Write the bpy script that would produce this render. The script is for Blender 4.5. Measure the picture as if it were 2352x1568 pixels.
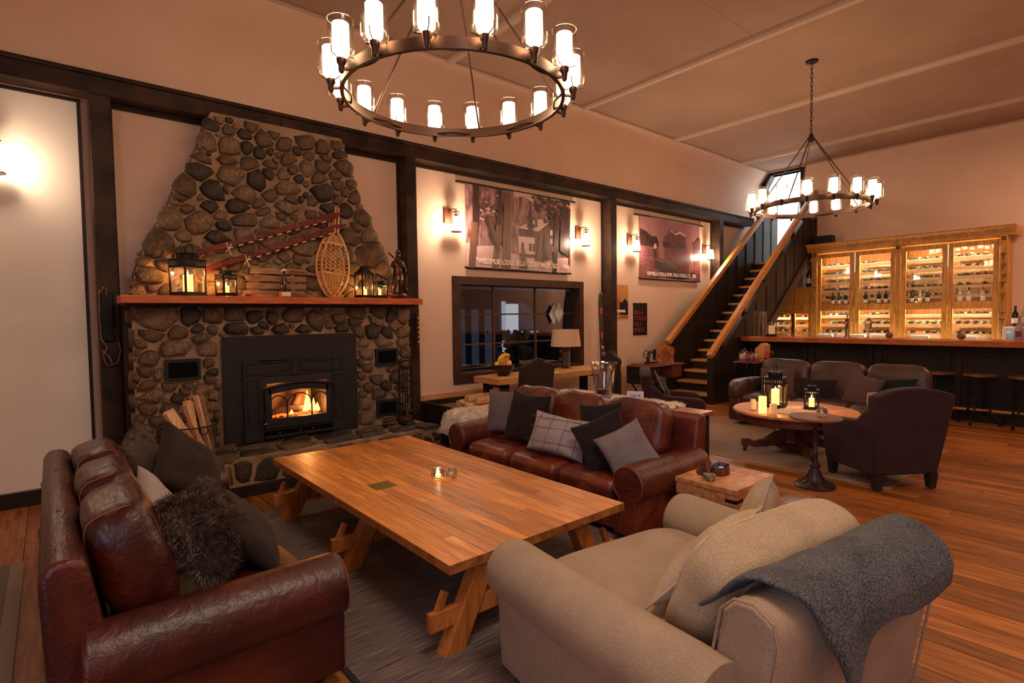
import bpy, math, random
from mathutils import Vector, Matrix, noise
PI=math.pi
R=math.radians
for o in list(bpy.data.objects): bpy.data.objects.remove(o)
C=bpy.context.scene.collection
S=bpy.context.scene
# ---------------- camera
cam=bpy.data.cameras.new('camera'); camo=bpy.data.objects.new('camera',cam); C.objects.link(camo)
cam.sensor_width=36; cam.lens=36*1254.67/2352; cam.clip_start=.05; cam.clip_end=200
yaw,pit,rol=.701529,.0442503,-.0132384
fw=Vector((math.sin(yaw)*math.cos(pit),math.cos(yaw)*math.cos(pit),-math.sin(pit)))
rt=Vector((math.cos(yaw),-math.sin(yaw),0)); up=rt.cross(fw)
r2=math.cos(rol)*rt+math.sin(rol)*up; u2=-math.sin(rol)*rt+math.cos(rol)*up
m=Matrix((r2,u2,-fw)).transposed().to_4x4(); m.translation=Vector((0,0,1.6)); camo.matrix_world=m
S.camera=camo
# ---------------- world, exposure
w=bpy.data.worlds.new('night'); S.world=w; w.use_nodes=True
w.node_tree.nodes['Background'].inputs[0].default_value=(.10,.14,.24,1); w.node_tree.nodes['Background'].inputs[1].default_value=.10
S.view_settings.view_transform='Standard'; S.view_settings.look='None'; S.view_settings.gamma=1
S.view_settings.use_curve_mapping=False; S.view_settings.exposure=0.35
WARM=(1,.60,.36)
def area(name,loc,rot,sx,sy,power,col=WARM):
    l=bpy.data.lights.new(name,'AREA'); l.shape='RECTANGLE'; l.size=sx; l.size_y=sy; l.energy=power; l.color=col
    o=bpy.data.objects.new(name,l); C.objects.link(o); o.location=loc; o.rotation_euler=rot; return o
# soft fill lights added near the ceiling, out of view, not real lamps
area('ceiling_fill_light',(-.5,-2.6,4.6),(0,0,0),3.0,3.0,30)
area('ceiling_fill_light',(1.3,.3,4.95),(0,0,0),1.4,1.4,80,(1,.80,.64))  # added to brighten the coffee table and loveseat
area('ceiling_fill_light',(6.0,-2.2,4.6),(0,0,0),4.0,2.5,50)
area('ceiling_fill_light',(11.5,-1.0,4.7),(0,0,0),2.0,2.5,120)  # added to brighten the end wall
area('cool_fill_light',(-2.6,-1.5,2.2),(0,R(-90),0),2.0,3.0,60,(.62,.72,1))  # unseen cool fill; the west wall behind it has no window
def spot(name,loc,target,power,ang,col=WARM,blend=.6,r=.06):
    l=bpy.data.lights.new(name,'SPOT'); l.energy=power; l.color=col; l.spot_size=R(ang); l.spot_blend=blend; l.shadow_soft_size=r
    o=bpy.data.objects.new(name,l); C.objects.link(o); o.location=loc
    o.rotation_euler=(Vector(target)-Vector(loc)).to_track_quat('-Z','Y').to_euler(); return o
def point(name,loc,power,col=WARM,r=.04):
    l=bpy.data.lights.new(name,'POINT'); l.energy=power; l.color=col; l.shadow_soft_size=r
    o=bpy.data.objects.new(name,l); C.objects.link(o); o.location=loc; return o

# ---------------- helpers
class MB:
    def __init__(s): s.v=[]; s.f=[]; s.m=[]; s.T=None; s.mi=0
    def add(s,vs,fs):
        b=len(s.v)
        s.v+= [tuple(s.T@Vector(p)) for p in vs] if s.T is not None else [tuple(p) for p in vs]
        s.f+=[tuple(b+i for i in f) for f in fs]; s.m+=[s.mi]*len(fs); return s
    def box(s,x0,x1,y0,y1,z0,z1):
        return s.add([(x0,y0,z0),(x1,y0,z0),(x1,y1,z0),(x0,y1,z0),(x0,y0,z1),(x1,y0,z1),(x1,y1,z1),(x0,y1,z1)],
          [(0,3,2,1),(4,5,6,7),(0,1,5,4),(1,2,6,5),(2,3,7,6),(3,0,4,7)])
    def cb(s,c,d,rot=None):
        M=Matrix.Translation(c)@(rot.to_matrix().to_4x4() if rot else Matrix())
        x,y,z=[q/2 for q in d]
        P=[M@Vector(p) for p in [(-x,-y,-z),(x,-y,-z),(x,y,-z),(-x,y,-z),(-x,-y,z),(x,-y,z),(x,y,z),(-x,y,z)]]
        return s.add(P,[(0,3,2,1),(4,5,6,7),(0,1,5,4),(1,2,6,5),(2,3,7,6),(3,0,4,7)])
    def bar(s,p0,p1,wd,th,upv=(0,0,1)):
        # square bar from p0 to p1: width along side, thickness along up
        p0=Vector(p0);p1=Vector(p1);d=(p1-p0);L=d.length;d.normalize();u=Vector(upv);sd=d.cross(u)
        if sd.length<1e-4: sd=d.cross(Vector((1,0,0)))
        sd.normalize();u=sd.cross(d)
        vs=[p+sd*a*wd/2+u*b*th/2 for p in (p0,p1) for a,b in ((-1,-1),(1,-1),(1,1),(-1,1))]
        return s.add(vs,[(0,3,2,1),(4,5,6,7),(0,1,5,4),(1,2,6,5),(2,3,7,6),(3,0,4,7)])
    def tube(s,pts,r,n=8,closed=False,caps=True):
        pts=[Vector(p) for p in pts]; N=len(pts); rs=r if isinstance(r,(list,tuple)) else [r]*N
        vs=[];prev=None
        for i,p in enumerate(pts):
            a=pts[(i-1)%N] if (closed or i>0) else pts[0]; b=pts[(i+1)%N] if (closed or i<N-1) else pts[-1]
            d=(b-a).normalized()
            if prev is None:
                u=d.cross(Vector((0,0,1)))
                if u.length<1e-3: u=d.cross(Vector((1,0,0)))
            else: u=prev-d*prev.dot(d)
            u.normalize(); prev=u; w_=d.cross(u)
            for k in range(n):
                t=2*PI*k/n; vs.append(p+(u*math.cos(t)+w_*math.sin(t))*rs[i])
        fs=[]
        for i in range(N if closed else N-1):
            j=(i+1)%N
            for k in range(n):
                l=(k+1)%n; fs.append((i*n+k,i*n+l,j*n+l,j*n+k))
        if caps and not closed: fs+= [tuple(range(n))[::-1],tuple((N-1)*n+k for k in range(n))]
        return s.add(vs,fs)
    def cyl(s,p0,p1,r0,r1=None,n=16): return s.tube([p0,p1],[r0,r0 if r1 is None else r1],n)
    def lathe(s,prof,c=(0,0,0),n=24,closed=False):
        vs=[];N=len(prof)
        for r_,z in prof:
            for k in range(n):
                t=2*PI*k/n; vs.append((c[0]+r_*math.cos(t),c[1]+r_*math.sin(t),c[2]+z))
        fs=[]
        for i in range(N if closed else N-1):
            j=(i+1)%N
            for k in range(n):
                l=(k+1)%n; fs.append((i*n+k,i*n+l,j*n+l,j*n+k))
        if not closed:
            if prof[0][0]>1e-4: fs.append(tuple(range(n))[::-1])
            if prof[-1][0]>1e-4: fs.append(tuple((N-1)*n+k for k in range(n)))
        return s.add(vs,fs)
    def prism(s,poly,a,b,axis='y'):
        n=len(poly)
        def P(u,v,w_):
            return {'y':(u,w_,v),'x':(w_,u,v),'z':(u,v,w_)}[axis]
        vs=[P(u,v,a) for u,v in poly]+[P(u,v,b) for u,v in poly]
        return s.add(vs,[tuple(range(n)),tuple(n+i for i in range(n))[::-1]]+[(i,(i+1)%n,n+(i+1)%n,n+i)[::-1] for i in range(n)])
    def sph(s,c,r,nu=12,nv=8,sc=(1,1,1),rot=None):
        vs=[];M=rot.to_matrix() if rot else Matrix.Identity(3)
        for j in range(nv+1):
            ph=PI*j/nv
            for i in range(nu):
                t=2*PI*i/nu; q=M@Vector((r*sc[0]*math.sin(ph)*math.cos(t),r*sc[1]*math.sin(ph)*math.sin(t),r*sc[2]*math.cos(ph)))
                vs.append((c[0]+q.x,c[1]+q.y,c[2]+q.z))
        fs=[(j*nu+i,(j+1)*nu+i,(j+1)*nu+(i+1)%nu,j*nu+(i+1)%nu) for j in range(nv) for i in range(nu)]
        return s.add(vs,fs)
    def grid(s,fn,nu,nv):
        vs=[fn(i/nu,j/nv) for j in range(nv+1) for i in range(nu+1)]
        fs=[(j*(nu+1)+i,j*(nu+1)+i+1,(j+1)*(nu+1)+i+1,(j+1)*(nu+1)+i) for j in range(nv) for i in range(nu)]
        return s.add(vs,fs)
    def mesh(s,name,mat,smooth=True,ang=40):
        me=bpy.data.meshes.new(name); me.from_pydata(s.v,[],s.f); 
        for mt in (mat if isinstance(mat,(list,tuple)) else [mat]): me.materials.append(mt)
        if any(s.m): me.polygons.foreach_set('material_index',s.m)
        me.validate(); me.update()
        import bmesh
        b=bmesh.new(); b.from_mesh(me); bmesh.ops.remove_doubles(b,verts=b.verts,dist=1e-5); bmesh.ops.recalc_face_normals(b,faces=b.faces); b.to_mesh(me); b.free()
        if smooth:
            me.polygons.foreach_set('use_smooth',[True]*len(me.polygons)); me.set_sharp_from_angle(angle=R(ang))
        return me
    def build(s,name,mat,parent=None,smooth=True,bev=0,sub=0,ang=40,seg=2):
        o=bpy.data.objects.new(name,s.mesh(name,mat,smooth,ang)); C.objects.link(o)
        if parent is not None: o.parent=parent
        if bev:
            mo=o.modifiers.new('b','BEVEL'); mo.width=bev; mo.segments=seg; mo.limit_method='ANGLE'; mo.angle_limit=R(35); mo.harden_normals=False
        if sub:
            mo=o.modifiers.new('s','SUBSURF'); mo.levels=sub; mo.render_levels=sub
        return o
def link(name,me,parent=None,loc=None,rot=None,scale=None):
    o=bpy.data.objects.new(name,me); C.objects.link(o)
    if parent is not None: o.parent=parent
    if loc is not None: o.location=loc
    if rot is not None: o.rotation_euler=rot
    if scale is not None: o.scale=scale
    return o
def tag(o,label=None,cat=None,group=None,kind=None):
    if label: o['label']=label
    if cat: o['category']=cat
    if group: o['group']=group
    if kind: o['kind']=kind
    return o
def thing(name,label,cat,loc=(0,0,0),rz=0,group=None):
    o=bpy.data.objects.new(name,None); C.objects.link(o); o.location=loc; o.rotation_euler=(0,0,rz); o.empty_display_size=.1
    return tag(o,label,cat,group)
def dup(root,loc=None,rz=None,label=None,group=None):
    r=root.copy(); C.objects.link(r)
    if loc is not None: r.location=loc
    if rz is not None: r.rotation_euler=(0,0,rz)
    if label: r['label']=label
    if group: r['group']=group
    for ch in list(root.children):
        c=ch.copy(); C.objects.link(c); c.parent=r
        for g in list(ch.children):
            d=g.copy(); C.objects.link(d); d.parent=c
    return r
def struct(o): o['kind']='structure'; return o

# soft shapes
def softbox(dx,dy,dz,p=5,puff=0,wr=0,seed=0,n=12,nz=5):
    b=MB(); so=Vector((seed*7.3,seed*3.1,seed*1.7))
    def side(fn,nu,nv):
        def g(u,v):
            q=Vector(fn(u*2-1,v*2-1)); s_=(abs(q.x)**p+abs(q.y)**p+abs(q.z)**p)**(1/p); q=q/s_
            e=(1-q.x**2)*(1-q.y**2)
            z=q.z+ (1 if q.z>0 else -1)*puff*e*min(1,abs(q.z)*1.2)
            P=Vector((q.x*dx/2,q.y*dy/2,z*dz/2))
            if wr: P+= wr*noise.noise_vector(P*7+so)+ .5*wr*noise.noise_vector(P*17+so)
            return P
        b.grid(g,nu,nv)
    side(lambda u,v:(u,v,1),n,n); side(lambda u,v:(u,v,-1),n,n)
    side(lambda u,v:(u,1,v),n,nz); side(lambda u,v:(u,-1,v),n,nz)
    side(lambda u,v:(1,u,v),n,nz); side(lambda u,v:(-1,u,v),n,nz)
    return b
def pillowmesh(wd,h,t,seed=0,n=20,pinch=.12,wr=.014,sag=0):
    b=MB(); so=Vector((seed*5.3,seed*2.1,seed*4.7))
    def edge(u,v):
        x=u*wd/2*(1-pinch*(1-v*v)**1.0*(abs(u)**3)); y=v*h/2*(1-pinch*(1-u*u)*(abs(v)**3)); return x,y
    for sg in (1,-1):
        def g(a,c):
            u=a*2-1; v=c*2-1; x,y=edge(u,v)
            e=max(0,(1-u*u)*(1-v*v))
            z=sg*t/2*(e**.42)*(1+.12*noise.noise(Vector((u*1.5,v*1.5,sg*3))+so))
            if sag: z+=-sag*(v<0)*v*v*0
            P=Vector((x,y,z))
            k=e**.3
            P+=k*wr*noise.noise_vector(Vector((x*9,y*9,sg))+so)
            # crease lines running in from the corners
            d=min(abs(u-v),abs(u+v)); P.z+=sg*-.006*k*math.exp(-(d*7)**2)*(abs(u)>.35)
            P.z+=.02*sg*0
            return P
        b.grid(g,n,n)
    return b
def cushion(name,label,cat,mat,loc,rot,wd,h,t,seed=0,group=None,pip=None,pinch=.12,wr=.014,furm=None):
    t_=thing(name,label,cat,loc,0,group); t_.rotation_euler=rot
    o=pillowmesh(wd,h,t,seed,pinch=pinch,wr=wr).build('cover',mat,t_,ang=180); o.modifiers.new('s','SUBSURF').render_levels=1
    if pip:
        pts=[]
        for k in range(72):
            a=k/72*8
            if a<2: u,v=-1+a,-1
            elif a<4: u,v=1,-1+(a-2)
            elif a<6: u,v=1-(a-4),1
            else: u,v=-1,1-(a-6)
            x=u*wd/2*(1-pinch*(1-v*v)*(abs(u)**3)); y=v*h/2*(1-pinch*(1-u*u)*(abs(v)**3)); pts.append((x,y,0))
        MB().tube(pts,.006,6,closed=True).build('piping',pip,t_)
    return t_,o
# ---------------- materials
def newmat(name):
    m_=bpy.data.materials.new(name); m_.use_nodes=True; nt=m_.node_tree; bs=nt.nodes['Principled BSDF']; return m_,nt,bs
def N(nt,t,**k):
    n=nt.nodes.new(t)
    for a,b in k.items(): setattr(n,a,b)
    return n
def plain(name,col,rough=.6,metal=0,spec=.5,emit=None,es=1,coat=0):
    m_,nt,bs=newmat(name); bs.inputs['Base Color'].default_value=(*col,1); bs.inputs['Roughness'].default_value=rough; bs.inputs['Metallic'].default_value=metal
    bs.inputs['Specular IOR Level'].default_value=spec
    if coat: bs.inputs['Coat Weight'].default_value=coat; bs.inputs['Coat Roughness'].default_value=.2
    if emit: bs.inputs['Emission Color'].default_value=(*emit,1); bs.inputs['Emission Strength'].default_value=es
    return m_
def tex(name,c1,c2,scale=(1,1,1),nscale=5,detail=6,rough=.6,bump=.1,bscale=None,rnd=.0,kind='noise',ramp=(.35,.65),spec=.5,c3=None,distort=0,coat=0,bdist=.01,metal=0,gen=False):
    """noise-driven two or three colour surface with bump; rnd = per object brightness variation"""
    m_,nt,bs=newmat(name); L=nt.links.new
    tc=N(nt,'ShaderNodeTexCoord'); mp=N(nt,'ShaderNodeMapping'); mp.inputs['Scale'].default_value=scale
    oi=N(nt,'ShaderNodeObjectInfo')
    L(tc.outputs['Generated' if gen else 'Object'],mp.inputs[0])
    vadd=N(nt,'ShaderNodeVectorMath',operation='ADD'); vm=N(nt,'ShaderNodeVectorMath',operation='SCALE'); vm.inputs[0].default_value=(31,17,23)
    L(oi.outputs['Random'],vm.inputs['Scale']); L(mp.outputs[0],vadd.inputs[0])
    if rnd: L(vm.outputs[0],vadd.inputs[1])
    V=vadd.outputs[0]
    if kind=='noise':
        nz=N(nt,'ShaderNodeTexNoise'); nz.inputs['Scale'].default_value=nscale; nz.inputs['Detail'].default_value=detail; nz.inputs['Distortion'].default_value=distort; L(V,nz.inputs['Vector']); fac=nz.outputs[0]
    elif kind=='wave':
        nz=N(nt,'ShaderNodeTexWave'); nz.inputs['Scale'].default_value=nscale; nz.inputs['Detail'].default_value=3; nz.inputs['Distortion'].default_value=distort; L(V,nz.inputs['Vector']); fac=nz.outputs['Fac']
    elif kind=='voronoi':
        nz=N(nt,'ShaderNodeTexVoronoi'); nz.inputs['Scale'].default_value=nscale; L(V,nz.inputs['Vector']); fac=nz.outputs['Distance']
    cr=N(nt,'ShaderNodeValToRGB'); cr.color_ramp.elements[0].position=ramp[0]; cr.color_ramp.elements[1].position=ramp[1]
    cr.color_ramp.elements[0].color=(*c1,1); cr.color_ramp.elements[1].color=(*c2,1)
    if c3: e=cr.color_ramp.elements.new((ramp[0]+ramp[1])/2); e.color=(*c3,1)
    L(fac,cr.inputs[0]); col=cr.outputs[0]
    if rnd:
        hv=N(nt,'ShaderNodeHueSaturation'); mr=N(nt,'ShaderNodeMapRange'); mr.inputs[3].default_value=1-rnd; mr.inputs[4].default_value=1+rnd
        L(oi.outputs['Random'],mr.inputs[0]); L(mr.outputs[0],hv.inputs['Value']); L(col,hv.inputs['Color']); col=hv.outputs[0]
    L(col,bs.inputs['Base Color'])
    bs.inputs['Roughness'].default_value=rough; bs.inputs['Specular IOR Level'].default_value=spec; bs.inputs['Metallic'].default_value=metal
    if coat: bs.inputs['Coat Weight'].default_value=coat; bs.inputs['Coat Roughness'].default_value=.25
    if bump:
        bp=N(nt,'ShaderNodeBump'); bp.inputs['Strength'].default_value=bump; bp.inputs['Distance'].default_value=bdist
        if bscale:
            n2=N(nt,'ShaderNodeTexNoise'); n2.inputs['Scale'].default_value=bscale; n2.inputs['Detail'].default_value=4; L(V,n2.inputs['Vector']); L(n2.outputs[0],bp.inputs['Height'])
        else: L(fac,bp.inputs['Height'])
        L(bp.outputs[0],bs.inputs['Normal'])
    return m_
def fabric(name,c1,c2,scale=300,rough=.9,bump=.4,cloud=None,sheen=.06,aniso=(1,1,1)):
    m_,nt,bs=newmat(name); L=nt.links.new
    tc=N(nt,'ShaderNodeTexCoord'); mp=N(nt,'ShaderNodeMapping'); mp.inputs['Scale'].default_value=aniso; L(tc.outputs['Object'],mp.inputs[0])
    n1=N(nt,'ShaderNodeTexNoise'); n1.inputs['Scale'].default_value=scale; n1.inputs['Detail'].default_value=2; L(mp.outputs[0],n1.inputs['Vector'])
    n2=N(nt,'ShaderNodeTexNoise'); n2.inputs['Scale'].default_value=6; n2.inputs['Detail'].default_value=4; L(tc.outputs['Object'],n2.inputs['Vector'])
    ma=N(nt,'ShaderNodeMath',operation='MULTIPLY_ADD'); ma.inputs[1].default_value=.75; L(n1.outputs[0],ma.inputs[0])
    mb=N(nt,'ShaderNodeMath',operation='MULTIPLY'); mb.inputs[1].default_value=.25; L(n2.outputs[0],mb.inputs[0]); L(mb.outputs[0],ma.inputs[2])
    cr=N(nt,'ShaderNodeValToRGB'); cr.color_ramp.elements[0].position=.36; cr.color_ramp.elements[1].position=.64
    cr.color_ramp.elements[0].color=(*c1,1); cr.color_ramp.elements[1].color=(*c2,1); L(ma.outputs[0],cr.inputs[0]); L(cr.outputs[0],bs.inputs['Base Color'])
    bs.inputs['Roughness'].default_value=rough; bs.inputs['Sheen Weight'].default_value=sheen; bs.inputs['Specular IOR Level'].default_value=.2
    bp=N(nt,'ShaderNodeBump'); bp.inputs['Strength'].default_value=bump; bp.inputs['Distance'].default_value=.003; L(n1.outputs[0],bp.inputs['Height']); L(bp.outputs[0],bs.inputs['Normal'])
    return m_
def glassmat(name,col=(1,1,1),mixf=.12,rough=.03):
    # thin pane: clear with a fresnel reflection, lets lamp light through
    m_=bpy.data.materials.new(name); m_.use_nodes=True; nt=m_.node_tree; nt.nodes.clear(); L=nt.links.new
    out=N(nt,'ShaderNodeOutputMaterial'); mx=N(nt,'ShaderNodeMixShader'); tr=N(nt,'ShaderNodeBsdfTransparent'); gl=N(nt,'ShaderNodeBsdfGlossy')
    tr.inputs[0].default_value=(*col,1); gl.inputs['Roughness'].default_value=rough
    lw=N(nt,'ShaderNodeLayerWeight'); lw.inputs[0].default_value=.3
    ma=N(nt,'ShaderNodeMath',operation='MULTIPLY_ADD'); ma.inputs[1].default_value=.30; ma.inputs[2].default_value=mixf; L(lw.outputs['Fresnel'],ma.inputs[0])
    L(ma.outputs[0],mx.inputs[0]); L(tr.outputs[0],mx.inputs[1]); L(gl.outputs[0],mx.inputs[2]); L(mx.outputs[0],out.inputs[0]); return m_
def emis(name,col,s):
    m_=bpy.data.materials.new(name); m_.use_nodes=True; nt=m_.node_tree; nt.nodes.clear()
    out=N(nt,'ShaderNodeOutputMaterial'); e=N(nt,'ShaderNodeEmission'); e.inputs[0].default_value=(*col,1); e.inputs[1].default_value=s; nt.links.new(e.outputs[0],out.inputs[0]); return m_
paint=tex('cream_paint',(.70,.49,.37),(.75,.54,.41),nscale=1.2,rough=.85,bump=.05,bscale=180,bdist=.002)
paint_grey=tex('pale_plaster',(.72,.66,.60),(.78,.72,.66),nscale=1.5,rough=.8,bump=.05,bscale=120,bdist=.002)
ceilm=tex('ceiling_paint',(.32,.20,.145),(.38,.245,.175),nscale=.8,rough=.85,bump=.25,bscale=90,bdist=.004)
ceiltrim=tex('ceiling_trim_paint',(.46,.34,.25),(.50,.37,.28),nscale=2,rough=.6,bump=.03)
darkwood=tex('dark_stained_timber',(.018,.010,.007),(.055,.028,.018),scale=(1,1,1),nscale=4,rough=.5,bump=.35,bscale=14,bdist=.006,distort=.4,spec=.18)
darktrim=tex('dark_brown_trim',(.045,.022,.014),(.075,.034,.020),nscale=6,rough=.5,bump=.1,bscale=40,spec=.25)
blackpanel=tex('black_brown_panel',(.020,.014,.011),(.032,.020,.015),nscale=3,rough=.5,bump=.05,bscale=60,spec=.2)
mantelm=tex('red_cedar_mantel',(.42,.085,.025),(.60,.16,.045),scale=(1.5,14,14),nscale=3,rough=.38,bump=.12,detail=8,coat=.2)
oak=tex('golden_oak',(.34,.135,.018),(.66,.31,.05),scale=(9,9,.9),nscale=3.2,rough=.42,bump=.15,detail=8,distort=1.2)
rackm=tex('pale_rack_wood',(.62,.38,.17),(.74,.48,.24),scale=(8,1,8),nscale=3,rough=.55,bump=.05)
boardback=tex('beadboard_oak',(.50,.28,.11),(.62,.37,.16),scale=(8,8,.6),nscale=4,rough=.5,bump=.1)
def plankmat(name,c1,c2,c3,rnd,scl=(11,.8,4),rough=.33,nsc=3.0,worn=.35,coat=.0,grooves=True):
    m_,nt,bs=newmat(name); L=nt.links.new
    tc=N(nt,'ShaderNodeTexCoord'); oi=N(nt,'ShaderNodeObjectInfo'); mp=N(nt,'ShaderNodeMapping'); mp.inputs['Scale'].default_value=scl; L(tc.outputs['Object'],mp.inputs[0])
    vm=N(nt,'ShaderNodeVectorMath',operation='SCALE'); vm.inputs[0].default_value=(41,27,13); L(oi.outputs['Random'],vm.inputs['Scale'])
    va=N(nt,'ShaderNodeVectorMath',operation='ADD'); L(mp.outputs[0],va.inputs[0]); L(vm.outputs[0],va.inputs[1])
    n1=N(nt,'ShaderNodeTexNoise'); n1.inputs['Scale'].default_value=nsc; n1.inputs['Detail'].default_value=9; n1.inputs['Distortion'].default_value=.9; L(va.outputs[0],n1.inputs['Vector'])
    cr=N(nt,'ShaderNodeValToRGB'); e=cr.color_ramp.elements; e[0].position=.30; e[1].position=.72; e[0].color=(*c1,1); e[1].color=(*c3,1); q=e.new(.5); q.color=(*c2,1); L(n1.outputs[0],cr.inputs[0])
    hv=N(nt,'ShaderNodeHueSaturation'); mr=N(nt,'ShaderNodeMapRange'); mr.inputs[3].default_value=1-rnd; mr.inputs[4].default_value=1+rnd*.7; L(oi.outputs['Random'],mr.inputs[0]); L(mr.outputs[0],hv.inputs['Value']); L(cr.outputs[0],hv.inputs['Color'])
    n2=N(nt,'ShaderNodeTexNoise'); n2.inputs['Scale'].default_value=1.7; n2.inputs['Detail'].default_value=7; L(tc.outputs['Object'],n2.inputs['Vector'])
    r2_=N(nt,'ShaderNodeMapRange'); r2_.inputs[1].default_value=.35; r2_.inputs[2].default_value=.7; r2_.inputs[3].default_value=rough; r2_.inputs[4].default_value=rough+worn*.6; L(n2.outputs[0],r2_.inputs[0]); L(r2_.outputs[0],bs.inputs['Roughness'])
    L(hv.outputs[0],bs.inputs['Base Color'])
    bp=N(nt,'ShaderNodeBump'); bp.inputs['Strength'].default_value=.12; bp.inputs['Distance'].default_value=.004; L(n1.outputs[0],bp.inputs['Height']); L(bp.outputs[0],bs.inputs['Normal'])
    if coat: bs.inputs['Coat Weight'].default_value=coat; bs.inputs['Coat Roughness'].default_value=.18
    return m_
floorm=plankmat('fir_floor_board',(.17,.050,.009),(.33,.105,.019),(.47,.175,.036),.42)
tablem=plankmat('butcher_block_strip',(.40,.125,.022),(.60,.215,.040),(.72,.31,.075),.34,scl=(12,.9,4),rough=.36,worn=.25)
tablelegm=plankmat('orange_pine_leg',(.26,.075,.014),(.40,.13,.026),(.50,.19,.045),.12,scl=(8,8,1.2),rough=.4)
treadm=plankmat('stair_tread_fir',(.42,.15,.035),(.58,.25,.06),(.68,.34,.10),.12,scl=(8,1,8),rough=.4)
railm=plankmat('handrail_fir',(.40,.13,.028),(.56,.22,.045),(.66,.30,.07),.1,scl=(1.2,8,8),rough=.35)
counterm=plankmat('bar_top_wood',(.26,.065,.018),(.38,.10,.028),(.48,.15,.04),.1,scl=(10,1,6),rough=.22,worn=.1)
deskm=plankmat('desk_slab_fir',(.45,.19,.05),(.62,.30,.09),(.72,.40,.15),.1,scl=(1,9,9),rough=.4)
roundm=plankmat('round_table_oak',(.36,.13,.035),(.52,.21,.06),(.62,.29,.09),.1,scl=(4,4,4),rough=.35)
roundskirt=tex('mahogany_skirt',(.07,.016,.010),(.13,.032,.018),scale=(2,2,12),nscale=3,rough=.35,bump=.05)
trunkm=plankmat('trunk_mango_wood',(.36,.12,.040),(.56,.24,.09),(.70,.36,.17),.2,scl=(2,8,8),rough=.45)
def leather(name,c1,c2,c3,worn=.5):
    m_,nt,bs=newmat(name); L=nt.links.new
    tc=N(nt,'ShaderNodeTexCoord')
    n1=N(nt,'ShaderNodeTexNoise'); n1.inputs['Scale'].default_value=2.6; n1.inputs['Detail'].default_value=7; n1.inputs['Distortion'].default_value=.5; L(tc.outputs['Object'],n1.inputs['Vector'])
    cr=N(nt,'ShaderNodeValToRGB'); e=cr.color_ramp.elements; e[0].position=.32; e[1].position=.72; e[0].color=(*c1,1); e[1].color=(*c3,1); q=e.new(.52); q.color=(*c2,1); L(n1.outputs[0],cr.inputs[0])
    L(cr.outputs[0],bs.inputs['Base Color'])
    v=N(nt,'ShaderNodeTexVoronoi'); v.inputs['Scale'].default_value=220; L(tc.outputs['Object'],v.inputs['Vector'])
    mp=N(nt,'ShaderNodeMapping'); mp.inputs['Scale'].default_value=(3,9,9); L(tc.outputs['Object'],mp.inputs[0])
    n2=N(nt,'ShaderNodeTexNoise'); n2.inputs['Scale'].default_value=2.2; n2.inputs['Detail'].default_value=5; n2.inputs['Distortion'].default_value=1.4; L(mp.outputs[0],n2.inputs['Vector'])
    b1=N(nt,'ShaderNodeBump'); b1.inputs['Strength'].default_value=.22; b1.inputs['Distance'].default_value=.002; L(v.outputs[0],b1.inputs['Height'])
    b2=N(nt,'ShaderNodeBump'); b2.inputs['Strength'].default_value=.42; b2.inputs['Distance'].default_value=.014; L(n2.outputs[0],b2.inputs['Height']); L(b1.outputs[0],b2.inputs['Normal']); L(b2.outputs[0],bs.inputs['Normal'])
    mr=N(nt,'ShaderNodeMapRange'); mr.inputs[3].default_value=.30; mr.inputs[4].default_value=.46; L(n1.outputs[0],mr.inputs[0]); L(mr.outputs[0],bs.inputs['Roughness'])
    bs.inputs['Specular IOR Level'].default_value=.55; return m_
leatherm=leather('oxblood_leather',(.022,.003,.0035),(.055,.0065,.005),(.125,.021,.008))
leatherR=leather('worn_chestnut_leather',(.045,.0065,.005),(.115,.017,.009),(.25,.052,.017))
leather_seam=plain('leather_welt',(.16,.045,.025),.45)
leather_brown=leather('brown_plum_leather',(.040,.016,.015),(.060,.026,.022),(.085,.040,.030))
purplefab=fabric('plum_velour',(.026,.010,.012),(.052,.021,.024),scale=200,bump=.3)
chairfab=fabric('dark_brown_velour',(.022,.011,.010),(.040,.020,.018),scale=200,bump=.2)
beigefab=fabric('beige_chenille',(.26,.180,.115),(.42,.305,.205),scale=330,bump=.35,aniso=(1,1,.5))
beigepip=fabric('beige_welt',(.42,.32,.21),(.54,.43,.30),scale=300)
beigeslub=fabric('beige_slub_linen',(.33,.225,.130),(.53,.40,.26),scale=150,bump=.5,aniso=(1,2.2,1))
throwm=fabric('charcoal_knit',(.012,.012,.013),(.14,.14,.145),scale=130,bump=.8,aniso=(1,3,1))
greycush=fabric('grey_linen',(.30,.235,.235),(.38,.31,.31),scale=260)
ribcush=fabric('mauve_grey_rib',(.10,.075,.080),(.18,.138,.142),scale=160,aniso=(3,.4,1))
blackcush=fabric('black_brown_felt',(.010,.006,.006),(.020,.0125,.012),scale=150)
brownfelt=fabric('brown_boiled_wool',(.016,.008,.006),(.034,.019,.014),scale=120,bump=.6)
greenblack=fabric('bottle_black_velvet',(.006,.010,.008),(.014,.022,.018),scale=120)
plumcush=fabric('plum_grey_cotton',(.075,.045,.047),(.11,.068,.070),scale=180)
furbase=plain('fur_skin',(.07,.045,.035),.95)
furm=tex('taupe_fur',(.055,.035,.028),(.20,.14,.11),nscale=30,rough=.85,bump=0,spec=.2)
sheepm=tex('cream_fleece',(.78,.66,.54),(.90,.80,.68),nscale=25,rough=.95,bump=0,spec=.1)
iron=plain('black_iron',(.012,.011,.012),.5,.6)
bronze=plain('oil_rubbed_bronze',(.075,.040,.028),.38,.85)
stovem=tex('matte_black_steel',(.016,.016,.018),(.020,.019,.021),nscale=8,rough=.62,spec=.3,bump=.05,bscale=200,bdist=.001)
brass=plain('brass',(.75,.48,.16),.3,1)
chrome=plain('chrome',(.7,.7,.72),.15,1)
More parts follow.
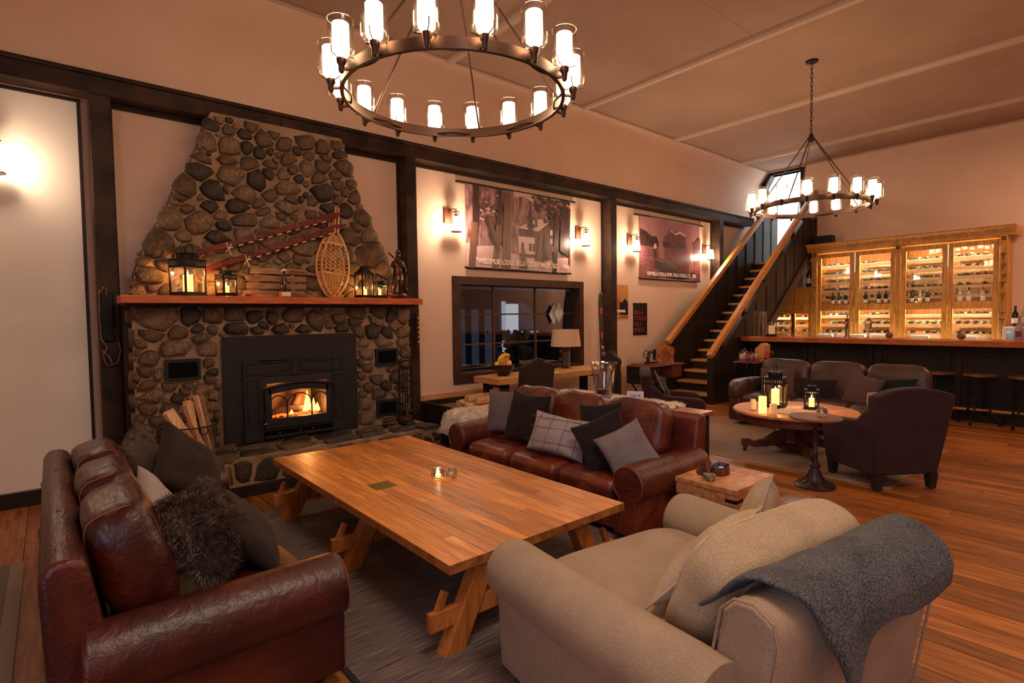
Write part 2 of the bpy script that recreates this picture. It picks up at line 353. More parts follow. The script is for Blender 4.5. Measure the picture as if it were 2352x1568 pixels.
mortarm=tex('lime_mortar',(.22,.135,.075),(.38,.25,.15),nscale=5,rough=.95,bump=1.0,bscale=26,bdist=.015)
def stonemat(name,cs,rough=.75):
    m_,nt,bs=newmat(name); L=nt.links.new
    tc=N(nt,'ShaderNodeTexCoord'); oi=N(nt,'ShaderNodeObjectInfo')
    n1=N(nt,'ShaderNodeTexNoise'); n1.inputs['Scale'].default_value=7; n1.inputs['Detail'].default_value=8; n1.inputs['Roughness'].default_value=.7; L(tc.outputs['Object'],n1.inputs['Vector'])
    cr=N(nt,'ShaderNodeValToRGB'); e=cr.color_ramp.elements; e[0].position=.36; e[1].position=.66; e[0].color=(*cs[0],1); e[1].color=(*cs[2],1); q=e.new(.5); q.color=(*cs[1],1); L(n1.outputs[0],cr.inputs[0])
    n3=N(nt,'ShaderNodeTexNoise'); n3.inputs['Scale'].default_value=90; n3.inputs['Detail'].default_value=2; L(tc.outputs['Object'],n3.inputs['Vector'])
    r3=N(nt,'ShaderNodeMapRange'); r3.inputs[1].default_value=.4; r3.inputs[2].default_value=.62; r3.inputs[3].default_value=.45; r3.inputs[4].default_value=1.25; L(n3.outputs[0],r3.inputs[0])
    hv=N(nt,'ShaderNodeHueSaturation'); L(r3.outputs[0],hv.inputs['Value']); L(cr.outputs[0],hv.inputs['Color']); L(hv.outputs[0],bs.inputs['Base Color'])
    n2=N(nt,'ShaderNodeTexNoise'); n2.inputs['Scale'].default_value=16; n2.inputs['Detail'].default_value=9; n2.inputs['Roughness'].default_value=.65; L(tc.outputs['Object'],n2.inputs['Vector'])
    bp=N(nt,'ShaderNodeBump'); bp.inputs['Strength'].default_value=.9; bp.inputs['Distance'].default_value=.02; L(n2.outputs[0],bp.inputs['Height']); L(bp.outputs[0],bs.inputs['Normal'])
    bs.inputs['Roughness'].default_value=rough; return m_
stoneD=stonemat('dark_basalt',[(.018,.012,.009),(.036,.024,.016),(.085,.055,.035)],.62)
stoneM=stonemat('brown_granite',[(.060,.034,.017),(.115,.068,.034),(.20,.122,.064)])
stoneL=stonemat('tan_granite',[(.12,.070,.036),(.20,.122,.064),(.31,.20,.112)])
lampglow=emis('lit_frosted_glass',(1,.68,.40),25)
scglow=emis('lit_sconce_glass',(1,.74,.48),40)
flame=emis('candle_glow',(1,.50,.14),7)
flamehot=emis('candle_flame',(1,.70,.34),30)
waxlit=plain('lit_wax',(.85,.55,.28),.5,emit=(1,.42,.10),es=2.2)
wax=plain('ivory_wax',(.85,.66,.42),.5,emit=(1,.5,.2),es=.12)
glass=glassmat('clear_glass',mixf=.04); glassd=glassmat('cabinet_glass',mixf=.03,rough=.02); glassw=glassmat('window_glass',col=(.9,.93,.97),mixf=.05,rough=.01); glassl=glassmat('lamp_glass',col=(1,.97,.93),mixf=.05,rough=.10)
thickglass,_nt,_b=newmat('crystal_glass'); _b.inputs['Transmission Weight'].default_value=1; _b.inputs['Roughness'].default_value=.03; _b.inputs['IOR'].default_value=1.5; _b.inputs['Emission Color'].default_value=(1,.75,.65,1); _b.inputs['Emission Strength'].default_value=.0
botdark=plain('dark_bottle_glass',(.008,.010,.008),.15,0,.5); botgreen=plain('green_bottle_glass',(.02,.045,.02),.12,0,.6); botclear=plain('pale_bottle_glass',(.45,.42,.30),.12)
caps=[plain('capsule_black',(.02,.02,.025),.35),plain('capsule_red',(.42,.03,.03),.35),plain('capsule_silver',(.6,.58,.55),.3,.6),plain('capsule_white',(.75,.68,.58),.4),plain('capsule_wine',(.18,.015,.03),.35),plain('capsule_gold',(.55,.35,.08),.35,.5)]
labelm=plain('paper_label',(.80,.74,.62),.7)
# ---------------- room shell
YW=6.39; XE=13.46; ZC=5.03
# floor
fl=struct(MB().box(-3.2,XE+1.6,-6,YW,-.12,-.022).build('floor',plain('subfloor_gap',(.03,.012,.005),.9),smooth=False))
random.seed(11)
planks=[]; x=-3.2
while x<XE:
    wd=.20 if x<2.0 else .135
    y=-6-random.random()*2
    while y<YW:
        L_=random.uniform(1.6,3.6); y1=min(y+L_,YW); y0=max(y,-6)
        if y1-y0>.05: planks.append((x,min(x+wd,XE),y0,y1))
        y+=L_
    x+=wd
def vis(p):
    best=1e9
    for px_ in (p[0],p[1]):
        for k in range(9):
            yy=p[2]+(p[3]-p[2])*k/8; d=math.hypot(px_,yy); a=math.degrees(math.atan2(px_,yy))
            if -6<a<86 and d>1.2 and yy>-.6: best=min(best,d)
    return best
planks.sort(key=vis)
rest=MB()
for i,(a,b,c,d) in enumerate(planks):
    g=.0035
    if i<296:
        q=MB().box(-(b-a)/2+g/2,(b-a)/2-g/2,-(d-c)/2+g/2,(d-c)/2-g/2,-.02,random.uniform(-.0015,0)).build('plank',floorm,fl,smooth=False)
        q.location=((a+b)/2,(c+d)/2,0)
    else: rest.box(a+g/2,b-g/2,c+g/2,d-g/2,-.02,0)
o=rest.build('plank_field',floorm,fl,smooth=False); o['kind']='stuff'
# fireplace wall with window opening
wx0,wx1,wz0,wz1=4.42,6.92,.78,2.09
b=MB(); b.box(-3.2,wx0,YW,YW+.22,0,4.76); b.box(wx1,XE+.2,YW,YW+.22,0,4.76); b.box(wx0,wx1,YW,YW+.22,0,wz0); b.box(wx0,wx1,YW,YW+.22,wz1,4.76)
b.prism([(YW,4.72),(YW+.22,4.72),(YW+.22,5.2),(YW-.2,5.2),(YW-.2,ZC)],-3.2,XE+.2,'x')
wn=struct(b.build('wall_north',paint,smooth=False))
pp=MB().box(-3.0,.26,YW-.012,YW,.14,3.60).build('plaster_panel',paint_grey,wn,smooth=False)
b=MB()
for bx in [(-3.0,.275,YW-.03,YW,.0,.13),(.262,.285,YW-.03,YW,.13,3.60),(-3.0,.285,YW-.03,YW,3.595,3.625)]: b.box(*bx)
struct(b.build('baseboard_north',blackpanel,smooth=False,bev=.004))
b=MB(); b.box(3.72,8.9,YW-.02,YW,0,.11); struct(b.build('baseboard_north',blackpanel,smooth=False))
# end wall with stair doorway
b=MB(); b.box(XE,XE+.2,-6,5.44,0,5.1); b.box(XE,XE+.2,5.44,6.28,0,2.72); b.box(XE,XE+.2,6.28,YW+.22,0,5.1); b.box(XE,XE+.2,5.44,6.28,4.93,5.1)
struct(b.build('wall_east',paint,smooth=False))
struct(MB().box(-3.2,XE+.2,-6.2,-6,0,5.1).build('wall_south',paint,smooth=False))
struct(MB().box(-3.4,-3.2,-6.2,YW+.22,0,5.1).build('wall_west',paint,smooth=False))
# ceiling of panels with battens
ce=struct(MB().box(-3.4,XE+.2,-6.2,YW-.19,ZC+.012,ZC+.12).build('ceiling',plain('ceiling_gap',(.16,.10,.07),.9),smooth=False))
bx_=[-3.2,-1.06,1.57,4.20,6.83,9.46,12.09,XE]; by_=[-6,-4.0,-1.56,.88,3.32,YW-.2]
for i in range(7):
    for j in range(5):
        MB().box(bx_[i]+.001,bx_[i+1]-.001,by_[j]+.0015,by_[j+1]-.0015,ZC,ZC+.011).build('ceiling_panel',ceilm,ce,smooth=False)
def batten(x):
    pr=[(x-.07,ZC),(x-.065,ZC-.03),(x-.04,ZC-.055),(x+.04,ZC-.055),(x+.065,ZC-.03),(x+.07,ZC)]
    return struct(MB().prism(pr,-6,YW-.215,'y').build('trim_1',ceiltrim,ang=30))
for i,x in enumerate(bx_[1:-1]): batten(x).name='trim_%d'%(i+1)
t=struct(MB().box(-3.2,XE,YW-.225,YW-.185,ZC-.035,ZC).build('trim_7',ceiltrim,smooth=False,bev=.01))
struct(MB().box(XE-.03,XE,-6,YW-.2,ZC-.04,ZC).build('trim_8',ceiltrim,smooth=False,bev=.008))
# timber beam in two lengths, ledge board, posts
def timber(name,a,b_,c,d,e,f): return struct(MB().box(a,b_,c,d,e,f).build(name,darkwood,smooth=False,bev=.008))
YB=6.18
timber('trim_9',-3.2,1.998,YB,YW,3.645,3.80); 
b=MB(); b.prism([(2.002,3.645),(12.60,3.645),(12.72,3.70),(12.72,3.80),(2.002,3.80)],YB,YW,'y'); struct(b.build('trim_10',darkwood,smooth=False,bev=.008))
timber('trim_11',-3.2,12.70,YB-.012,YW,3.803,3.84)
for i,(a,b_) in enumerate([(.34,.50),(3.50,3.655),(7.50,7.665),(11.14,11.32)]):
    timber('trim_%d'%(12+i),a,b_,YB,YW,0,3.644)
    
b=MB()
for a,b_ in ((.50,3.50),(3.655,7.50),(7.665,11.14),(11.32,12.6)): b.box(a,b_,YW-.03,YW,3.60,3.644)
for a in (.50,3.48,3.655,7.48,7.665,11.12,11.32): b.box(a,a+.02,YW-.03,YW,.3,3.60)
struct(b.build('trim_16',blackpanel,smooth=False))
# ---- window
b=MB(); z0,z1=.66,2.19; x0,x1=4.31,7.0
b.box(x0,x1,YW-.025,YW,z1-.11,z1); b.box(x0,x1,YW-.025,YW,z0,z0+.13); b.box(x0,x0+.13,YW-.025,YW,z0+.13,z1-.11); b.box(x1-.09,x1,YW-.025,YW,z0+.13,z1-.11)
b.box(wx0-.0,wx0+.02,YW,YW+.2,wz0,wz1); b.box(wx1-.02,wx1,YW,YW+.2,wz0,wz1); b.box(wx0,wx1,YW,YW+.2,wz1-.02,wz1)
win=struct(b.build('window_1',darktrim,smooth=False,bev=.004))
MB().box(wx0,wx1,YW-.01,YW+.2,wz0-.01,wz0+.025).build('window_sill',darktrim,win,smooth=False,bev=.004)
xs=[wx0+.02,5.16,6.02,wx1-.02]; zs=[wz0+.025,1.21,1.65,wz1-.02]
sash=plain('sash_dark',(.10,.035,.018),.5)
for x in xs[1:3]: MB().box(x-.014,x+.014,YW+.13,YW+.165,zs[0],zs[3]).build('muntin',sash,win,smooth=False)
for z in zs[1:3]: MB().box(xs[0],xs[3],YW+.135,YW+.16,z-.011,z+.011).build('muntin',sash,win,smooth=False)
for i in range(3):
    for j in range(3): MB().box(xs[i],xs[i+1],YW+.145,YW+.150,zs[j],zs[j+1]).build('pane',glassw,win,smooth=False)
# suncatcher diamonds
for k,(x,z,l) in enumerate([(6.40,1.64,'pearly diamond suncatcher hanging on the window, left and partly behind'),(6.50,1.67,'pearly diamond suncatcher hanging on the window, right and in front')]):
    d=MB().prism([(x-.11,z),(x,z-.17),(x+.11,z),(x,z+.17)],YW+.10-.02*k,YW+.104-.02*k,'y').build('suncatcher',tex('pearl_glass',(.22,.25,.24),(.55,.58,.55),nscale=6,rough=.2,bump=0,spec=.8),smooth=False); tag(d,l,'suncatcher')
# night outside: lawn, neighbouring building with a lit room
tag(MB().box(-10,40,YW+.4,45,-.5,-.35).build('lawn',tex('night_lawn',(.03,.04,.05),(.07,.085,.10),nscale=3,rough=.9,bump=.5,bscale=40),smooth=False),'dark lawn outside the window at night','lawn')
hb=thing('neighbour_building','pale building across the lawn seen through the window with a brightly lit room','building')
sid=tex('moonlit_siding',(.10,.11,.14),(.15,.165,.20),scale=(1,1,14),nscale=2,rough=.8,bump=.1)  # white siding, its blue-grey moonlit tone put into the colour
b=MB(); b.box(8,13.1,16,16.3,-.35,2.4); b.box(13.1,14.75,16,16.3,-.35,1.0); b.box(14.75,24,16,16.3,-.35,2.4); b.box(13.1,14.75,16,16.3,2.15,2.4); b.build('wall',sid,hb,smooth=False)
MB().box(7.6,24.4,15.5,16.5,2.4,2.6).build('roof',plain('night_roof',(.02,.02,.025),.8),hb,smooth=False)
MB().prism([(14.2,2.15),(14.75,2.15),(14.75,1.6)],15.96,16.3,'y').build('window_brace',sid,hb,smooth=False)
litw=emis('lit_room_glow',(.85,.88,.92),.42)
MB().box(13.1,14.9,17.2,17.22,.2,2.15).build('room_wall',litw,hb,smooth=False)
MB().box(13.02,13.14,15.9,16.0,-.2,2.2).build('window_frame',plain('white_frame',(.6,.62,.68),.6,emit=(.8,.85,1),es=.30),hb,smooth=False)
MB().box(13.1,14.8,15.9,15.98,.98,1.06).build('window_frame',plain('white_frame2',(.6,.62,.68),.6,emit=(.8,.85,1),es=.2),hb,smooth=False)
b=MB(); 
for x in (11.0,11.6,12.2): b.box(x,x+.3,15.95,15.99,-.1,1.9)
b.build('reflection_strip',plain('pale_reflection',(.3,.32,.4),.9,emit=(.5,.6,.8),es=.03),hb,smooth=False)  # pale glowing strips stand in for a reflection in the window glass
for k in range(3): MB().box(13.6+.05*k,13.68+.05*k,17.0,17.05,1.45+.14*k,1.50+.14*k).build('lamp',emis('outside_lamp',(1,1,1),1.5),hb,smooth=False)
bsh=MB(); random.seed(5)
for k in range(420):
    c=(10.6+random.uniform(-1.1,1.6),12+random.uniform(-.5,.5),-.3+random.random()**1.2*1.5); bsh.sph(c,random.uniform(.03,.09),5,4)
tag(bsh.build('shrub',plain('night_shrub',(.008,.012,.012),.9),smooth=False),'black leafy shrub standing outside the window','shrub')
# ---- bright stair hall behind the doorway
b=MB(); b.box(XE+.2,XE+1.9,5.0,5.1,2.6,5.1); b.box(XE+1.8,XE+1.9,5.1,6.9,2.6,5.1); b.box(XE+.2,XE+1.9,6.8,6.9,2.6,5.1); b.box(XE+.2,XE+1.9,5.0,6.9,5.1,5.2); b.box(XE+.2,XE+1.9,5.0,6.9,2.6,2.72)
white=tex('hall_white_paint',(.80,.82,.82),(.86,.88,.88),nscale=2,rough=.8,bump=.02)
struct(b.build('wall_hall',white,smooth=False))
MB().prism([(5.1,4.75),(5.1,5.1),(5.6,5.1)],XE+.2,XE+1.8,'x').build('trim_17',white,smooth=False)['kind']='structure'
area('hall_light',(XE+.9,6.0,4.95),(0,0,0),1.2,.8,85,(.93,.97,1))
b=MB() # door casing
for bx in [(5.36,5.44,2.5,4.98),(6.28,6.34,2.5,4.78),(5.44,6.16,4.93,4.99)]: b.box(XE-.03,XE+.2,*bx)
b.prism([(6.12,4.93),(6.12,4.99),(6.18,4.99),(6.36,4.74),(6.36,4.66),(6.28,4.66)],XE-.03,XE+.2,'x')
d1=struct(b.build('door_1',blackpanel,smooth=False,bev=.004))
b=MB(); b.box(XE+.02,XE+.06,5.44,5.47,2.77,4.93); b.box(XE+.02,XE+.06,6.25,6.28,2.77,4.7); b.build('door_stop',blackpanel,d1,smooth=False)
fe=thing('fire_extinguisher','red fire extinguisher hung on the white wall of the upper stair hall','fire extinguisher',(XE+.55,6.72,3.25))
redm=plain('extinguisher_red',(.55,.02,.015),.3)
MB().lathe([(.0,0),(.06,0),(.068,.02),(.068,.34),(.055,.39),(.02,.42),(.02,.44)],n=16).build('cylinder',redm,fe)
b=MB(); b.cyl((0,0,.44),(0,0,.50),.022,n=10); b.cb((0,-.03,.51),(.03,.16,.012)); b.cb((0,-.03,.47),(.03,.12,.012)); b.build('valve',iron,fe,smooth=False)
MB().tube([(0,.02,.48),(0.06,.06,.46),(.09,.05,.3),(.08,.03,.15)],.009,6).build('hose',iron,fe)
MB().lathe([(.0695,.10),(.0695,.26)],n=16).build('label',labelm,fe)
# ---- stairs
st=thing('staircase','steep wooden staircase with orange treads between dark panelled half walls','staircase')
for i in range(15):
    z=.175+.1854*i; x=8.951+.2392*i
    if i<14: MB().box(x,x+.28,5.17,5.965,z-.045,z).build('tread',treadm,st,smooth=False,bev=.004)
    MB().box(x+.03,x+.05,5.17,5.965,z-.185,z-.046).build('riser',blackpanel,st,smooth=False)
MB().box(8.951+.2392*14,XE+.25,5.1,6.28,2.725,2.771).build('landing',treadm,st,smooth=False,bev=.004)
def zr(x): return .93+.772*(x-9.06)      # underside line of the near handrail
wallp=[(8.98,0),(10.35,0),(10.35,.69),(XE-.01,3.17),(XE-.01,zr(XE)-.10),(8.98,zr(8.98)-.10)]
MB().prism(wallp,5.08,5.17,'y').build('stair_wall',blackpanel,st,smooth=False)
MB().box(8.93,9.0,5.065,5.185,0,.86).build('newel_post',blackpanel,st,smooth=False,bev=.004)
dirv=Vector((1,0,.772)).normalized(); 
MB().bar((8.90,5.125,zr(8.90)+.045),(XE-.02,5.125,zr(XE-.02)+.045),.10,.10,).build('handrail',railm,st,smooth=False,bev=.012)
for x in (9.3,10.1,10.9,11.7,12.25,12.8,13.3): MB().cb((x,5.125,zr(x)-.06),(.07,.06,.14)).build('rail_block',blackpanel,st,smooth=False)
for k in range(10):
    x=9.25+.43*k; zb=0.0 if x<10.35 else .69+(x-10.35)*.797
    if x<XE: MB().box(x,x+.055,5.066,5.081,zb,zr(x)-.10).build('batten',blackpanel,st,smooth=False,bev=.003)
MB().bar((9.0,5.07,zr(9.0)-.16),(XE,5.07,zr(XE)-.16),.02,.10).build('wall_cap_trim',blackpanel,st,smooth=False)
MB().bar((10.3,5.062,.72),(XE,5.062,3.24),.03,.16).build('stringer_trim',darktrim,st,smooth=False)
# far half wall
def zl(x): return 1.14+.731*(x-9.06)
MB().prism([(8.96,0),(XE-.01,0),(XE-.01,zl(XE)-.02),(8.96,zl(8.96)-.02)],5.968,6.05,'y').build('stair_wall',blackpanel,st,smooth=False)
for k in range(11):
    x=9.1+.40*k
    MB().box(x,x+.05,5.955,5.97,.1,zl(x)-.03).build('batten',blackpanel,st,smooth=False,bev=.003)
MB().bar((8.93,6.0,zl(8.93)+.035),(12.95,6.0,zl(12.95)+.035),.10,.10).build('handrail',railm,st,smooth=False,bev=.012)
# ---------------- stone fireplace
fp=thing('stone_fireplace','fieldstone fireplace with tapering chimney breast and raised stone hearth','fireplace')
UPO=[(1.26,3.64),(1.17,3.34),(1.11,3.19),(1.04,3.04),(.96,2.92),(.9,2.74),(.85,2.64),(.75,2.44),(.67,2.25),(.6,2.05),(.56,1.80)]
UPR=[(2.60,3.64),(2.64,3.5),(2.71,3.34),(2.75,3.18),(2.82,2.92),(2.93,2.8),(2.96,2.68),(3.05,2.51),(3.15,2.32),(3.2,2.13),(3.2,1.80)]
UPL=[(x+.02,z) for x,z in UPO]
b=MB(); b.prism(UPR[::-1]+UPL[::1][0:0]+[] or UPR[::-1],6.02,YW,'y') if False else b.prism(UPL[::-1]+UPR,6.02,YW,'y')
bx0,bx1,bz0,bz1=1.50,2.43,.40,1.0
for q in [(.56,bx0,5.92,YW,0,1.80),(bx1,3.35,5.92,YW,0,1.80),(bx0,bx1,5.92,YW,0,bz0),(bx0,bx1,5.92,YW,bz1,1.80)]: b.box(*q)
b.build('mortar_core',mortarm,fp,smooth=False)
MB().box(.502,.56,5.98,YW-.03,0,1.76).build('dark_filler_board',blackpanel,fp,smooth=False)
UP="1.29,3.51,0.059,0.043,0.1 1.43,3.48,0.052,0.041,0.35 1.57,3.48,0.063,0.044,0.15 1.64,3.56,0.079,0.033,0.2 1.77,3.46,0.091,0.076,0.3 1.43,3.34,0.109,0.095,0.5 1.25,3.33,0.071,0.079,0.4 1.59,3.35,0.059,0.059,0.1 1.71,3.32,0.061,0.045,0.15 1.82,3.36,0.033,0.03,0.15 1.96,3.44,0.079,0.065,0.35 1.86,3.52,0.053,0.031,0.25 2.09,3.41,0.05,0.031,0.15 2.19,3.5,0.089,0.06,0.3 2.22,3.39,0.058,0.038,0.35 1.98,3.31,0.112,0.059,0.3 2.38,3.48,0.081,0.068,0.35 2.54,3.54,0.061,0.041,0.3 2.56,3.45,0.081,0.041,0.12 2.4,3.39,0.098,0.032,0.35 1.2,3.18,0.097,0.035,0.35 1.41,3.19,0.106,0.043,0.35 1.61,3.19,0.094,0.06,0.25 1.82,3.22,0.086,0.037,0.3 2.04,3.2,0.086,0.039,0.35 2.2,3.23,0.084,0.06,0.45 2.37,3.29,0.101,0.051,0.3 2.6,3.33,0.11,0.063,0.25 1.16,3.04,0.122,0.059,0.05 1.43,3.05,0.12,0.088,0.5 1.68,3.05,0.084,0.099,0.15 1.79,3.12,0.056,0.046,0.1 1.96,3.13,0.065,0.051,0.4 2.11,3.12,0.073,0.038,0.08 2.32,3.15,0.093,0.054,0.3 2.52,3.21,0.104,0.046,0.35 1.04,2.88,0.098,0.084,0.3 1.27,2.88,0.135,0.069,0.12 1.38,2.91,0.032,0.035,0.2 1.56,2.89,0.136,0.065,0.4 1.98,3,0.185,0.075,0.5 2.36,3,0.176,0.091,0.05 2.53,3.12,0.062,0.046,0.3 2.7,3.14,0.061,0.036,0.25 1.81,2.9,0.098,0.043,0.3 2,2.89,0.067,0.035,0.25 2.12,2.9,0.032,0.028,0.12 2.25,2.9,0.078,0.038,0.3 2.63,3.05,0.058,0.037,0.3 0.98,2.77,0.055,0.028,0.3 1.24,2.72,0.121,0.043,0.1 1.05,2.67,0.066,0.034,0.35 1.5,2.74,0.129,0.053,0.12 1.69,2.8,0.08,0.033,0.25 1.96,2.8,0.184,0.06,0.5 1.74,2.72,0.085,0.039,0.3 2.74,3,0.082,0.073,0.35 2.4,2.84,0.123,0.045,0.1 2.63,2.84,0.081,0.06,0.1 0.9,2.56,0.091,0.094,0.4 1.14,2.56,0.119,0.099,0.45 1.33,2.64,0.064,0.035,0.4 1.54,2.62,0.146,0.06,0.35 1.35,2.55,0.076,0.039,0.12 1.78,2.63,0.101,0.065,0.4 1.91,2.7,0.058,0.028,0.25 2.82,2.78,0.098,0.086,0.35 2.23,2.75,0.071,0.029,0.3 1.27,2.42,0.162,0.054,0.15 1,2.42,0.072,0.04,0.4 1.54,2.48,0.082,0.056,0.4 0.8,2.31,0.127,0.12,0.35 1.78,2.46,0.18,0.084,0.45 2.68,2.55,0.104,0.089,0.3 2.89,2.57,0.091,0.066,0.4 2.75,2.66,0.079,0.044,0.3 2.9,2.35,0.206,0.109,0.2 2.65,2.35,0.059,0.073,0.3 2.11,2.38,0.174,0.125,0.5 1.71,2.26,0.093,0.036,0.3 1.92,2.28,0.074,0.052,0.35 1.63,2.21,0.047,0.027,0.2 2.08,2.27,0.068,0.053,0.35 0.83,2.13,0.081,0.059,0.2 0.68,2.16,0.057,0.035,0.3 0.73,2.03,0.161,0.078,0.2 0.6,1.96,0.037,0.029,0.2 0.73,1.92,0.05,0.027,0.2 0.85,1.9,0.063,0.042,0.3 0.63,1.9,0.062,0.038,0.4 1.25,2.18,0.076,0.041,0.4 1.44,2.15,0.08,0.056,0.3 1.22,2.05,0.089,0.062,0.5 1.2,1.92,0.076,0.044,0.4 1.49,1.99,0.06,0.057,0.3 2.21,1.99,0.062,0.07,0.2 2.7,2.18,0.078,0.09,0.25 3.07,2.18,0.107,0.085,0.4 2.66,2.05,0.086,0.059,0.35 2.59,1.95,0.05,0.044,0.1 2.99,2.04,0.112,0.08,0.35 2.65,1.87,0.096,0.037,0.3 1.06,2.27,0.061,0.047,0.35 2.97,1.91,0.092,0.045,0.3 2,2.16,0.075,0.039,0.2 0.96,2.24,0.049,0.056,0.35 2.35,2.69,0.084,0.049,0.2 2.52,2.95,0.053,0.036,0.35 2.47,2.68,0.068,0.066,0.25 2.42,2.46,0.069,0.083,0.3 1.56,2.35,0.07,0.042,0.3 1.05,1.93,0.062,0.057,0.4 1.8,2.14,0.09,0.061,0.4 2.18,3.07,0.04,0.025,0.2 1.91,3.33,0.038,0.023,0.2"
LO="0.75,1.63,0.178,0.093,0.45 1.02,1.65,0.088,0.07,0.12 1.21,1.66,0.093,0.065,0.2 1.39,1.66,0.088,0.066,0.3 1.59,1.64,0.079,0.044,0.15 1.75,1.62,0.058,0.053,0.12 1.96,1.64,0.13,0.062,0.3 2.2,1.61,0.099,0.089,0.25 2.46,1.6,0.096,0.038,0.2 2.67,1.66,0.117,0.058,0.25 2.65,1.57,0.1,0.035,0.12 2.96,1.68,0.116,0.078,0.2 3.1,1.64,0.068,0.079,0.15 3.26,1.66,0.102,0.086,0.4 2.36,1.55,0.049,0.029,0.2 1.66,1.55,0.118,0.031,0.15 1.4,1.53,0.126,0.055,0.12 1.08,1.53,0.047,0.041,0.12 1.2,1.52,0.041,0.036,0.3 1.83,1.5,0.115,0.049,0.15 2.08,1.49,0.126,0.043,0.15 2.49,1.5,0.096,0.049,0.15 0.7,1.48,0.106,0.04,0.3 0.9,1.5,0.073,0.048,0.25 1.11,1.45,0.097,0.035,0.3 1.62,1.49,0.083,0.034,0.12 2.68,1.45,0.087,0.058,0.35 2.86,1.47,0.084,0.069,0.15 3.05,1.44,0.077,0.052,0.08 3.26,1.43,0.106,0.056,0.4 2.91,1.57,0.116,0.051,0.4 3.13,1.52,0.1,0.041,0.45 0.88,1.36,0.155,0.048,0.45 1.14,1.34,0.084,0.049,0.4 0.62,1.4,0.045,0.031,0.2 0.67,1.27,0.103,0.051,0.35 2.99,1.33,0.134,0.05,0.4 3.26,1.31,0.091,0.053,0.4 2.77,1.2,0.092,0.041,0.4 2.75,1.34,0.073,0.039,0.4 0.64,1.15,0.045,0.051,0.35 0.74,1.12,0.031,0.051,0.4 3.28,1.19,0.077,0.063,0.3 1.18,1.1,0.071,0.03,0.12 1.15,1.19,0.037,0.035,0.35 0.66,1.03,0.069,0.038,0.3 0.82,1.01,0.07,0.033,0.3 0.98,1,0.059,0.037,0.2 0.7,0.93,0.113,0.051,0.4 0.94,0.94,0.058,0.024,0.35 1.08,0.94,0.07,0.053,0.4 1.16,1.04,0.078,0.035,0.35 1.23,0.96,0.038,0.03,0.3 0.88,0.88,0.045,0.04,0.05 0.65,0.81,0.062,0.046,0.3 0.83,0.79,0.073,0.038,0.25 1.2,0.89,0.061,0.058,0.4 1.01,0.8,0.056,0.049,0.4 1.17,0.78,0.074,0.049,0.4 1.22,0.69,0.03,0.069,0.2 1.08,0.7,0.066,0.042,0.35 2.9,0.89,0.124,0.036,0.35 2.8,0.81,0.077,0.038,0.2 3.01,0.81,0.082,0.039,0.18 2.72,0.74,0.063,0.032,0.2 2.93,0.72,0.124,0.043,0.35 2.7,0.95,0.076,0.036,0.3 2.78,1.04,0.106,0.032,0.3 3.18,0.91,0.097,0.086,0.3 2.75,0.47,0.089,0.068,0.4 2.74,0.62,0.086,0.06,0.4 3.25,1.07,0.092,0.053,0.3 2.68,0.86,0.042,0.03,0.3 0.62,0.62,0.065,0.078,0.4 0.65,0.52,0.09,0.045,0.3 0.74,0.57,0.036,0.037,0.1 0.7,0.69,0.07,0.033,0.3 3.22,0.77,0.08,0.046,0.25 3.19,0.63,0.08,0.086,0.4 0.59,0.72,0.035,0.042,0.3 0.9,0.67,0.063,0.059,0.3 1.03,0.59,0.078,0.052,0.35 0.85,0.56,0.075,0.058,0.3 1.13,0.58,0.067,0.06,0.3 0.96,0.47,0.077,0.052,0.3 0.77,0.47,0.061,0.05,0.3 1.15,0.45,0.06,0.053,0.35 3.23,0.47,0.085,0.056,0.3"

def stonemesh(poly,depth,seed):
    """poly: list of 2d points; domed stone standing out of plane y=0 towards -y"""
    n=len(poly); cx=sum(p[0] for p in poly)/n; cz=sum(p[1] for p in poly)/n; rn=random.Random(seed)
    vs=[];h=depth; tx=rn.uniform(-.25,.25); tz=rn.uniform(-.25,.25)
    for k,(s_,y) in enumerate(((1.0,.015),(.97,-.45*h),(.84,-.86*h),(.5,-1.0*h))):
        for i,(x,z) in enumerate(poly):
            j=1+ (rn.uniform(-.05,.05) if k else 0)
            X=(x-cx)*s_*j; Z=(z-cz)*s_*j
            vs.append((cx+X,y+ (tx*X+tz*Z)*(k>0)*.5,cz+Z))
    vs.append((cx,-h*1.0,cz))
    fs=[]
    for k in range(3):
        for i in range(n): fs.append((k*n+i,(k+1)*n+i,(k+1)*n+(i+1)%n,k*n+(i+1)%n))
    for i in range(n): fs.append((3*n+i,4*n,3*n+(i+1)%n))
    return vs,fs
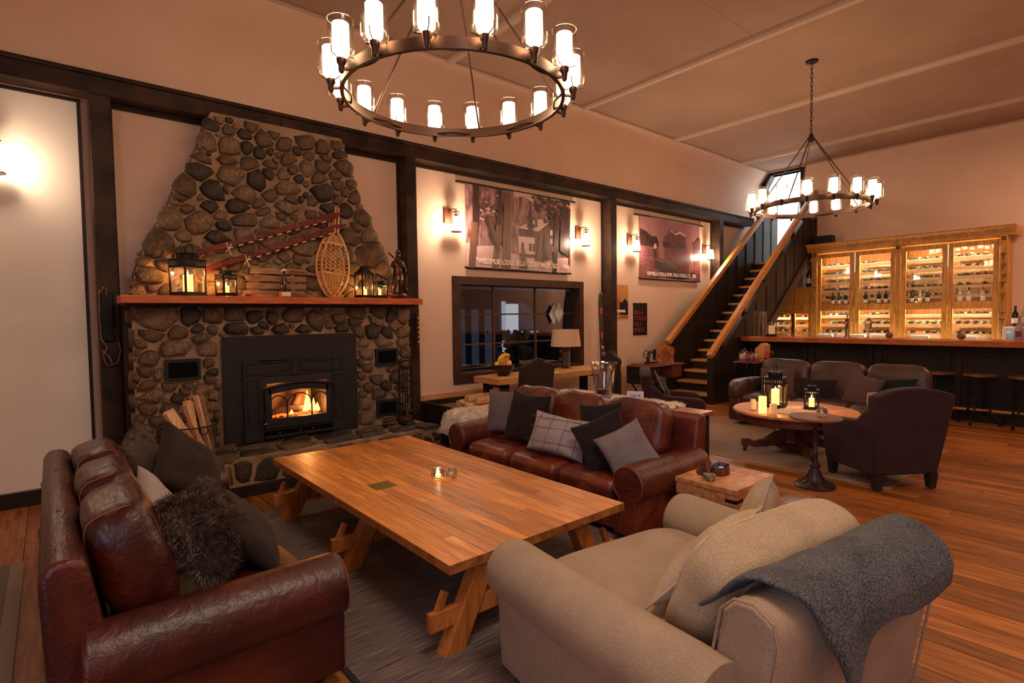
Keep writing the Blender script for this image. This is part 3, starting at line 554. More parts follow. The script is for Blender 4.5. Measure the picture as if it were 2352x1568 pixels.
def cells(L_,inside,gap,fill,seed,box,minr=.02,maxr=.055,n=10,asp=.62):
    rn=random.Random(seed); L_=list(L_)
    for _ in range(6000):
        if fill<=0: break
        x=rn.uniform(box[0],box[1]); z=rn.uniform(box[2],box[3]); r_=rn.uniform(minr,maxr)
        if not inside(x,z): continue
        ok=True
        for a in L_:
            dx=(x-a[0])/(a[2]+r_*.8); dz=(z-a[1])/(a[3]+r_*.8*asp)
            if dx*dx+dz*dz<1: ok=False;break
        if ok: L_.append((x,z,r_,r_*asp,rn.choice([.1,.3,.35,.4,.45]))); fill-=1
    out=[]
    for i,(x,z,rx,rz,t) in enumerate(L_):
        P=[]
        ph=rn.random()*6; 
        for k in range(n):
            a=2*PI*(k+rn.uniform(-.25,.25))/n; c_,s_=math.cos(a),math.sin(a)
            e=3.4; r_=(abs(c_/rx)**e+abs(s_/rz)**e)**(-1/e)*(1.62+.10*math.sin(2*a+ph)+rn.uniform(-.10,.10))
            for j,(x2,z2,rx2,rz2,_t) in enumerate(L_):
                if i==j: continue
                dx,dz=x2-x,z2-z; D=math.hypot(dx,dz)
                if D>.75 or D<1e-4: continue
                ux,uz=dx/D,dz/D; s1=1/math.hypot(ux/rx,uz/rz); s2=1/math.hypot(ux/rx2,uz/rz2)
                ca=c_*ux+s_*uz
                if ca>.05: r_=min(r_,(D*s1/(s1+s2)-gap/2)/ca)
            if r_<.008: r_=.008
            px,pz=x+c_*r_,z+s_*r_
            q=0
            while not inside(px,pz) and q<12: r_*=.92; px,pz=x+c_*r_,z+s_*r_; q+=1
            P.append((px,pz))
        out.append((P,t,max(rx,rz)))
    return out
def pollx(z,pts):
    for (xa,za),(xb,zb) in zip(pts,pts[1:]):
        if zb<=z<=za: return xa+(xb-xa)*(za-z)/(za-zb)
    return pts[-1][0]
def insU(x,z): return 1.83<z<3.63 and pollx(z,UPO)-.03<x<pollx(z,UPR)+.015
HOLES=[(1.24,2.67,.3,1.455),(.77,1.10,1.03,1.27),(2.87,3.19,1.03,1.27),(2.87,3.18,.44,.67)]
def insL(x,z):
    if not (.565<x<3.36 and .37<z<1.745): return False
    return not any(a-.005<x<b_+.005 and c-.005<z<d+.005 for a,b_,c,d in HOLES)
parse=lambda s:[tuple(map(float,q.split(','))) for q in s.split()]
def putstones(cl,y0,depth,sd,rotx=None,T=None,name='stone',par=None):
    for k,(P,t,r_) in enumerate(cl):
        cx=sum(p[0] for p in P)/len(P); cz=sum(p[1] for p in P)/len(P)
        vs,fs=stonemesh([(p[0]-cx,p[1]-cz) for p in P],depth*(.7+.6*((k*37%11)/11))*(.8+min(.5,r_*3)),sd+k)
        b=MB(); b.add(vs,fs)
        mt=stoneD if t<.19 else (stoneM if t<.37 else stoneL)
        o=b.build(name,mt,par or fp,ang=50)
        if T: o.matrix_local=T@Matrix.Translation((cx,0,cz))
        else: o.location=(cx,y0,cz)
putstones(cells(parse(UP),insU,.011,62,3,(.5,3.3,1.85,3.6)),6.02,.045,100)
putstones(cells([q for q in parse(LO) if insL(q[0],q[1])],insL,.013,18,4,(.56,3.36,.38,1.74),.025,.06),5.92,.05,400)
# dark left flank
sf=[(.0+.11+.22*i+.05*(j%2),.5+.19*j,.10,.075,.3) for j in range(7) for i in range(2)]
def insS(x,z): return -.02<x<.47 and .37<z<1.75
Tl=Matrix.Translation((.56,5.92,0))@Matrix.Rotation(R(-90),4,'Z')@Matrix.Scale(1,4)
Tl=Matrix(((0,1,0,.56),(-1,0,0,YW-.02),(0,0,1,0),(0,0,0,1)))
putstones(cells(sf,insS,.02,0,5,(0,.46,.4,1.7)),0,.035,700,T=Tl)
hs=thing('raised_stone_hearth','raised flagstone hearth with rubble front running before the stove','hearth')
# hearth: flagstones on top, rubble on the front
HT=[(.72,.12,.19,.10,.1),(1.10,.10,.17,.07,.3),(1.15,.30,.15,.08,.1),(.85,.36,.2,.09,.15),(1.45,.14,.16,.06,.1),(1.52,.36,.17,.09,.3),(1.85,.16,.2,.08,.3),(1.90,.40,.14,.07,.1),(2.25,.12,.16,.06,.1),(2.28,.34,.20,.09,.1),(2.62,.16,.16,.07,.1),(2.68,.40,.2,.07,.3),(2.98,.14,.15,.07,.1),(3.02,.38,.12,.08,.3),(3.22,.22,.14,.14,.12),(.6,.45,.1,.08,.1),(1.22,.5,.12,.05,.3),(1.75,.52,.12,.04,.1),(2.45,.52,.16,.04,.1)]
def insH(x,z): return .53<x<3.40 and -.02<z<.575
Tt=Matrix(((1,0,0,0),(0,0,1,5.33),(0,-1,0,.352),(0,0,0,1)))
putstones(cells(HT,insH,.02,0,6,(.5,3.4,0,.57),n=15),0,.022,800,T=Tt,par=hs)
MB().box(.52,3.40,5.33,5.918,0,.35).build('mortar_core',mortarm,hs,smooth=False)
HF=[(.8,.22,.16,.09,.3),(1.08,.22,.10,.08,.3),(1.30,.24,.07,.06,.1),(1.49,.20,.11,.09,.12),(1.70,.27,.05,.03,.12),(1.72,.16,.09,.05,.35),(1.95,.21,.13,.08,.3),(2.22,.22,.11,.08,.15),(2.48,.20,.12,.08,.3),(2.75,.24,.11,.06,.12),(2.95,.18,.08,.05,.35),(3.10,.27,.10,.03,.35),(3.22,.19,.09,.05,.15),(3.34,.25,.05,.03,.1)]
def insF(x,z): return .53<x<3.39 and .11<z<.335
putstones(cells(HF,insF,.018,0,7,(.5,3.4,.1,.33)),5.335,.022,900,par=hs)
MB().box(.5,3.41,5.305,5.325,0,.105).build('hearth_baseboard',blackpanel,hs,smooth=False,bev=.005)
MB().box(.465,3.40,5.66,6.04,1.765,1.835).build('mantel_shelf',mantelm,fp,smooth=False,bev=.004)
MB().box(.50,3.38,5.80,5.93,1.735,1.764).build('mantel_cleat',blackpanel,fp,smooth=False)
for (a,b_,c,d) in [(.79,1.08,1.05,1.25),(2.885,3.17,1.055,1.255),(2.885,3.155,.455,.65)]:
    fr=MB(); y=5.865
    fr.box(a,b_,y,y+.03,d-.028,d); fr.box(a,b_,y,y+.03,c,c+.028); fr.box(a,a+.028,y,y+.03,c+.028,d-.028); fr.box(b_-.028,b_,y,y+.03,c+.028,d-.028); fr.box(a+.01,b_-.01,y+.025,y+.08,c+.01,d-.01)
    v=fr.build('vent_grille',stovem,fp,smooth=False,bev=.003)
    n_=9
    for k in range(n_):
        z=c+.038+(d-c-.076)*k/(n_-1); MB().cb(((a+b_)/2,y+.012,z),(b_-a-.06,.014,.004),Matrix.Rotation(R(35),3,'X').to_euler()).build('louvre',iron,v,smooth=False)
# ---- fireplace insert
fi=thing('fireplace_insert','matte black wood-burning fireplace insert with arched glass door and lit fire','stove',(0,0,0))
Y0=5.86
b=MB()
for q in [(1.265,1.49,1.26-.84+.0,1.445),]: pass
b.box(1.265,1.50,Y0,Y0+.02,.365,1.445); b.box(2.43,2.645,Y0,Y0+.02,.365,1.445); b.box(1.50,2.43,Y0,Y0+.02,1.0,1.445); b.box(1.50,2.43,Y0,Y0+.02,.365,.42)
b.build('surround_plate',stovem,fi,smooth=False,bev=.003)
b=MB() # cast front frame
for q in [(1.44,1.60,Y0-.03,Y0,.38,1.19),(2.34,2.475,Y0-.03,Y0,.38,1.19),(1.60,2.34,Y0-.03,Y0,1.03,1.19),(1.43,1.61,Y0-.042,Y0,.38,.47),(2.33,2.485,Y0-.042,Y0,.38,.47)]: b.box(*q)
b.build('cast_surround',stovem,fi,smooth=False,bev=.006)
def framepanel(poly,y,t=.010): 
    pts=[(x,y,z) for x,z in poly]; return MB().tube(pts,t*.6,4,closed=True)
for poly in ([(1.475,.52),(1.57,.52),(1.57,1.0),(1.475,1.0)],[(2.37,.52),(2.45,.52),(2.45,1.0),(2.37,1.0)],[(1.47,1.05),(1.70,1.06),(1.90,1.085),(1.88,1.165),(1.47,1.165)],[(2.45,1.05),(2.2,1.06),(2.0,1.08),(1.99,1.165),(2.45,1.165)]):
    framepanel(poly,Y0-.031).build('raised_moulding',stovem,fi,ang=80)
b=MB(); b.prism([(1.905,1.03),(1.985,1.03),(1.97,1.19),(1.91,1.19)],Y0-.045,Y0-.028,'y'); b.build('keystone',stovem,fi,smooth=False,bev=.004)
# stove body box, open to the glass
b=MB(); yb=Y0-.02; ye=YW-.05
for q in [(1.60,1.66,yb,ye,.40,1.03),(2.28,2.34,yb,ye,.40,1.03),(1.66,2.28,yb,ye,.40,.575),(1.66,2.28,yb,ye,.955,1.03),(1.66,2.28,ye-.03,ye,.57,.96)]: b.box(*q)
b.build('firebox',plain('sooty_steel',(.03,.022,.018),.8),fi,smooth=False)
fb=tex('fire_brick',(.30,.22,.12),(.44,.34,.20),scale=(4,4,9),nscale=3,rough=.9,bump=.2)
MB().box(1.67,2.27,ye-.05,ye-.032,.58,.95).build('firebrick_lining',fb,fi,smooth=False)
arc=lambda x:.90+.045*math.cos((x-1.97)/.33*PI/2*.9)
# door: arched frame with opening
N_=16; b=MB(); yd0,yd1=Y0-.075,Y0-.02
xs_=[1.665+(2.275-1.665)*i/N_ for i in range(N_+1)]
for i in range(N_):
    xa,xb=xs_[i],xs_[i+1]; za,zb=arc(xa)-.065,arc(xb)-.065; zc,zd=arc(xa),arc(xb)
    b.add([(xa,yd0,za),(xb,yd0,zb),(xb,yd0,zd),(xa,yd0,zc),(xa,yd1,za),(xb,yd1,zb),(xb,yd1,zd),(xa,yd1,zc)],[(0,1,2,3),(4,7,6,5),(0,4,5,1),(3,2,6,7)])
b.box(1.625,1.69,yd0,yd1,.50,.905); b.box(2.25,2.315,yd0,yd1,.50,.905); b.box(1.69,2.25,yd0,yd1,.50,.595)
dr=b.build('door',stovem,fi,ang=30,bev=.004)
MB().tube([(x,yd0-.006,arc(x)+.012) for x in [1.61+.72*i/20 for i in range(21)]],.014,6).build('arched_lip',plain('warm_black_iron',(.035,.022,.02),.4,.5),dr)
for cx,rw in ((1.755,.085),(1.97,.125),(2.185,.085)):
    pts=[]
    for i in range(13):
        a=PI*i/12; pts.append((cx-rw*math.cos(a),yd0+.012,.74+.10*math.sin(a)*(1 if rw>.1 else .9)))
    MB().tube(pts,.007,6).build('gothic_bar',stovem,dr)
for x in (1.843,2.097): MB().tube([(x,yd0+.012,.59),(x,yd0+.012,.745)],.008,6).build('gothic_bar',stovem,dr)
MB().box(1.69,2.25,yd1-.01,yd1-.006,.58,.90).build('glass_pane',glassmat('stove_glass',mixf=.02),dr,smooth=False)
MB().tube([(1.64,yd0,.66),(1.62,yd0-.03,.665),(1.60,yd0-.04,.64),(1.60,yd0-.04,.58),(1.612,yd0-.03,.565)],.008,8).build('door_handle',iron,fi)
MB().sph((1.612,yd0-.03,.56),.014,10,6).build('handle_knob',chrome,fi)
b=MB(); b.box(1.62,2.33,Y0-.06,Y0-.02,.40,.425); b.box(1.62,2.33,Y0-.06,Y0-.02,.475,.492); b.box(1.62,2.33,Y0-.02,Y0,.40,.49); b.build('ash_grille_frame',stovem,fi,smooth=False,bev=.003)
b=MB()
for k in range(40): b.box(1.64+.0172*k,1.646+.0172*k,Y0-.052,Y0-.044,.424,.476)
o=b.build('grille_bars',iron,fi,smooth=False); o['kind']='stuff'
for x in (1.76,1.97,2.10): MB().cyl((x,Y0-.068,.449),(x,Y0-.05,.449),.009,n=10).build('control_knob',chrome,fi)
# fire inside: logs, embers, flames
logd=tex('charred_log',(.02,.012,.01),(.12,.05,.025),nscale=12,rough=.9,bump=.5)
lg=tag(MB().tube([(1.72,6.05,.615),(1.95,6.08,.63),(2.2,6.05,.62)],[.04,.045,.04],10).build('firewood_log',logd),'charred log lying across the embers behind the stove glass','log')
lg=tag(MB().tube([(2.0,6.12,.60),(2.08,6.15,.76)],[.05,.045],10).build('firewood_log',logd),'dark upright charred log standing at the back of the lit stove','log')
random.seed(3); b=MB()
for k in range(150): 
    b.sph((random.uniform(1.70,2.25),random.uniform(5.93,6.15),.583+random.random()*.02),random.uniform(.006,.016),5,4)
eb=b.build('embers',emis('glowing_embers',(1,.09,.012),3.0),smooth=False); tag(eb,'bed of glowing red embers on the stove floor','embers',kind='stuff')
b=MB()
for (x,y,h,r_) in [(2.19,6.02,.17,.035),(2.14,6.05,.24,.04),(2.23,6.0,.10,.03),(2.10,6.02,.10,.025),(1.95,6.0,.05,.02)]:
    b.lathe([(.0,0),(r_,.02*h/.2),(r_*.9,h*.35),(r_*.45,h*.7),(.002,h)],(x,y,.59),8)
fl_=b.build('flames',emis('fire_flame',(1,.30,.04),9)); tag(fl_,'bright orange flames burning at the right side of the stove','flame')
point('fire_light',(2.1,6.0,.70),9,(1,.36,.10),.05)
# ---------------- chandeliers
def chandelier(cx,cy,zr_,zt,label,ph=0.0,power=None):
    t=thing('chandelier',label,'chandelier',(cx,cy,zr_)); Rr=.70
    b=MB(); prof=[(Rr-.012,-.032),(Rr+.012,-.032),(Rr+.012,.032),(Rr-.012,.032)]; b.lathe(prof,n=96,closed=True); b.build('ring',bronze,t,ang=30)
    zh=zt-1.0-zr_ if zt-zr_>1.6 else .9
    zh=.95
    b=MB(); b.lathe([(.0,zh-.09),(.03,zh-.07),(.038,zh-.03),(.03,zh+.03),(.012,zh+.06),(.0,zh+.07)],n=14); b.build('hub',bronze,t)
    for k in range(5):
        a=2*PI*k/5+.5+ph; p=Vector((math.cos(a),math.sin(a),0))
        MB().tube([p*.03+Vector((0,0,zh)),p*(Rr-.02)+Vector((0,0,.03))],.0075,8).build('rod',bronze,t)
        # curved leaf bracket on the ring beneath each rod
    for k in range(8):
        a0=2*PI*(k)/8+ph; pts=[]
        for i in range(9):
            a=a0+(i-4)*.045; r_=Rr-.012-.035*math.cos((i-4)/4*PI/2)
            pts.append((r_*math.cos(a),r_*math.sin(a),-.012))
        MB().tube(pts,.007,6).build('ring_bracket',bronze,t)
    # chain
    top=zt-zr_; n_=int((top-zh-.1)/.055)
    link_m=MB().tube([(0.0145*math.cos(q)*1.0,0,.036*math.sin(q)) for q in [2*PI*i/12 for i in range(12)]],.0042,6,closed=True).mesh('chain_link',iron)
    for i in range(n_):
        link('chain_link',link_m,t,(0,0,zh+.08+i*(top-zh-.1)/n_),(0,0,PI/2*(i%2)))
    MB().lathe([(.0,top-.045),(.02,top-.04),(.03,top-.028),(.075,top-.022),(.08,top)],n=24).build('canopy',iron,t)
    # lights
    cup=MB().lathe([(.0,-.055),(.010,-.055),(.016,-.045),(.018,-.01),(.026,0),(.026,.022),(.018,.03),(.0,.03)],n=14).mesh('candle_cup',bronze)
    cl=MB()
    for q in range(3):
        a=2*PI*q/3+.4; d=Vector((math.cos(a),math.sin(a),0)); cl.tube([d*.02+Vector((0,0,.018)),d*.07+Vector((0,0,.032)),d*.076+Vector((0,0,.068))],.0035,5)
    claw=cl.mesh('claw',bronze)
    outer=MB().lathe([(.030,.034),(.060,.040),(.070,.052),(.072,.07),(.072,.235),(.069,.235),(.069,.07),(.066,.056),(.058,.045),(.03,.040)],n=28,closed=True).mesh('glass_cylinder',glassl)
    inner=MB().lathe([(.0,.045),(.040,.050),(.046,.06),(.046,.21),(.043,.214),(.036,.206),(.0,.19)],n=20).mesh('lit_shade',lampglow)
    for k in range(16):
        a=2*PI*(k+.5)/16+ph; r_=Rr+.062; p=(r_*math.cos(a),r_*math.sin(a),-.0)
        arm=MB().bar(((Rr-.0)*math.cos(a),(Rr)*math.sin(a),-.02),(r_*math.cos(a),r_*math.sin(a),-.03),.022,.012).build('arm',bronze,t,smooth=False)
        c=link('lamp_holder',cup,t,p,(0,0,a)); link('claw',claw,c); link('glass_cylinder',outer,c); link('lit_shade',inner,c)
    return t
chandelier(2.06,2.98,3.03,ZC,'large iron ring chandelier of glass lamps hanging over the big coffee table',PI/16)
chandelier(8.06,3.134,3.055,ZC,'farther iron ring chandelier on a long chain in front of the staircase and wine cabinet',.12)
# ---------------- wall sconces
def sconce(x,z,label,y=YW):
    t=thing('wall_sconce',label,'wall lamp',(x,y,z))
    MB().box(-.075,.045,-.028,0,-.11,.09).build('back_plate',tex('sconce_plate',(.16,.045,.02),(.24,.07,.03),nscale=6,rough=.45,bump=.05,metal=.3),t,smooth=False,bev=.004)
    MB().tube([(0,-.028,.05),(.0,-.06,.07),(.02,-.12,.075),(.03,-.15,.06),(.03,-.155,.075)],.007,8).build('arm',bronze,t)
    c=(.03,-.15)
    b=MB(); 
    for q in range(4):
        a=PI/4+PI/2*q; d0=(.042,.066); b.tube([(c[0]+d0[0]*math.cos(a),c[1]+d0[0]*math.sin(a),.03),(c[0]+d0[1]*math.cos(a),c[1]+d0[1]*math.sin(a),-.22)],.0045,5)
    b.lathe([(.052,.024),(.056,.024),(.056,.034),(.0,.034)],(c[0],c[1],0),4); b.lathe([(.056,-.225),(.078,-.235),(.078,-.245),(.05,-.24)],(c[0],c[1],0),16)
    b.tube([(c[0]-.03,c[1],.03),(c[0]-.01,c[1],.055),(c[0],c[1],.062),(c[0]+.01,c[1],.055),(c[0]+.03,c[1],.03)],.004,5)
    b.lathe([(.0,.0),(.022,.0),(.026,-.02),(.02,-.035),(.0,-.035)],(c[0],c[1],0),12)
    b.build('lantern_frame',bronze,t)
    MB().lathe([(.024,-.03),(.034,-.05),(.052,-.20),(.050,-.215),(.0,-.215)],(c[0],c[1],0),18).build('lit_glass',scglow,t)
    point('sconce_glow',(x+.03,y-.26,z-.16),26 if x>0 else 12,(1,.72,.50),.04)
    return t
sconce(4.27,3.02,'wall sconce left of the lodge photo banner, next to the tapestry of the snowy house')
sconce(6.90,3.02,'wall sconce between the lodge photo banner and the dark post')
sconce(8.29,3.02,'wall sconce just left of the canoe photo banner')
sconce(10.88,3.02,'wall sconce right of the canoe photo banner near the stairs')
sconce(-.335,3.09,'bright wall sconce on the pale wall at the far left edge')
# ---------------- rugs
rug_d,_nt,_b=newmat('charcoal_striated_rug'); _L=_nt.links.new
_tc=N(_nt,'ShaderNodeTexCoord'); _mp=N(_nt,'ShaderNodeMapping'); _mp.inputs['Scale'].default_value=(1.6,90,1); _L(_tc.outputs['Object'],_mp.inputs[0])
_n=N(_nt,'ShaderNodeTexNoise'); _n.inputs['Scale'].default_value=3; _n.inputs['Detail'].default_value=5; _L(_mp.outputs[0],_n.inputs['Vector'])
_cr=N(_nt,'ShaderNodeValToRGB'); _cr.color_ramp.elements[0].position=.36; _cr.color_ramp.elements[1].position=.68; _cr.color_ramp.elements[0].color=(.022,.016,.015,1); _cr.color_ramp.elements[1].color=(.27,.19,.165,1); _L(_n.outputs[0],_cr.inputs[0]); _L(_cr.outputs[0],_b.inputs['Base Color']); _b.inputs['Roughness'].default_value=.9
_bp=N(_nt,'ShaderNodeBump'); _bp.inputs['Strength'].default_value=.5; _bp.inputs['Distance'].default_value=.004; _L(_n.outputs[0],_bp.inputs['Height']); _L(_bp.outputs[0],_b.inputs['Normal'])
t=thing('area_rug','charcoal striated rug under the big coffee table','rug')
MB().box(.98,3.30,1.2,4.77,0,.009).build('rug_field',rug_d,t,smooth=False,bev=.003)
b=MB(); kb=plain('black_binding',(.012,.011,.012),.8); b.box(.955,.98,1.2,4.77,0,.011); b.build('rug_binding',kb,t,smooth=False); MB().box(3.3,3.325,1.2,4.77,0,.011).build('rug_binding',kb,t,smooth=False)
def striped(name,c1,c2,axis,scale,c3=None,zig=False):
    m_,nt,bs=newmat(name); L=nt.links.new; tc=N(nt,'ShaderNodeTexCoord'); wv=N(nt,'ShaderNodeTexWave'); wv.bands_direction=axis; wv.inputs['Scale'].default_value=scale; wv.inputs['Distortion'].default_value=.15
    L(tc.outputs['Object'],wv.inputs['Vector'])
    if zig:
        sp=N(nt,'ShaderNodeSeparateXYZ'); L(tc.outputs['Object'],sp.inputs[0]); pg=N(nt,'ShaderNodeMath',operation='PINGPONG'); pg.inputs[1].default_value=.022; L(sp.outputs[0],pg.inputs[0])
        ad=N(nt,'ShaderNodeMath',operation='ADD'); L(sp.outputs[1],ad.inputs[0]); L(pg.outputs[0],ad.inputs[1]); cb=N(nt,'ShaderNodeCombineXYZ'); L(ad.outputs[0],cb.inputs[1]); L(cb.outputs[0],wv.inputs['Vector'])
    cr=N(nt,'ShaderNodeValToRGB'); e=cr.color_ramp.elements; e[0].position=.35; e[1].position=.6; e[0].color=(*c1,1); e[1].color=(*c2,1); L(wv.outputs['Fac'],cr.inputs[0]); L(cr.outputs[0],bs.inputs['Base Color']); bs.inputs['Roughness'].default_value=.9
    bp=N(nt,'ShaderNodeBump'); bp.inputs['Strength'].default_value=.5; bp.inputs['Distance'].default_value=.004; L(wv.outputs['Fac'],bp.inputs['Height']); L(bp.outputs[0],bs.inputs['Normal']); return m_
t=thing('area_rug','tan and grey striped flatweave rug under the round table and armchairs','rug')
MB().box(5.76,7.82,1.53,4.0,0,.008).build('rug_field',striped('striped_flatweave',(.20,.125,.085),(.42,.29,.20),'Y',11),t,smooth=False,bev=.002)
b=MB(); kb=plain('grey_binding',(.35,.28,.23),.9); b.box(5.74,5.76,1.53,4.0,0,.009); b.build('rug_binding',kb,t,smooth=False); MB().box(7.82,7.84,1.53,4.0,0,.009).build('rug_binding',kb,t,smooth=False)
t=thing('door_mat_rug','taupe zigzag runner rug with a plain border behind the left sofa','rug')
MB().box(-1.6,-.26,1.0,4.88,0,.008).build('rug_field',striped('zigzag_weave',(.07,.055,.045),(.26,.21,.17),'Y',22,zig=True),t,smooth=False,bev=.002)
MB().box(-.26,-.19,1.0,4.88,0,.0085).build('rug_border',plain('rug_border_taupe',(.27,.21,.16),.9),t,smooth=False,bev=.002)
# ---------------- big coffee table
t=thing('coffee_table','large low orange plank coffee table on slanted trestle legs','coffee table',(2.0,3.39,0))
random.seed(21)
x0,x1,y0,y1=-.635,.635,-1.31,1.315; cols=[]
x=x0; ns=18; sw=(x1-x0)/ns
strips=0
for i in range(ns):
    y=y0-random.random()*.9
    while y<y1:
        L_=random.uniform(.55,1.35); a=max(y,y0); c=min(y+L_,y1)
        if c-a>.04:
            if y1-c<.12: c=y1
            q=MB().box(-sw/2+.0011,sw/2-.0011,-(c-a)/2+.0009,(c-a)/2-.0009,-.042,0).build('strip',tablem,t,smooth=False); q.location=(x0+sw*(i+.5),(a+c)/2,.460)
            strips+=1
            if c>=y1: break
        y+=L_
MB().box(x0,x1,y0-.003,y0,.416,.4605).build('end_grain_edge',tex('table_edge',(.20,.06,.012),(.44,.17,.04),nscale=18,rough=.45,bump=.15),t,smooth=False)
MB().box(x0-.003,x0,y0,y1,.416,.4605).build('side_edge',tablelegm,t,smooth=False)
MB().box(-.12,.035,-.075,.075,.460,.4612).build('inlay_square',plain('olive_inlay',(.13,.085,.012),.4),t,smooth=False).location=(-.26,.02,0)
for ty in (-1.235,-.08,1.08):
    for s in (-1,1):
        cx=-.05
        pb=[(cx+s*.603,0),(cx+s*.483,0),(cx+s*.27,.415),(cx+s*.385,.415)]
        MB().prism(pb if s>0 else pb[::-1],ty-.04,ty+.04,'y').build('leg',tablelegm,t,smooth=False,bev=.005)
        MB().cb((cx+s*.60,ty,.24),(.035,.028,.15),Matrix.Rotation(-s*.45,3,'Y').to_euler()).build('wedge',tablelegm,t,smooth=False,bev=.004)
    MB().box(cx-.66,cx+.66,ty-.018,ty+.018,.135,.225).build('stretcher',tablelegm,t,smooth=False,bev=.004)
# crystal votives on the table
def votive(x,y,z,r_,label,lit=True,facets=9,grp=None):
    t=thing('glass_votive',label,'candle holder',(x,y,z),0,grp)
    b=MB(); pr=[(.0,0),(r_*.55,0),(r_*.85,r_*.25),(r_,r_*.75),(r_*.88,r_*1.25),(r_*.62,r_*1.55),(r_*.50,r_*1.50),(r_*.62,r_*1.15),(r_*.66,r_*.75),(r_*.5,r_*.4),(.0,r_*.35)]
    b.lathe(pr,n=facets); b.build('crystal_bowl',thickglass,t,smooth=False,bev=.004)
    MB().lathe([(.0,r_*.36),(r_*.40,r_*.36),(r_*.40,r_*.62),(.0,r_*.62)],n=12).build('tealight',waxlit if lit else wax,t)
    if lit:
        MB().lathe([(.0,r_*.62),(.004,r_*.7),(.0045,r_*.8),(.0,r_*1.0)],n=6).build('flame',flamehot,t); point('votive_light',(x,y,z+r_*.9),1.6,(1,.55,.3),.01)
    return t
votive(2.06,3.27,.461,.052,'lit faceted crystal candle bowl, left of the pair on the coffee table')
votive(2.155,3.245,.461,.045,'smaller crystal candle bowl, right of the pair on the coffee table',False)
# ---------------- leather sofas (built facing -y)
def seam(pts,parent,r_=.004,mat=None,closed=False): return MB().tube(pts,r_,5,closed=closed).build('seam',mat or leather_seam,parent)
def leather_sofa(label,Wd,D,hb_,loc,rz,seed,seat=.43,leatherm=leatherm):
    t=thing('leather_sofa',label,'sofa',loc,rz); hw=Wd/2; ra=.125; pw=.20
    inner=hw-ra-.02-pw/2-.0
    ai=hw-.27 # inner face of arms
    b=MB(); b.box(-ai-.02,ai+.02,-D/2+.06,D/2-.06,.05,.27); b.build('base',leatherm,t,bev=.02)
    # back shell, raked
    b=MB(); b.prism([(D/2-.24,.06),(D/2-.02,.06),(D/2+.0,hb_-.05),(D/2-.03,hb_-.005),(D/2-.09,hb_),(D/2-.13,hb_-.03),(D/2-.20,.35)][::-1],-hw+.10,hw-.10,'x'); b.build('back_shell',leatherm,t,bev=.022,seg=3)
    for k in (-.25,.25):
        seam([(k*Wd*.72,D/2-.13,hb_-.04),(k*Wd*.72,D/2-.06,hb_+.003),(k*Wd*.72,D/2+.0,hb_-.06),(k*Wd*.72,D/2-.012,.2)],t)
    for s in (-1,1):
        # arm: panel plus roll, extruded along depth
        pr=[]; c=(s*(hw-.135),.43)
        for i in range(25):
            a=R(-55)+R(290)*i/24
            pr.append((c[0]+s*(.135*math.cos(a)) if True else 0,c[1]+.135*math.sin(a)))
        poly=[(s*(hw-.07),.06)]+[(x,z) for x,z in pr]+[(s*(hw-.255),.06)]
        if s<0: poly=poly[::-1]
        b=MB(); b.prism(poly,-D/2,D/2-.10,'y'); a_=b.build('arm',leatherm,t,bev=.018,seg=3,ang=30)
        seam([(s*(hw-.135)+s*(.124*math.cos(R(-55)+R(290)*i/24)),-D/2-.001,.43+.124*math.sin(R(-55)+R(290)*i/24)) for i in range(25)]+[(s*(hw-.245),-D/2-.001,.07)],a_,.0045)
        seam([(s*(hw-.075),-D/2-.001,.31),(s*(hw-.075),-D/2-.001,.07)],a_,.0045)
    cw=(2*ai)/3
    for k in range(3):
        x=-ai+cw*(k+.5)
        o=softbox(cw-.006,D-.30,.20,p=7,puff=.035,wr=.007,seed=seed+k,n=16,nz=5).build('seat_cushion',leatherm,t,ang=180); o.location=(x,-D/2+(D-.30)/2+.005,seat-.11); o.modifiers.new('s','SUBSURF').render_levels=1
        o=softbox(cw-.01,.25,.50,p=4.2,puff=.0,wr=.014,seed=seed+10+k,n=14,nz=10).build('back_cushion',leatherm,t,ang=180); o.location=(x,D/2-.285,seat+.23); o.rotation_euler=(R(-15),0,R((k-1)*2)); o.modifiers.new('s','SUBSURF').render_levels=1
        w2=cw/2-.035
        for zz in (.13,-.10):
            pass
        for xf in (-.74,.74):
            so=[]
            for q in range(21):
                a=R(185)-R(190)*q/20; c_,s_=math.cos(a),math.sin(a); r_=((1-abs(xf)**4.2)/(abs(c_)**4.2+abs(s_)**4.2))**(1/4.2); so.append((xf*(cw-.01)/2,-c_*r_*.125*-1*1.0,s_*r_*.25))
            seam([(a_[0],a_[1],a_[2]) for a_ in so],o,.0035)
    b=MB()
    for sx in (-1,1):
        for sy in (-1,1): b=MB(); b.box(sx*(hw-.16)-.03,sx*(hw-.16)+.03,sy*(D/2-.10)-.03,sy*(D/2-.10)+.03,.010,.062); b.build('foot',blackpanel,t,smooth=False)
    return t
leather_sofa('worn oxblood leather three-seat sofa at the left, its back to the pale wall',2.32,1.0,.82,(.435,3.36,0),R(90),1)
leather_sofa('worn oxblood leather three-seat sofa facing the coffee table from the right',2.36,.97,.82,(3.49,3.385,0),R(-90),31,leatherm=leatherR)
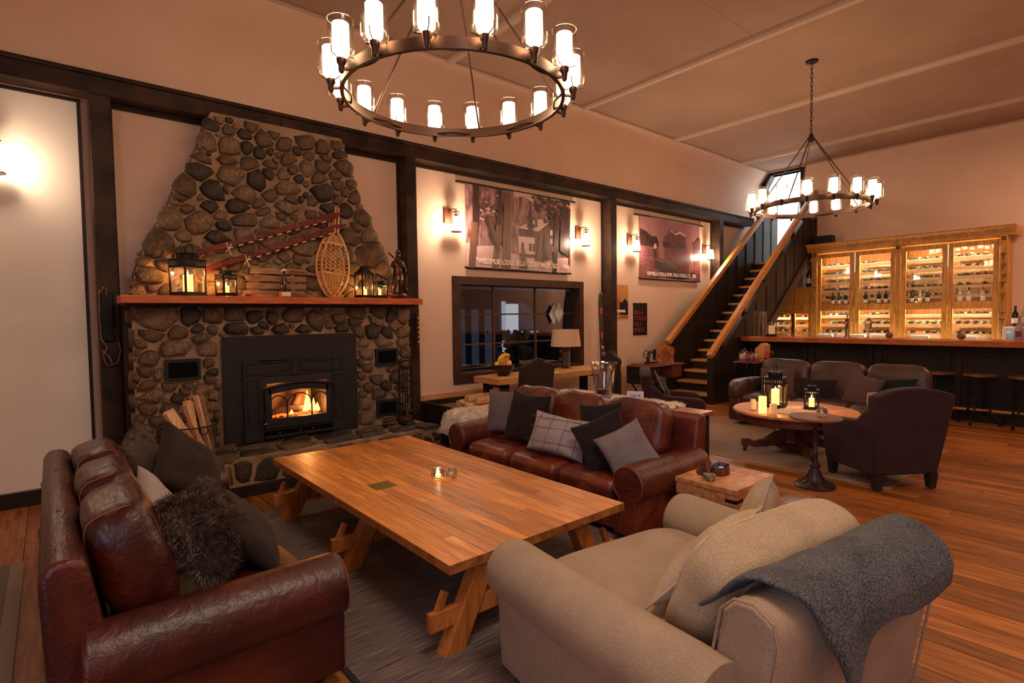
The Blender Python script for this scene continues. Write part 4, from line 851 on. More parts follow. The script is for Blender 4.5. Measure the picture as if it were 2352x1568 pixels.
# ---------------- beige loveseat
def loveseat():
    t=thing('beige_loveseat','beige chenille loveseat with rolled arms in the right foreground','loveseat',(2.035,1.21,0),R(172)); hw=.70; D=1.22
    b=MB(); b.box(-.46,.46,-D/2+.05,D/2-.04,.03,.26); b.build('base',beigefab,t,bev=.02)
    MB().box(-.6,.6,-D/2+.03,D/2-.05,.012,.05).build('plinth',blackpanel,t,smooth=False)
    # back: two shoulders, raked outwards
    b=MB(); b.prism([(D/2-.28,.06),(D/2-.06,.06),(D/2+.04,.70),(D/2+.02,.76),(D/2-.04,.79),(D/2-.10,.775),(D/2-.14,.73),(D/2-.22,.3)][::-1],-.50,.50,'x'); bk=b.build('back',beigefab,t,bev=.03,seg=4)
    for s in (-1,1):
        pts=[(s*.497,D/2-.20,.42),(s*.499,D/2-.135,.74),(s*.499,D/2-.09,.785),(s*.499,D/2-.03,.795),(s*.499,D/2+.03,.765),(s*.499,D/2+.045,.70),(s*.499,D/2-.05,.08)]
        MB().tube(pts,.005,6).build('welt',beigefab,bk)
        pr=[]; c=(s*(hw-.135),.47)
        for i in range(25):
            a=R(-60)+R(290)*i/24; pr.append((c[0]+s*.13*math.cos(a),c[1]+.13*math.sin(a)))
        poly=[(s*(hw-.085),.03)]+pr+[(s*(hw-.25),.03)]
        if s<0: poly=poly[::-1]
        b=MB()
        # slightly bowed arm: loft of the profile along depth with rounded nose
        n=len(poly); secs=[(-D/2,.90),(-D/2+.012,.97),(-D/2+.05,1.0),(-.15,1.0),(D/2-.2,1.0),(D/2-.08,.98)]
        vs=[]
        for y,k in secs:
            for (x,z) in poly:
                cx_=s*(hw-.15); cz_=.33
                zz=cz_+(z-cz_)*k if z>.1 else z
                vs.append((cx_+(x-cx_)*k,y,zz+ (.03*max(0,(y))/ (D/2) if z>.25 else 0)))
        fs=[(i*n+j,i*n+(j+1)%n,(i+1)*n+(j+1)%n,(i+1)*n+j) for i in range(len(secs)-1) for j in range(n)]+[tuple(range(n)),tuple((len(secs)-1)*n+j for j in range(n))[::-1]]
        b.add(vs,fs); b.build('arm',beigefab,t,ang=50)
    o=softbox(.92,.86,.22,p=6,puff=.05,wr=.006,seed=3,n=16,nz=6).build('seat_cushion',beigefab,t,ang=180); o.location=(0,-.17,.37); o.modifiers.new('s','SUBSURF').render_levels=1
    o=softbox(.90,.24,.48,p=4.5,puff=0,wr=.012,seed=8,n=18,nz=9).build('back_cushion',beigeslub,t,ang=180); o.location=(-.06,D/2-.34,.615); o.rotation_euler=(R(-24),0,R(0)); o.modifiers.new('s','SUBSURF').render_levels=1
    for yy in (-.098,.098):
        pts=[]
        for k in range(64):
            a=2*PI*k/64; e=4.5; c_,s_=math.cos(a),math.sin(a); r_=((1-(abs(yy)/.12)**e)/(abs(c_)**e+abs(s_)**e))**(1/e)
            pts.append((.45*r_*c_*.985,yy,.24*r_*s_*.985))
        MB().tube(pts,.008,6,closed=True).build('piping',beigepip,o)
    return t
ls=loveseat()
def q3(yawd,pitd,rold):  # pillow orientation: face normal yaw (0 = +x), lean back, spin in its plane
    M=Matrix.Rotation(R(yawd),4,'Z')@Matrix.Rotation(R(-pitd),4,'Y')@Matrix(((0,0,1,0),(1,0,0,0),(0,1,0,0),(0,0,0,1)))@Matrix.Rotation(R(rold),4,'Z')
    return M.to_euler()
# left sofa cushions (sofa faces +x)
def fur(o,ln,cnt,seed,mat,base):
    ps=o.modifiers.new('fur','PARTICLE_SYSTEM').particle_system.settings
    ps.type='HAIR'; ps.count=cnt; ps.hair_length=ln; ps.hair_step=4; ps.render_step=3; ps.child_type='NONE'; ps.root_radius=.6; ps.tip_radius=.1; ps.radius_scale=.004
    ps.brownian_factor=.03; ps.effector_weights.gravity=.15
    if len(o.data.materials)<2: o.data.materials.append(mat)
    ps.material=2
def furtufts(o,seed,cnt,ln,mat,name='fur'):
    """cut tufts as real geometry, joined into one part"""
    rn=random.Random(seed); me=o.data; P=[]; b=MB(); tot=0; polys=list(me.polygons); ws=[p.area for p in polys]
    for p in rn.choices(polys,weights=ws,k=cnt):
        vs=[me.vertices[i].co for i in p.vertices]; u,v=rn.random(),rn.random()
        c=vs[0].lerp(vs[1],u).lerp(vs[3%len(vs)].lerp(vs[2],u),v); n=p.normal
        sw=noise.noise_vector(c*9)*1.0
        for k in range(3):
            d=(n*.8+sw*.9+Vector((rn.uniform(-.6,.6),rn.uniform(-.6,.6),rn.uniform(-.6,.6)))+Vector((0,-.35,0))).normalized(); l=ln*rn.uniform(.6,1.25)
            s=d.cross(Vector((rn.random(),rn.random(),rn.random()))).normalized()*.0016; c2=c+Vector((rn.uniform(-.008,.008),rn.uniform(-.008,.008),0))
            m1=c2+d*l*.55; m2=c2+d*l*.9+sw*l*.35
            b.add([c2-s,c2+s,m1+s*.8,m1-s*.8,m2],[(0,1,2,3),(3,2,4)])
    f=b.build(name,mat,o,smooth=False); f['kind']='stuff'; return f
def furcush(name,label,loc,rot,wd,h,t,seed,cnt):
    t_,o=cushion(name,label,'cushion',furbase,loc,rot,wd,h,t,seed); furtufts(o,seed,cnt,.042,furm); return t_
cushion('cushion','dark brown felt cushion leaning highest near the fireplace on the left sofa','cushion',brownfelt,(.63,3.86,.68),q3(-38,28,38),.52,.52,.17,1)
furcush('fur_cushion','shaggy taupe fur cushion at the far end of the left sofa',(.42,4.02,.72),q3(-20,20,10),.50,.48,.16,2,5200)
cushion('cushion','pale pink-grey cushion with stitched grid peeking out on the left sofa','cushion',greycush,(.40,3.28,.62),q3(-12,25,20),.46,.40,.15,3)
cushion('cushion','dark brown felt cushion lying behind the shaggy one in front on the left sofa','cushion',brownfelt,(.70,2.96,.57),q3(-15,44,4),.62,.46,.15,4)
furcush('fur_cushion','large shaggy taupe fur cushion near the arm in front on the left sofa',(.52,2.80,.64),q3(-28,36,-6),.58,.44,.17,5,9000)
# right sofa cushions (faces -x)
cushion('cushion','mauve-grey ribbed cushion in the far corner of the right sofa','cushion',ribcush,(3.42,4.20,.66),q3(205,12,0),.36,.46,.14,6)
cushion('cushion','big plain black cushion leaning on the far part of the right sofa','cushion',blackcush,(3.38,3.80,.66),q3(186,16,-3),.50,.50,.15,7)
gc,_=cushion('cushion','pale grey oblong cushion with stitched wire grid in the middle of the right sofa','cushion',greycush,(3.24,3.24,.60),q3(196,22,-6),.58,.36,.17,8)
stitch=plain('stitch_dark',(.13,.10,.10),.9)
for u in (-.18,-.06,.07,.19):
    pts=[]
    for i in range(15):
        v=-.17+.34*i/14; e=max(.0,(1-(u/.31)**2)*(1-(v/.19)**2)); pts.append((u+.015*math.sin(v*9+u*8),v,.085*(e**.42)+.0025))
    MB().tube(pts,.0022,4).build('stitching',stitch,gc)
for v in (-.08,.04,.12):
    pts=[]
    for i in range(21):
        u=-.28+.56*i/20; e=max(.0,(1-(u/.31)**2)*(1-(v/.19)**2)); pts.append((u,v+.01*math.sin(u*8),.085*(e**.42)+.0025))
    MB().tube(pts,.0022,4).build('stitching',stitch,gc)
cushion('cushion','dark brown-black cushion tilted on one corner, right of the pale grid cushion','cushion',blackcush,(3.26,2.76,.62),q3(212,24,26),.44,.44,.16,9)
cushion('cushion','plain black cushion half hidden behind the tilted dark one on the right sofa','cushion',blackcush,(3.46,2.98,.68),q3(190,16,8),.42,.42,.12,10)
cushion('cushion','grey-mauve dotted cushion with a smooth blue-grey side against the near arm of the right sofa','cushion',fabric('dotted_mauve',(.10,.08,.085),(.24,.20,.205),scale=110,aniso=(2,2,1)),(3.24,2.52,.60),q3(222,30,28),.40,.40,.15,11)
# loveseat cushions and throw
cushion('cushion','beige piped cushion in the far right corner of the beige loveseat','cushion',beigeslub,(2.50,1.20,.63),q3(112,16,20),.42,.42,.15,12,pip=beigepip)
cushion('cushion','beige piped cushion lying in front of the back cushion on the beige loveseat','cushion',beigeslub,(1.98,1.14,.645),q3(100,42,6),.62,.40,.15,13,pip=beigepip)
b=MB()
def thr(u,v):
    # u along the back, v over it; follows the shoulder of the loveseat back
    x=-.46+.90*u-.24*u**2*max(0,(v-.5)/.5); path=[(.34,.66),(.42,.72),(.48,.795),(.535,.822),(.60,.815),(.665,.775),(.69,.72),(.69,.68),(.685,.64)]
    L_=len(path)-1; s=v*L_; i=min(int(s),L_-1); f_=s-i; y=path[i][0]*(1-f_)+path[i+1][0]*f_; z=path[i][1]*(1-f_)+path[i+1][1]*f_
    sag=(.15*u**4+.02*math.sin(u*7))*max(0,(v-.6)/.4)
    z-=sag; z+=.012*noise.noise(Vector((x*7,y*7,z*7)))
    y+=.016*noise.noise(Vector((x*5,z*5,3)))
    return (x+.012*math.sin(v*9),y+.008,z+.004)
b.grid(thr,36,30)
th=b.build('knit_throw',throwm,None,ang=180); th.parent=None; th.matrix_world=ls.matrix_basis.copy(); mo=th.modifiers.new('s','SOLIDIFY'); mo.thickness=.016; mo.offset=1; th.modifiers.new('u','SUBSURF').render_levels=1
tag(th,'charcoal knitted throw draped over the back of the beige loveseat','throw blanket')
# ---------------- trunk and things on it
t=thing('wooden_chest','low wooden chest with black iron straps standing beside the right leather sofa','trunk',(3.65,1.975,0))
MB().box(-.27,.27,-.22,.22,.02,.33).build('chest_body',trunkm,t,smooth=False,bev=.005)
for i in range(4):
    MB().box(-.28+.14*i+.001,-.14+.14*i-.001,-.23,.23,.415,.45).build('lid_board',trunkm,t,smooth=False,bev=.003)
MB().box(-.275,.275,-.225,.225,.335,.414).build('lid_frame',trunkm,t,smooth=False,bev=.004)
for z in (.37,.27,.10):
    for sx in (-1,1):
        b=MB(); b.box(sx*.277-.004,sx*.277+.004,-.225,-.14,z-.012,z+.012) if False else b.box(sx*.273-.004,sx*.273+.004,-.229,-.15,z-.011,z+.011); b.box(min(sx*.277,sx*.19),max(sx*.277,sx*.19),-.230,-.222,z-.011,z+.011); b.build('iron_strap',iron,t,smooth=False)
b=MB(); b.box(-.014,.014,-.24,-.225,.26,.39); b.box(-.03,.03,-.238,-.226,.375,.395); b.lathe([(.02,.0),(.02,.012)],(0,-.235,.27),8); b.build('hasp_latch',iron,t,smooth=False,bev=.003)
t=thing('oval_tin','oval tin with its lid off, full of blue matchboxes, on the wooden chest','tin',(3.66,2.02,.4505))
tinm=tex('tin_print',(.06,.02,.015),(.25,.10,.05),nscale=18,rough=.4,bump=.05,metal=.4)
def oval(b,rx,ry,prof):
    vs=[];n=28
    for k,z in prof:
        for i in range(n): a=2*PI*i/n; vs.append((rx*k*math.cos(a),ry*k*math.sin(a),z))
    fs=[(i*n+j,i*n+(j+1)%n,(i+1)*n+(j+1)%n,(i+1)*n+j) for i in range(len(prof)-1) for j in range(n)]+[tuple(range(n))]
    b.add(vs,fs); return b
oval(MB(),.085,.060,[(1,0),(1.03,.004),(1,.008),(1,.055),(1.03,.06),(.96,.06),(.96,.01)]).build('tin_body',tinm,t)
random.seed(4)
for k in range(9):
    m_=MB().cb((0,0,0),(.05,.03,.009)).build('matchbox',plain('matchbox_blue',(.04,.07,.20),.5) if k else labelm,None,smooth=False); m_.location=(3.66+random.uniform(-.05,.05),2.02+random.uniform(-.03,.03),.4505+.052+.005*(k%4)); m_.rotation_euler=(random.uniform(-.5,.5),random.uniform(-.5,.5),random.random()*3)
    tag(m_,'small blue matchbox in the oval tin on the wooden chest' if k else 'white matchbox on top of the blue ones in the oval tin','matchbox','matchboxes in the tin' if k else None)
ld=oval(MB(),.087,.062,[(.98,.02),(1.0,.016),(1,.0),(.97,.0),(.97,.012)]).build('tin_cover',tinm); ld.location=(3.60,2.10,.478); ld.rotation_euler=(R(-30),R(-18),.4); tag(ld,'lid of the oval tin leaning against the back of the tin','tin lid')
t=thing('log_slice_holder','small birch log slice holding thin metal picks, on the wooden chest','candle holder',(3.46,1.99,.4505))
MB().lathe([(.0,0),(.042,.0),(.046,.02),(.043,.042),(.0,.042)],n=14).build('log_slice',tex('birch_bark',(.05,.03,.02),(.50,.36,.24),nscale=22,rough=.8,bump=.5),t)
random.seed(8)
for k in range(9):
    a=2*PI*k/9; MB().tube([(.004*math.cos(a)-.012,.004*math.sin(a),.04),(.018*math.cos(a)-.014,.018*math.sin(a),.115)],.0014,4).build('pick',chrome,t)
MB().tube([(.016,0,.04),(.017,0,.135)],.0018,5).build('pick',iron,t)
# ---------------- lanterns
def lantern(label,loc,rz,w_,h,candle_h,handle=True,tall=False,lit=2,flare=1.12):
    """w_ body width, h height to the body roof; a stepped chimney and a ring handle above"""
    t=thing('metal_lantern',label,'lantern',loc,rz); a=w_/2
    b=MB(); b.box(-a*flare,a*flare,-a*flare,a*flare,0,.012)
    for sx in (-1,1):
        for sy in (-1,1): b.box(sx*a-.007,sx*a+.007,sy*a-.007,sy*a+.007,.012,h)
    for s in (-1,1):
        b.box(-a,a,s*a-.005,s*a+.005,.012,.035); b.box(s*a-.005,s*a+.005,-a,a,.012,.035)
    b.build('frame',iron,t,smooth=False)
    zb=h*.78 if not tall else h*.94
    nb=9 if w_>.16 else 6
    for s in (-1,1):
        b=MB(); b.box(-a,a,s*a-.003,s*a+.003,zb,zb+(h-zb)*.25); b.box(-a,a,s*a-.003,s*a+.003,zb+(h-zb)*.8,h)
        for k in range(nb+1): x=-a+2*a*k/nb; b.box(x-a*.07,x+a*.07,s*a-.003,s*a+.003,zb,h)
        b.build('pierced_band',iron,t,smooth=False)
        b=MB(); b.box(s*a-.003,s*a+.003,-a,a,zb,zb+(h-zb)*.25); b.box(s*a-.003,s*a+.003,-a,a,zb+(h-zb)*.8,h)
        for k in range(nb+1): x=-a+2*a*k/nb; b.box(s*a-.003,s*a+.003,x-a*.07,x+a*.07,zb,h)
        b.build('pierced_band',iron,t,smooth=False)
        MB().box(-a+.007,a-.007,s*a-.001,s*a+.001,.035,zb).build('glass_pane',glass,t,smooth=False)
        MB().box(s*a-.001,s*a+.001,-a+.007,a-.007,.035,zb).build('glass_pane',glass,t,smooth=False)
    if tall:
        b=MB(); b.lathe([(a*1.5,h-.006),(a*1.5,h),(a*.55,h+w_*.45),(a*.5,h+w_*.6),(0,h+w_*.62)],n=4); o=b.build('roof',iron,t,smooth=False); o.rotation_euler=(0,0,PI/4); top=h+w_*.6
    else:
        b=MB(); b.box(-a*1.1,a*1.1,-a*1.1,a*1.1,h,h+.006); c=a*.56; z2=h+w_*.30
        for s in (-1,1):
            for k in range(5): x=-c+2*c*k/4; b.box(x-c*.12,x+c*.12,s*c-.003,s*c+.003,h+.006,z2); b.box(s*c-.003,s*c+.003,x-c*.12,x+c*.12,h+.006,z2)
            b.box(-c,c,s*c-.003,s*c+.003,h+.006,h+.006+.25*(z2-h)); b.box(s*c-.003,s*c+.003,-c,c,h+.006,h+.006+.25*(z2-h))
        b.box(-c*1.15,c*1.15,-c*1.15,c*1.15,z2,z2+.006); b.build('roof',iron,t,smooth=False); top=z2
    if handle:
        r_=a*.62; MB().tube([(r_*math.cos(q),0,top+r_*.75+r_*math.sin(q)) for q in [R(-50)+R(280)*i/18 for i in range(19)]],.004,6).build('ring_handle',iron,t)
    cr=a*.42; MB().lathe([(.0,.013),(cr,.013),(cr,candle_h),(cr*.8,candle_h+.004),(.0,candle_h-.006)],n=18).build('candle',waxlit,t)
    MB().lathe([(.0,candle_h-.005),(.006,candle_h+.006),(.005,candle_h+.018),(.0,candle_h+.035)],n=8).build('flame',flamehot,t)
    M_=Matrix.Rotation(rz,3,'Z'); point('lantern_light',(loc[0],loc[1],loc[2]+candle_h+.03),lit*2.2,(1,.44,.12),.012)
    return t
ZM=1.836
lantern('big black lantern with ring handle at the left end of the mantel',(.99,5.80,ZM),R(28),.20,.33,.19,lit=3.5)
lantern('small black lantern with ring handle beside the big one on the mantel',(1.31,5.80,ZM),R(20),.125,.205,.10,lit=2)
lantern('tall narrow black lantern with pointed roof at the right of the mantel',(2.725,5.80,ZM),R(10),.14,.28,.10,handle=False,tall=True,lit=2.0)
lantern('smallest black lantern between the pointed one and the bronze statue on the mantel',(2.895,5.78,ZM),R(8),.13,.155,.10,lit=2)
# wooden rescue sled of slats leaning on the stone
oldw=tex('weathered_sled_wood',(.17,.09,.05),(.34,.21,.12),scale=(2,10,14),nscale=4,rough=.8,bump=.3,rnd=.12)
t=thing('slatted_sled','weathered grey-brown slatted wooden sled board lying on edge on the mantel','sled',(1.53,5.955,ZM))
for k,(a,b_) in enumerate([(.03,.60),(-.005,.60),(.0,.60),(.03,.44)]):
    z=.245-.078*k; poly=[(a+.03,z+.062),(b_,z+.062),(b_,z),(a,z)] if k==0 else ([(a,z+.062),(b_,z+.062),(b_,z),(a,z)] if k<3 else [(a-.02,z+.062),(b_+.14,z+.062),(b_+.14,z),(a,z)])
    MB().prism(poly[::-1],-.012,.0,'y').build('slat',oldw,t,smooth=False,bev=.003)
for x in (.10,.46): MB().box(x-.02,x+.02,.002,.016,.0,.30).build('cross_batten',oldw,t,smooth=False)
for dz in (.235,.0):
    for j in (0,1): MB().tube([(.42,-.02,dz+.026+.024*j),(.56,-.022,dz+.024+.022*j),(.70,-.02,dz+.012+.012*j)],.010,6).build('runner_strip',oldw,t)
t=thing('bottle_trophy','small dark figure trophy with a shiny silver ball head and plaque, on the mantel','trophy',(1.85,5.80,ZM))
dkb=plain('dark_brown_gloss',(.045,.015,.010),.2)
MB().lathe([(.0,.06),(.033,.06),(.040,.08),(.040,.14),(.030,.175),(.022,.20),(.024,.23),(.028,.25),(.0,.26)],n=16).build('body',dkb,t)
MB().sph((0,0,.275),.034,16,10).build('silver_ball',chrome,t)
MB().box(-.045,.06,-.03,.03,0,.058).build('plinth',mantelm,t,smooth=False,bev=.003)
MB().box(-.035,.05,-.036,-.031,.012,.052).build('plaque',labelm,t,smooth=False)
for x,l in ((1.485,'left'),(1.53,'right')): tag(MB().lathe([(.0,0),(.022,0),(.022,.028),(.0,.03)],(x,5.77,ZM),12).build('small_tin',redm if l=='right' else tinm,None),'small '+('red' if l=='right' else 'brown')+' tin at the left foot of the slatted sled','tin')
# snowshoes (a pair, one behind the other)
ash=tex('bent_ash_wood',(.50,.22,.07),(.68,.36,.13),scale=(6,6,1),nscale=4,rough=.45,bump=.1); raw=plain('rawhide_lacing',(.66,.40,.16),.5)
def snowshoe(loc,ry,label,rx):
    t=thing('snowshoe',label,'snowshoe',loc); t.rotation_euler=(rx,ry,0)
    H=1.02
    def wid(z): # half width along height
        u=z/H
        if u<.66: return .155*math.sin(min(1,(u+.02)/.34)*PI/2)**.75 if u<.32 else .155*math.cos((u-.32)/.42*PI/2*.98)**.8
        return .155*math.cos((.66-.32)/.42*PI/2*.98)**.8*(1-(u-.66)/.07) if u<.73 else .0
    zs=[H*.73*i/40 for i in range(41)]
    Lp=[(-max(.018,wid(z)),0,z) for z in zs]+[(-.018,0,H)]; Rp=[(-p[0],0,p[2]) for p in Lp]
    Lp[0]=(0,0,0); Rp[0]=(0,0,0)
    MB().tube(Lp,.011,6).build('frame_half',ash,t); MB().tube(Rp,.011,6).build('frame_half',ash,t)
    for z in (.26,.60): MB().box(-wid(z)+.005,wid(z)-.005,-.007,.007,z-.014,z+.014).build('crossbar',ash,t,smooth=False,bev=.003)
    b=MB()
    def seg(p,q):
        b.tube([p,q],.0026,4,caps=False)
    # diagonal babiche in three directions clipped by the frame
    for (za,zb,dx,dz) in ((.03,.245,.018,.018),(.29,.585,.03,.034),(.615,.70,.014,.018)):
        for ang in (35,-35,90) :
            ca,sa=math.cos(R(ang)),math.sin(R(ang))
            n=40
            for i in range(-n,n):
                off=i*(dx*1.25 if ang!=90 else dx*1.7)
                run=[];
                for s in range(-60,61):
                    l=s*.008; x=ca*l-sa*off; z=(za+zb)/2+sa*l+ca*off
                    if za<z<zb and abs(x)<wid(z)-.004 and not(.32<z<.36 and abs(x)<.03): run.append((x,z))
                if len(run)>2: seg((run[0][0],0,run[0][1]),(run[-1][0],0,run[-1][1]))
    o=b.build('rawhide_webbing',raw,t,smooth=False); o['kind']='stuff'
    return t
snowshoe((2.375,5.79,ZM+.012),R(7),'honey-coloured snowshoe with rawhide webbing standing in front on the mantel',R(-9))
snowshoe((2.345,5.845,ZM+.012),R(6),'second snowshoe mostly hidden behind the front one on the mantel',R(-9))
# two crossed red cedar skis with laced edge
skm=tex('red_cedar_ski',(.075,.008,.005),(.20,.026,.010),scale=(1,8,8),nscale=5,rough=.55,bump=.1,spec=.3)
stripe_w=plain('white_lacing',(.75,.62,.50),.6)
def oldski(p0,p1,label,y):
    t=thing('wooden_ski',label,'ski',(0,0,0)); a=Vector((p0[0],y,p0[1])); c=Vector((p1[0],y,p1[1])); d=(c-a); L_=d.length; d.normalize(); n=Vector((-d.z,0,d.x))
    pts=[];
    prof=[(0,.012),(.06,.027),(.3,.028),(.75*L_,.028),(.78*L_,.036),(.92*L_,.040),(L_,.006)]
    up_=[a+d*s+n*w_ for s,w_ in prof]; lo_=[a+d*s-n*w_ for s,w_ in prof]
    poly=[(p.x,p.z) for p in up_]+[(p.x,p.z) for p in lo_[::-1]]
    MB().prism(poly,y-.012,y+.012,'y').build('blade',skm,t,smooth=False,bev=.003)
    for s in (.30,.42,.68,.80):
        q=a+d*(L_*s); MB().bar(q+n*.033+Vector((0,-.004,0)),q-n*.036+Vector((0,-.004,0)),.035,.028,d).build('leather_band',dkb,t,smooth=False,bev=.003)
    k=0; s=.26
    while s<.86:
        p=a+d*(L_*s)-n*.037+Vector((0,-.016,0)); q=p+d*.045; MB().tube([p,q],.006,5).build('white_lace',stripe_w if k%2==0 else dkb,t); s+=.05/L_; k+=1
    q=a+d*(L_*.26)-n*.04+Vector((0,-.02,0))
    for e in ((.03,.05),(-.02,.06),(.02,-.06),(-.03,-.04)): MB().tube([q,q+Vector((e[0],-.006,e[1]))],.004,4).build('loose_tie',stripe_w,t)
    return t
oldski((.93,2.19),(2.56,2.79),'upper of two long red cedar skis hung slanting across the chimney stones',5.925)
oldski((1.14,2.09),(2.585,2.66),'lower of two long red cedar skis hung slanting across the chimney stones',5.915)
# bronze statue of a hunter
t=thing('hunter_statue','bronze statue of a hunter carrying a long gun at the right end of the mantel','statue',(3.16,5.81,ZM))
brz=tex('dark_bronze',(.035,.015,.010),(.12,.055,.030),nscale=14,rough=.32,bump=.4,metal=.7)
b=MB(); b.sph((0,0,.035),.10,14,8,(1.2,.8,.42)); b.sph((-.07,.0,.05),.06,10,6,(1,.8,.7)); b.box(-.02,.11,-.055,.055,0,.05); b.build('rocky_base',brz,t,ang=60)
def skin(name,verts,edges,rads,mat,parent,sub=2):
    me=bpy.data.meshes.new(name); me.from_pydata(verts,edges,[]); me.materials.append(mat); o=bpy.data.objects.new(name,me); C.objects.link(o); o.parent=parent
    mo=o.modifiers.new('k','SKIN'); sv=me.skin_vertices[0].data
    for i,r_ in enumerate(rads): sv[i].radius=(r_,r_) if not isinstance(r_,tuple) else r_
    sv[0].use_root=True; o.modifiers.new('s','SUBSURF').render_levels=sub
    return o
V_=[(0,0,.28),(0,0,.34),(.0,0,.41),(0,-.005,.455),(.0,-.01,.50),(.0,-.015,.535),
 (-.035,-.01,.26),(-.055,-.03,.18),(-.075,-.02,.09),(-.085,-.045,.075),
 (.03,.0,.26),(.035,-.01,.17),(.04,.01,.08),(.04,-.03,.07),
 (-.05,0,.42),(-.085,-.02,.37),(-.06,-.06,.40),(.055,0,.42),(.085,-.01,.35),(.07,-.05,.31)]
E_=[(0,1),(1,2),(2,3),(3,4),(4,5),(0,6),(6,7),(7,8),(8,9),(0,10),(10,11),(11,12),(12,13),(2,14),(14,15),(15,16),(2,17),(17,18),(18,19)]
Rd=[.055,.050,.058,.022,.032,.027,.040,.032,.024,.016,.040,.032,.024,.016,.030,.024,.016,.030,.024,.016]
skin('figure',V_,E_,Rd,brz,t)
b=MB(); b.lathe([(.035,.0),(.036,.008),(.022,.012),(.02,.035),(.0,.04)],(0,-.012,.535),14); b.build('cap',brz,t)
b=MB(); b.tube([(.06,-.05,.36),(-.10,-.03,.505),(-.135,-.03,.53)],[.012,.008,.009],8); b.build('long_gun',brz,t)
b=MB(); b.sph((.075,.02,.33),.04,10,8,(1,.8,1.5)); b.tube([(.06,0,.44),(.0,-.045,.35),(-.03,-.03,.28)],.007,5); b.build('game_bag',brz,t)
b=MB(); b.lathe([(.045,.30),(.058,.25),(.062,.215),(.05,.22),(.04,.28)],(0,0,0),14,closed=True); b.build('coat_skirt',brz,t)
b=MB(); b.tube([(.095,-.01,.06),(.09,-.02,.2),(.11,0,.28)],[.012,.022,.014],8); b.sph((.10,-.02,.10),.02,8,6,(1,1,1.6)); b.build('hound',brz,t)
# fire tools
t=thing('fire_tool_set','black iron fire tool stand on the right end of the hearth','fire tools',(3.17,5.70,.367))
MB().lathe([(.0,0),(.10,0),(.105,.012),(.09,.022),(.03,.03),(.0,.03)],n=24).build('base',iron,t)
for x in (-.085,.085): MB().tube([(x,0,.02),(x,0,.62)],.011,8).build('upright',iron,t)
MB().tube([(-.085,0,.62),(-.075,0,.70),(-.045,0,.735),(0,0,.745),(.045,0,.735),(.075,0,.70),(.085,0,.62)],.011,8).build('top_hoop',iron,t)
MB().tube([(-.085,0,.54),(-.05,0,.575),(0,0,.585),(.05,0,.575),(.085,0,.54)],.009,6).build('cross_hoop',iron,t)
for i,x in enumerate((-.048,-.015,.018,.05)): MB().tube([(x,-.012,.15),(x,-.012,.69)],.006,6).build('tool_rod',iron,t)
MB().sph((-.05,-.03,.15),.04,10,8,(.9,.4,1.4)).build('shovel_blade',iron,t); MB().sph((.04,-.03,.13),.028,8,6,(1,.7,1.1)).build('brush_head',iron,t); MB().sph((-.045,-.02,.44),.03,8,6,(1.4,.4,.8)).build('tongs_knob',iron,t)
t=tag(MB().tube([(.075*math.cos(q)*(1-.02*i/10),.045*math.sin(q),.018+.0035*i+.004*math.sin(q*2)) for i,q in enumerate([2*PI*k/10 for k in range(26)])],.016,8).build('leather_glove_coil',tex('old_leather_strap',(.05,.025,.018),(.14,.07,.045),nscale=10,rough=.7,bump=.3)),'coiled dark leather strap lying on the hearth beside the fire tools','strap'); t.location=(2.93,5.68,.366)
# log basket
t=thing('wire_log_basket','round wire mesh basket of split firewood left of the stove','basket',(.94,5.62,.367))
for z,r_,th_ in ((.30,.215,.006),(.01,.175,.006)): MB().tube([(r_*math.cos(2*PI*k/32),r_*math.sin(2*PI*k/32),z) for k in range(32)],th_,6,closed=True).build('hoop',iron,t)
wire,_nt,_b=newmat('fine_wire_mesh'); _b.inputs['Base Color'].default_value=(.03,.02,.02,1); _b.inputs['Roughness'].default_value=.6
b=MB()
for k in range(56):
    a=2*PI*k/56
    for s in (1,-1): b.tube([((.175+.04*u)*math.cos(a+s*.5*u),(.175+.04*u)*math.sin(a+s*.5*u),.01+.29*u) for u in (0,.5,1)],.0011,3,caps=False)
o=b.build('mesh_side',wire,t,smooth=False); o['kind']='stuff'
MB().tube([(.06+.035*math.cos(q),-.208+.0,.27+.035*math.sin(q)) for q in [2*PI*i/14 for i in range(14)]],.005,6,closed=True).build('ring_handle',iron,t)
logc=tex('split_pine',(.55,.30,.14),(.80,.52,.28),scale=(10,10,1.2),nscale=4,rough=.75,bump=.3,rnd=.18); barkm=tex('pine_bark',(.12,.06,.035),(.30,.17,.09),nscale=14,rough=.9,bump=.6)
def log(p0,p1,r_,label,grp,sd,endc=True):
    rn=random.Random(sd); p0=Vector(p0);p1=Vector(p1); d=(p1-p0).normalized(); u=d.cross(Vector((.2,.9,.3))).normalized(); w_=d.cross(u)
    a0=rn.random()*6; n=3 if rn.random()<.6 else 4
    poly=[]
    arc_=R(100)
    if n==3: poly=[(0,0)]+[(1.5*math.cos(a0+arc_*i/4),1.5*math.sin(a0+arc_*i/4)) for i in range(5)]
    else: poly=[(math.cos(a0+2*PI*i/5+rn.uniform(-.2,.2)),math.sin(a0+2*PI*i/5)) for i in range(5)]
    vs=[p+ (u*x+w_*y)*r_*(1+rn.uniform(-.08,.08)) for p in (p0,(p0+p1)/2+u*rn.uniform(-.006,.006),p1) for x,y in poly]; m_=len(poly)
    b=MB(); b.add(vs,[tuple(range(m_)),tuple(2*m_+i for i in range(m_))[::-1]]); 
    for k in range(2):
        for i in range(m_):
            b.mi=1 if (n==3 and 1<=i<=4 and sd%3==0) else 0
            b.add([],[]); j=(i+1)%m_
            b.f.append((k*m_+i,(k+1)*m_+i,(k+1)*m_+j,k*m_+j)); b.m.append(b.mi)
    o=b.build('split_log',[logc,barkm],None,smooth=False); return tag(o,label,'firewood',grp)
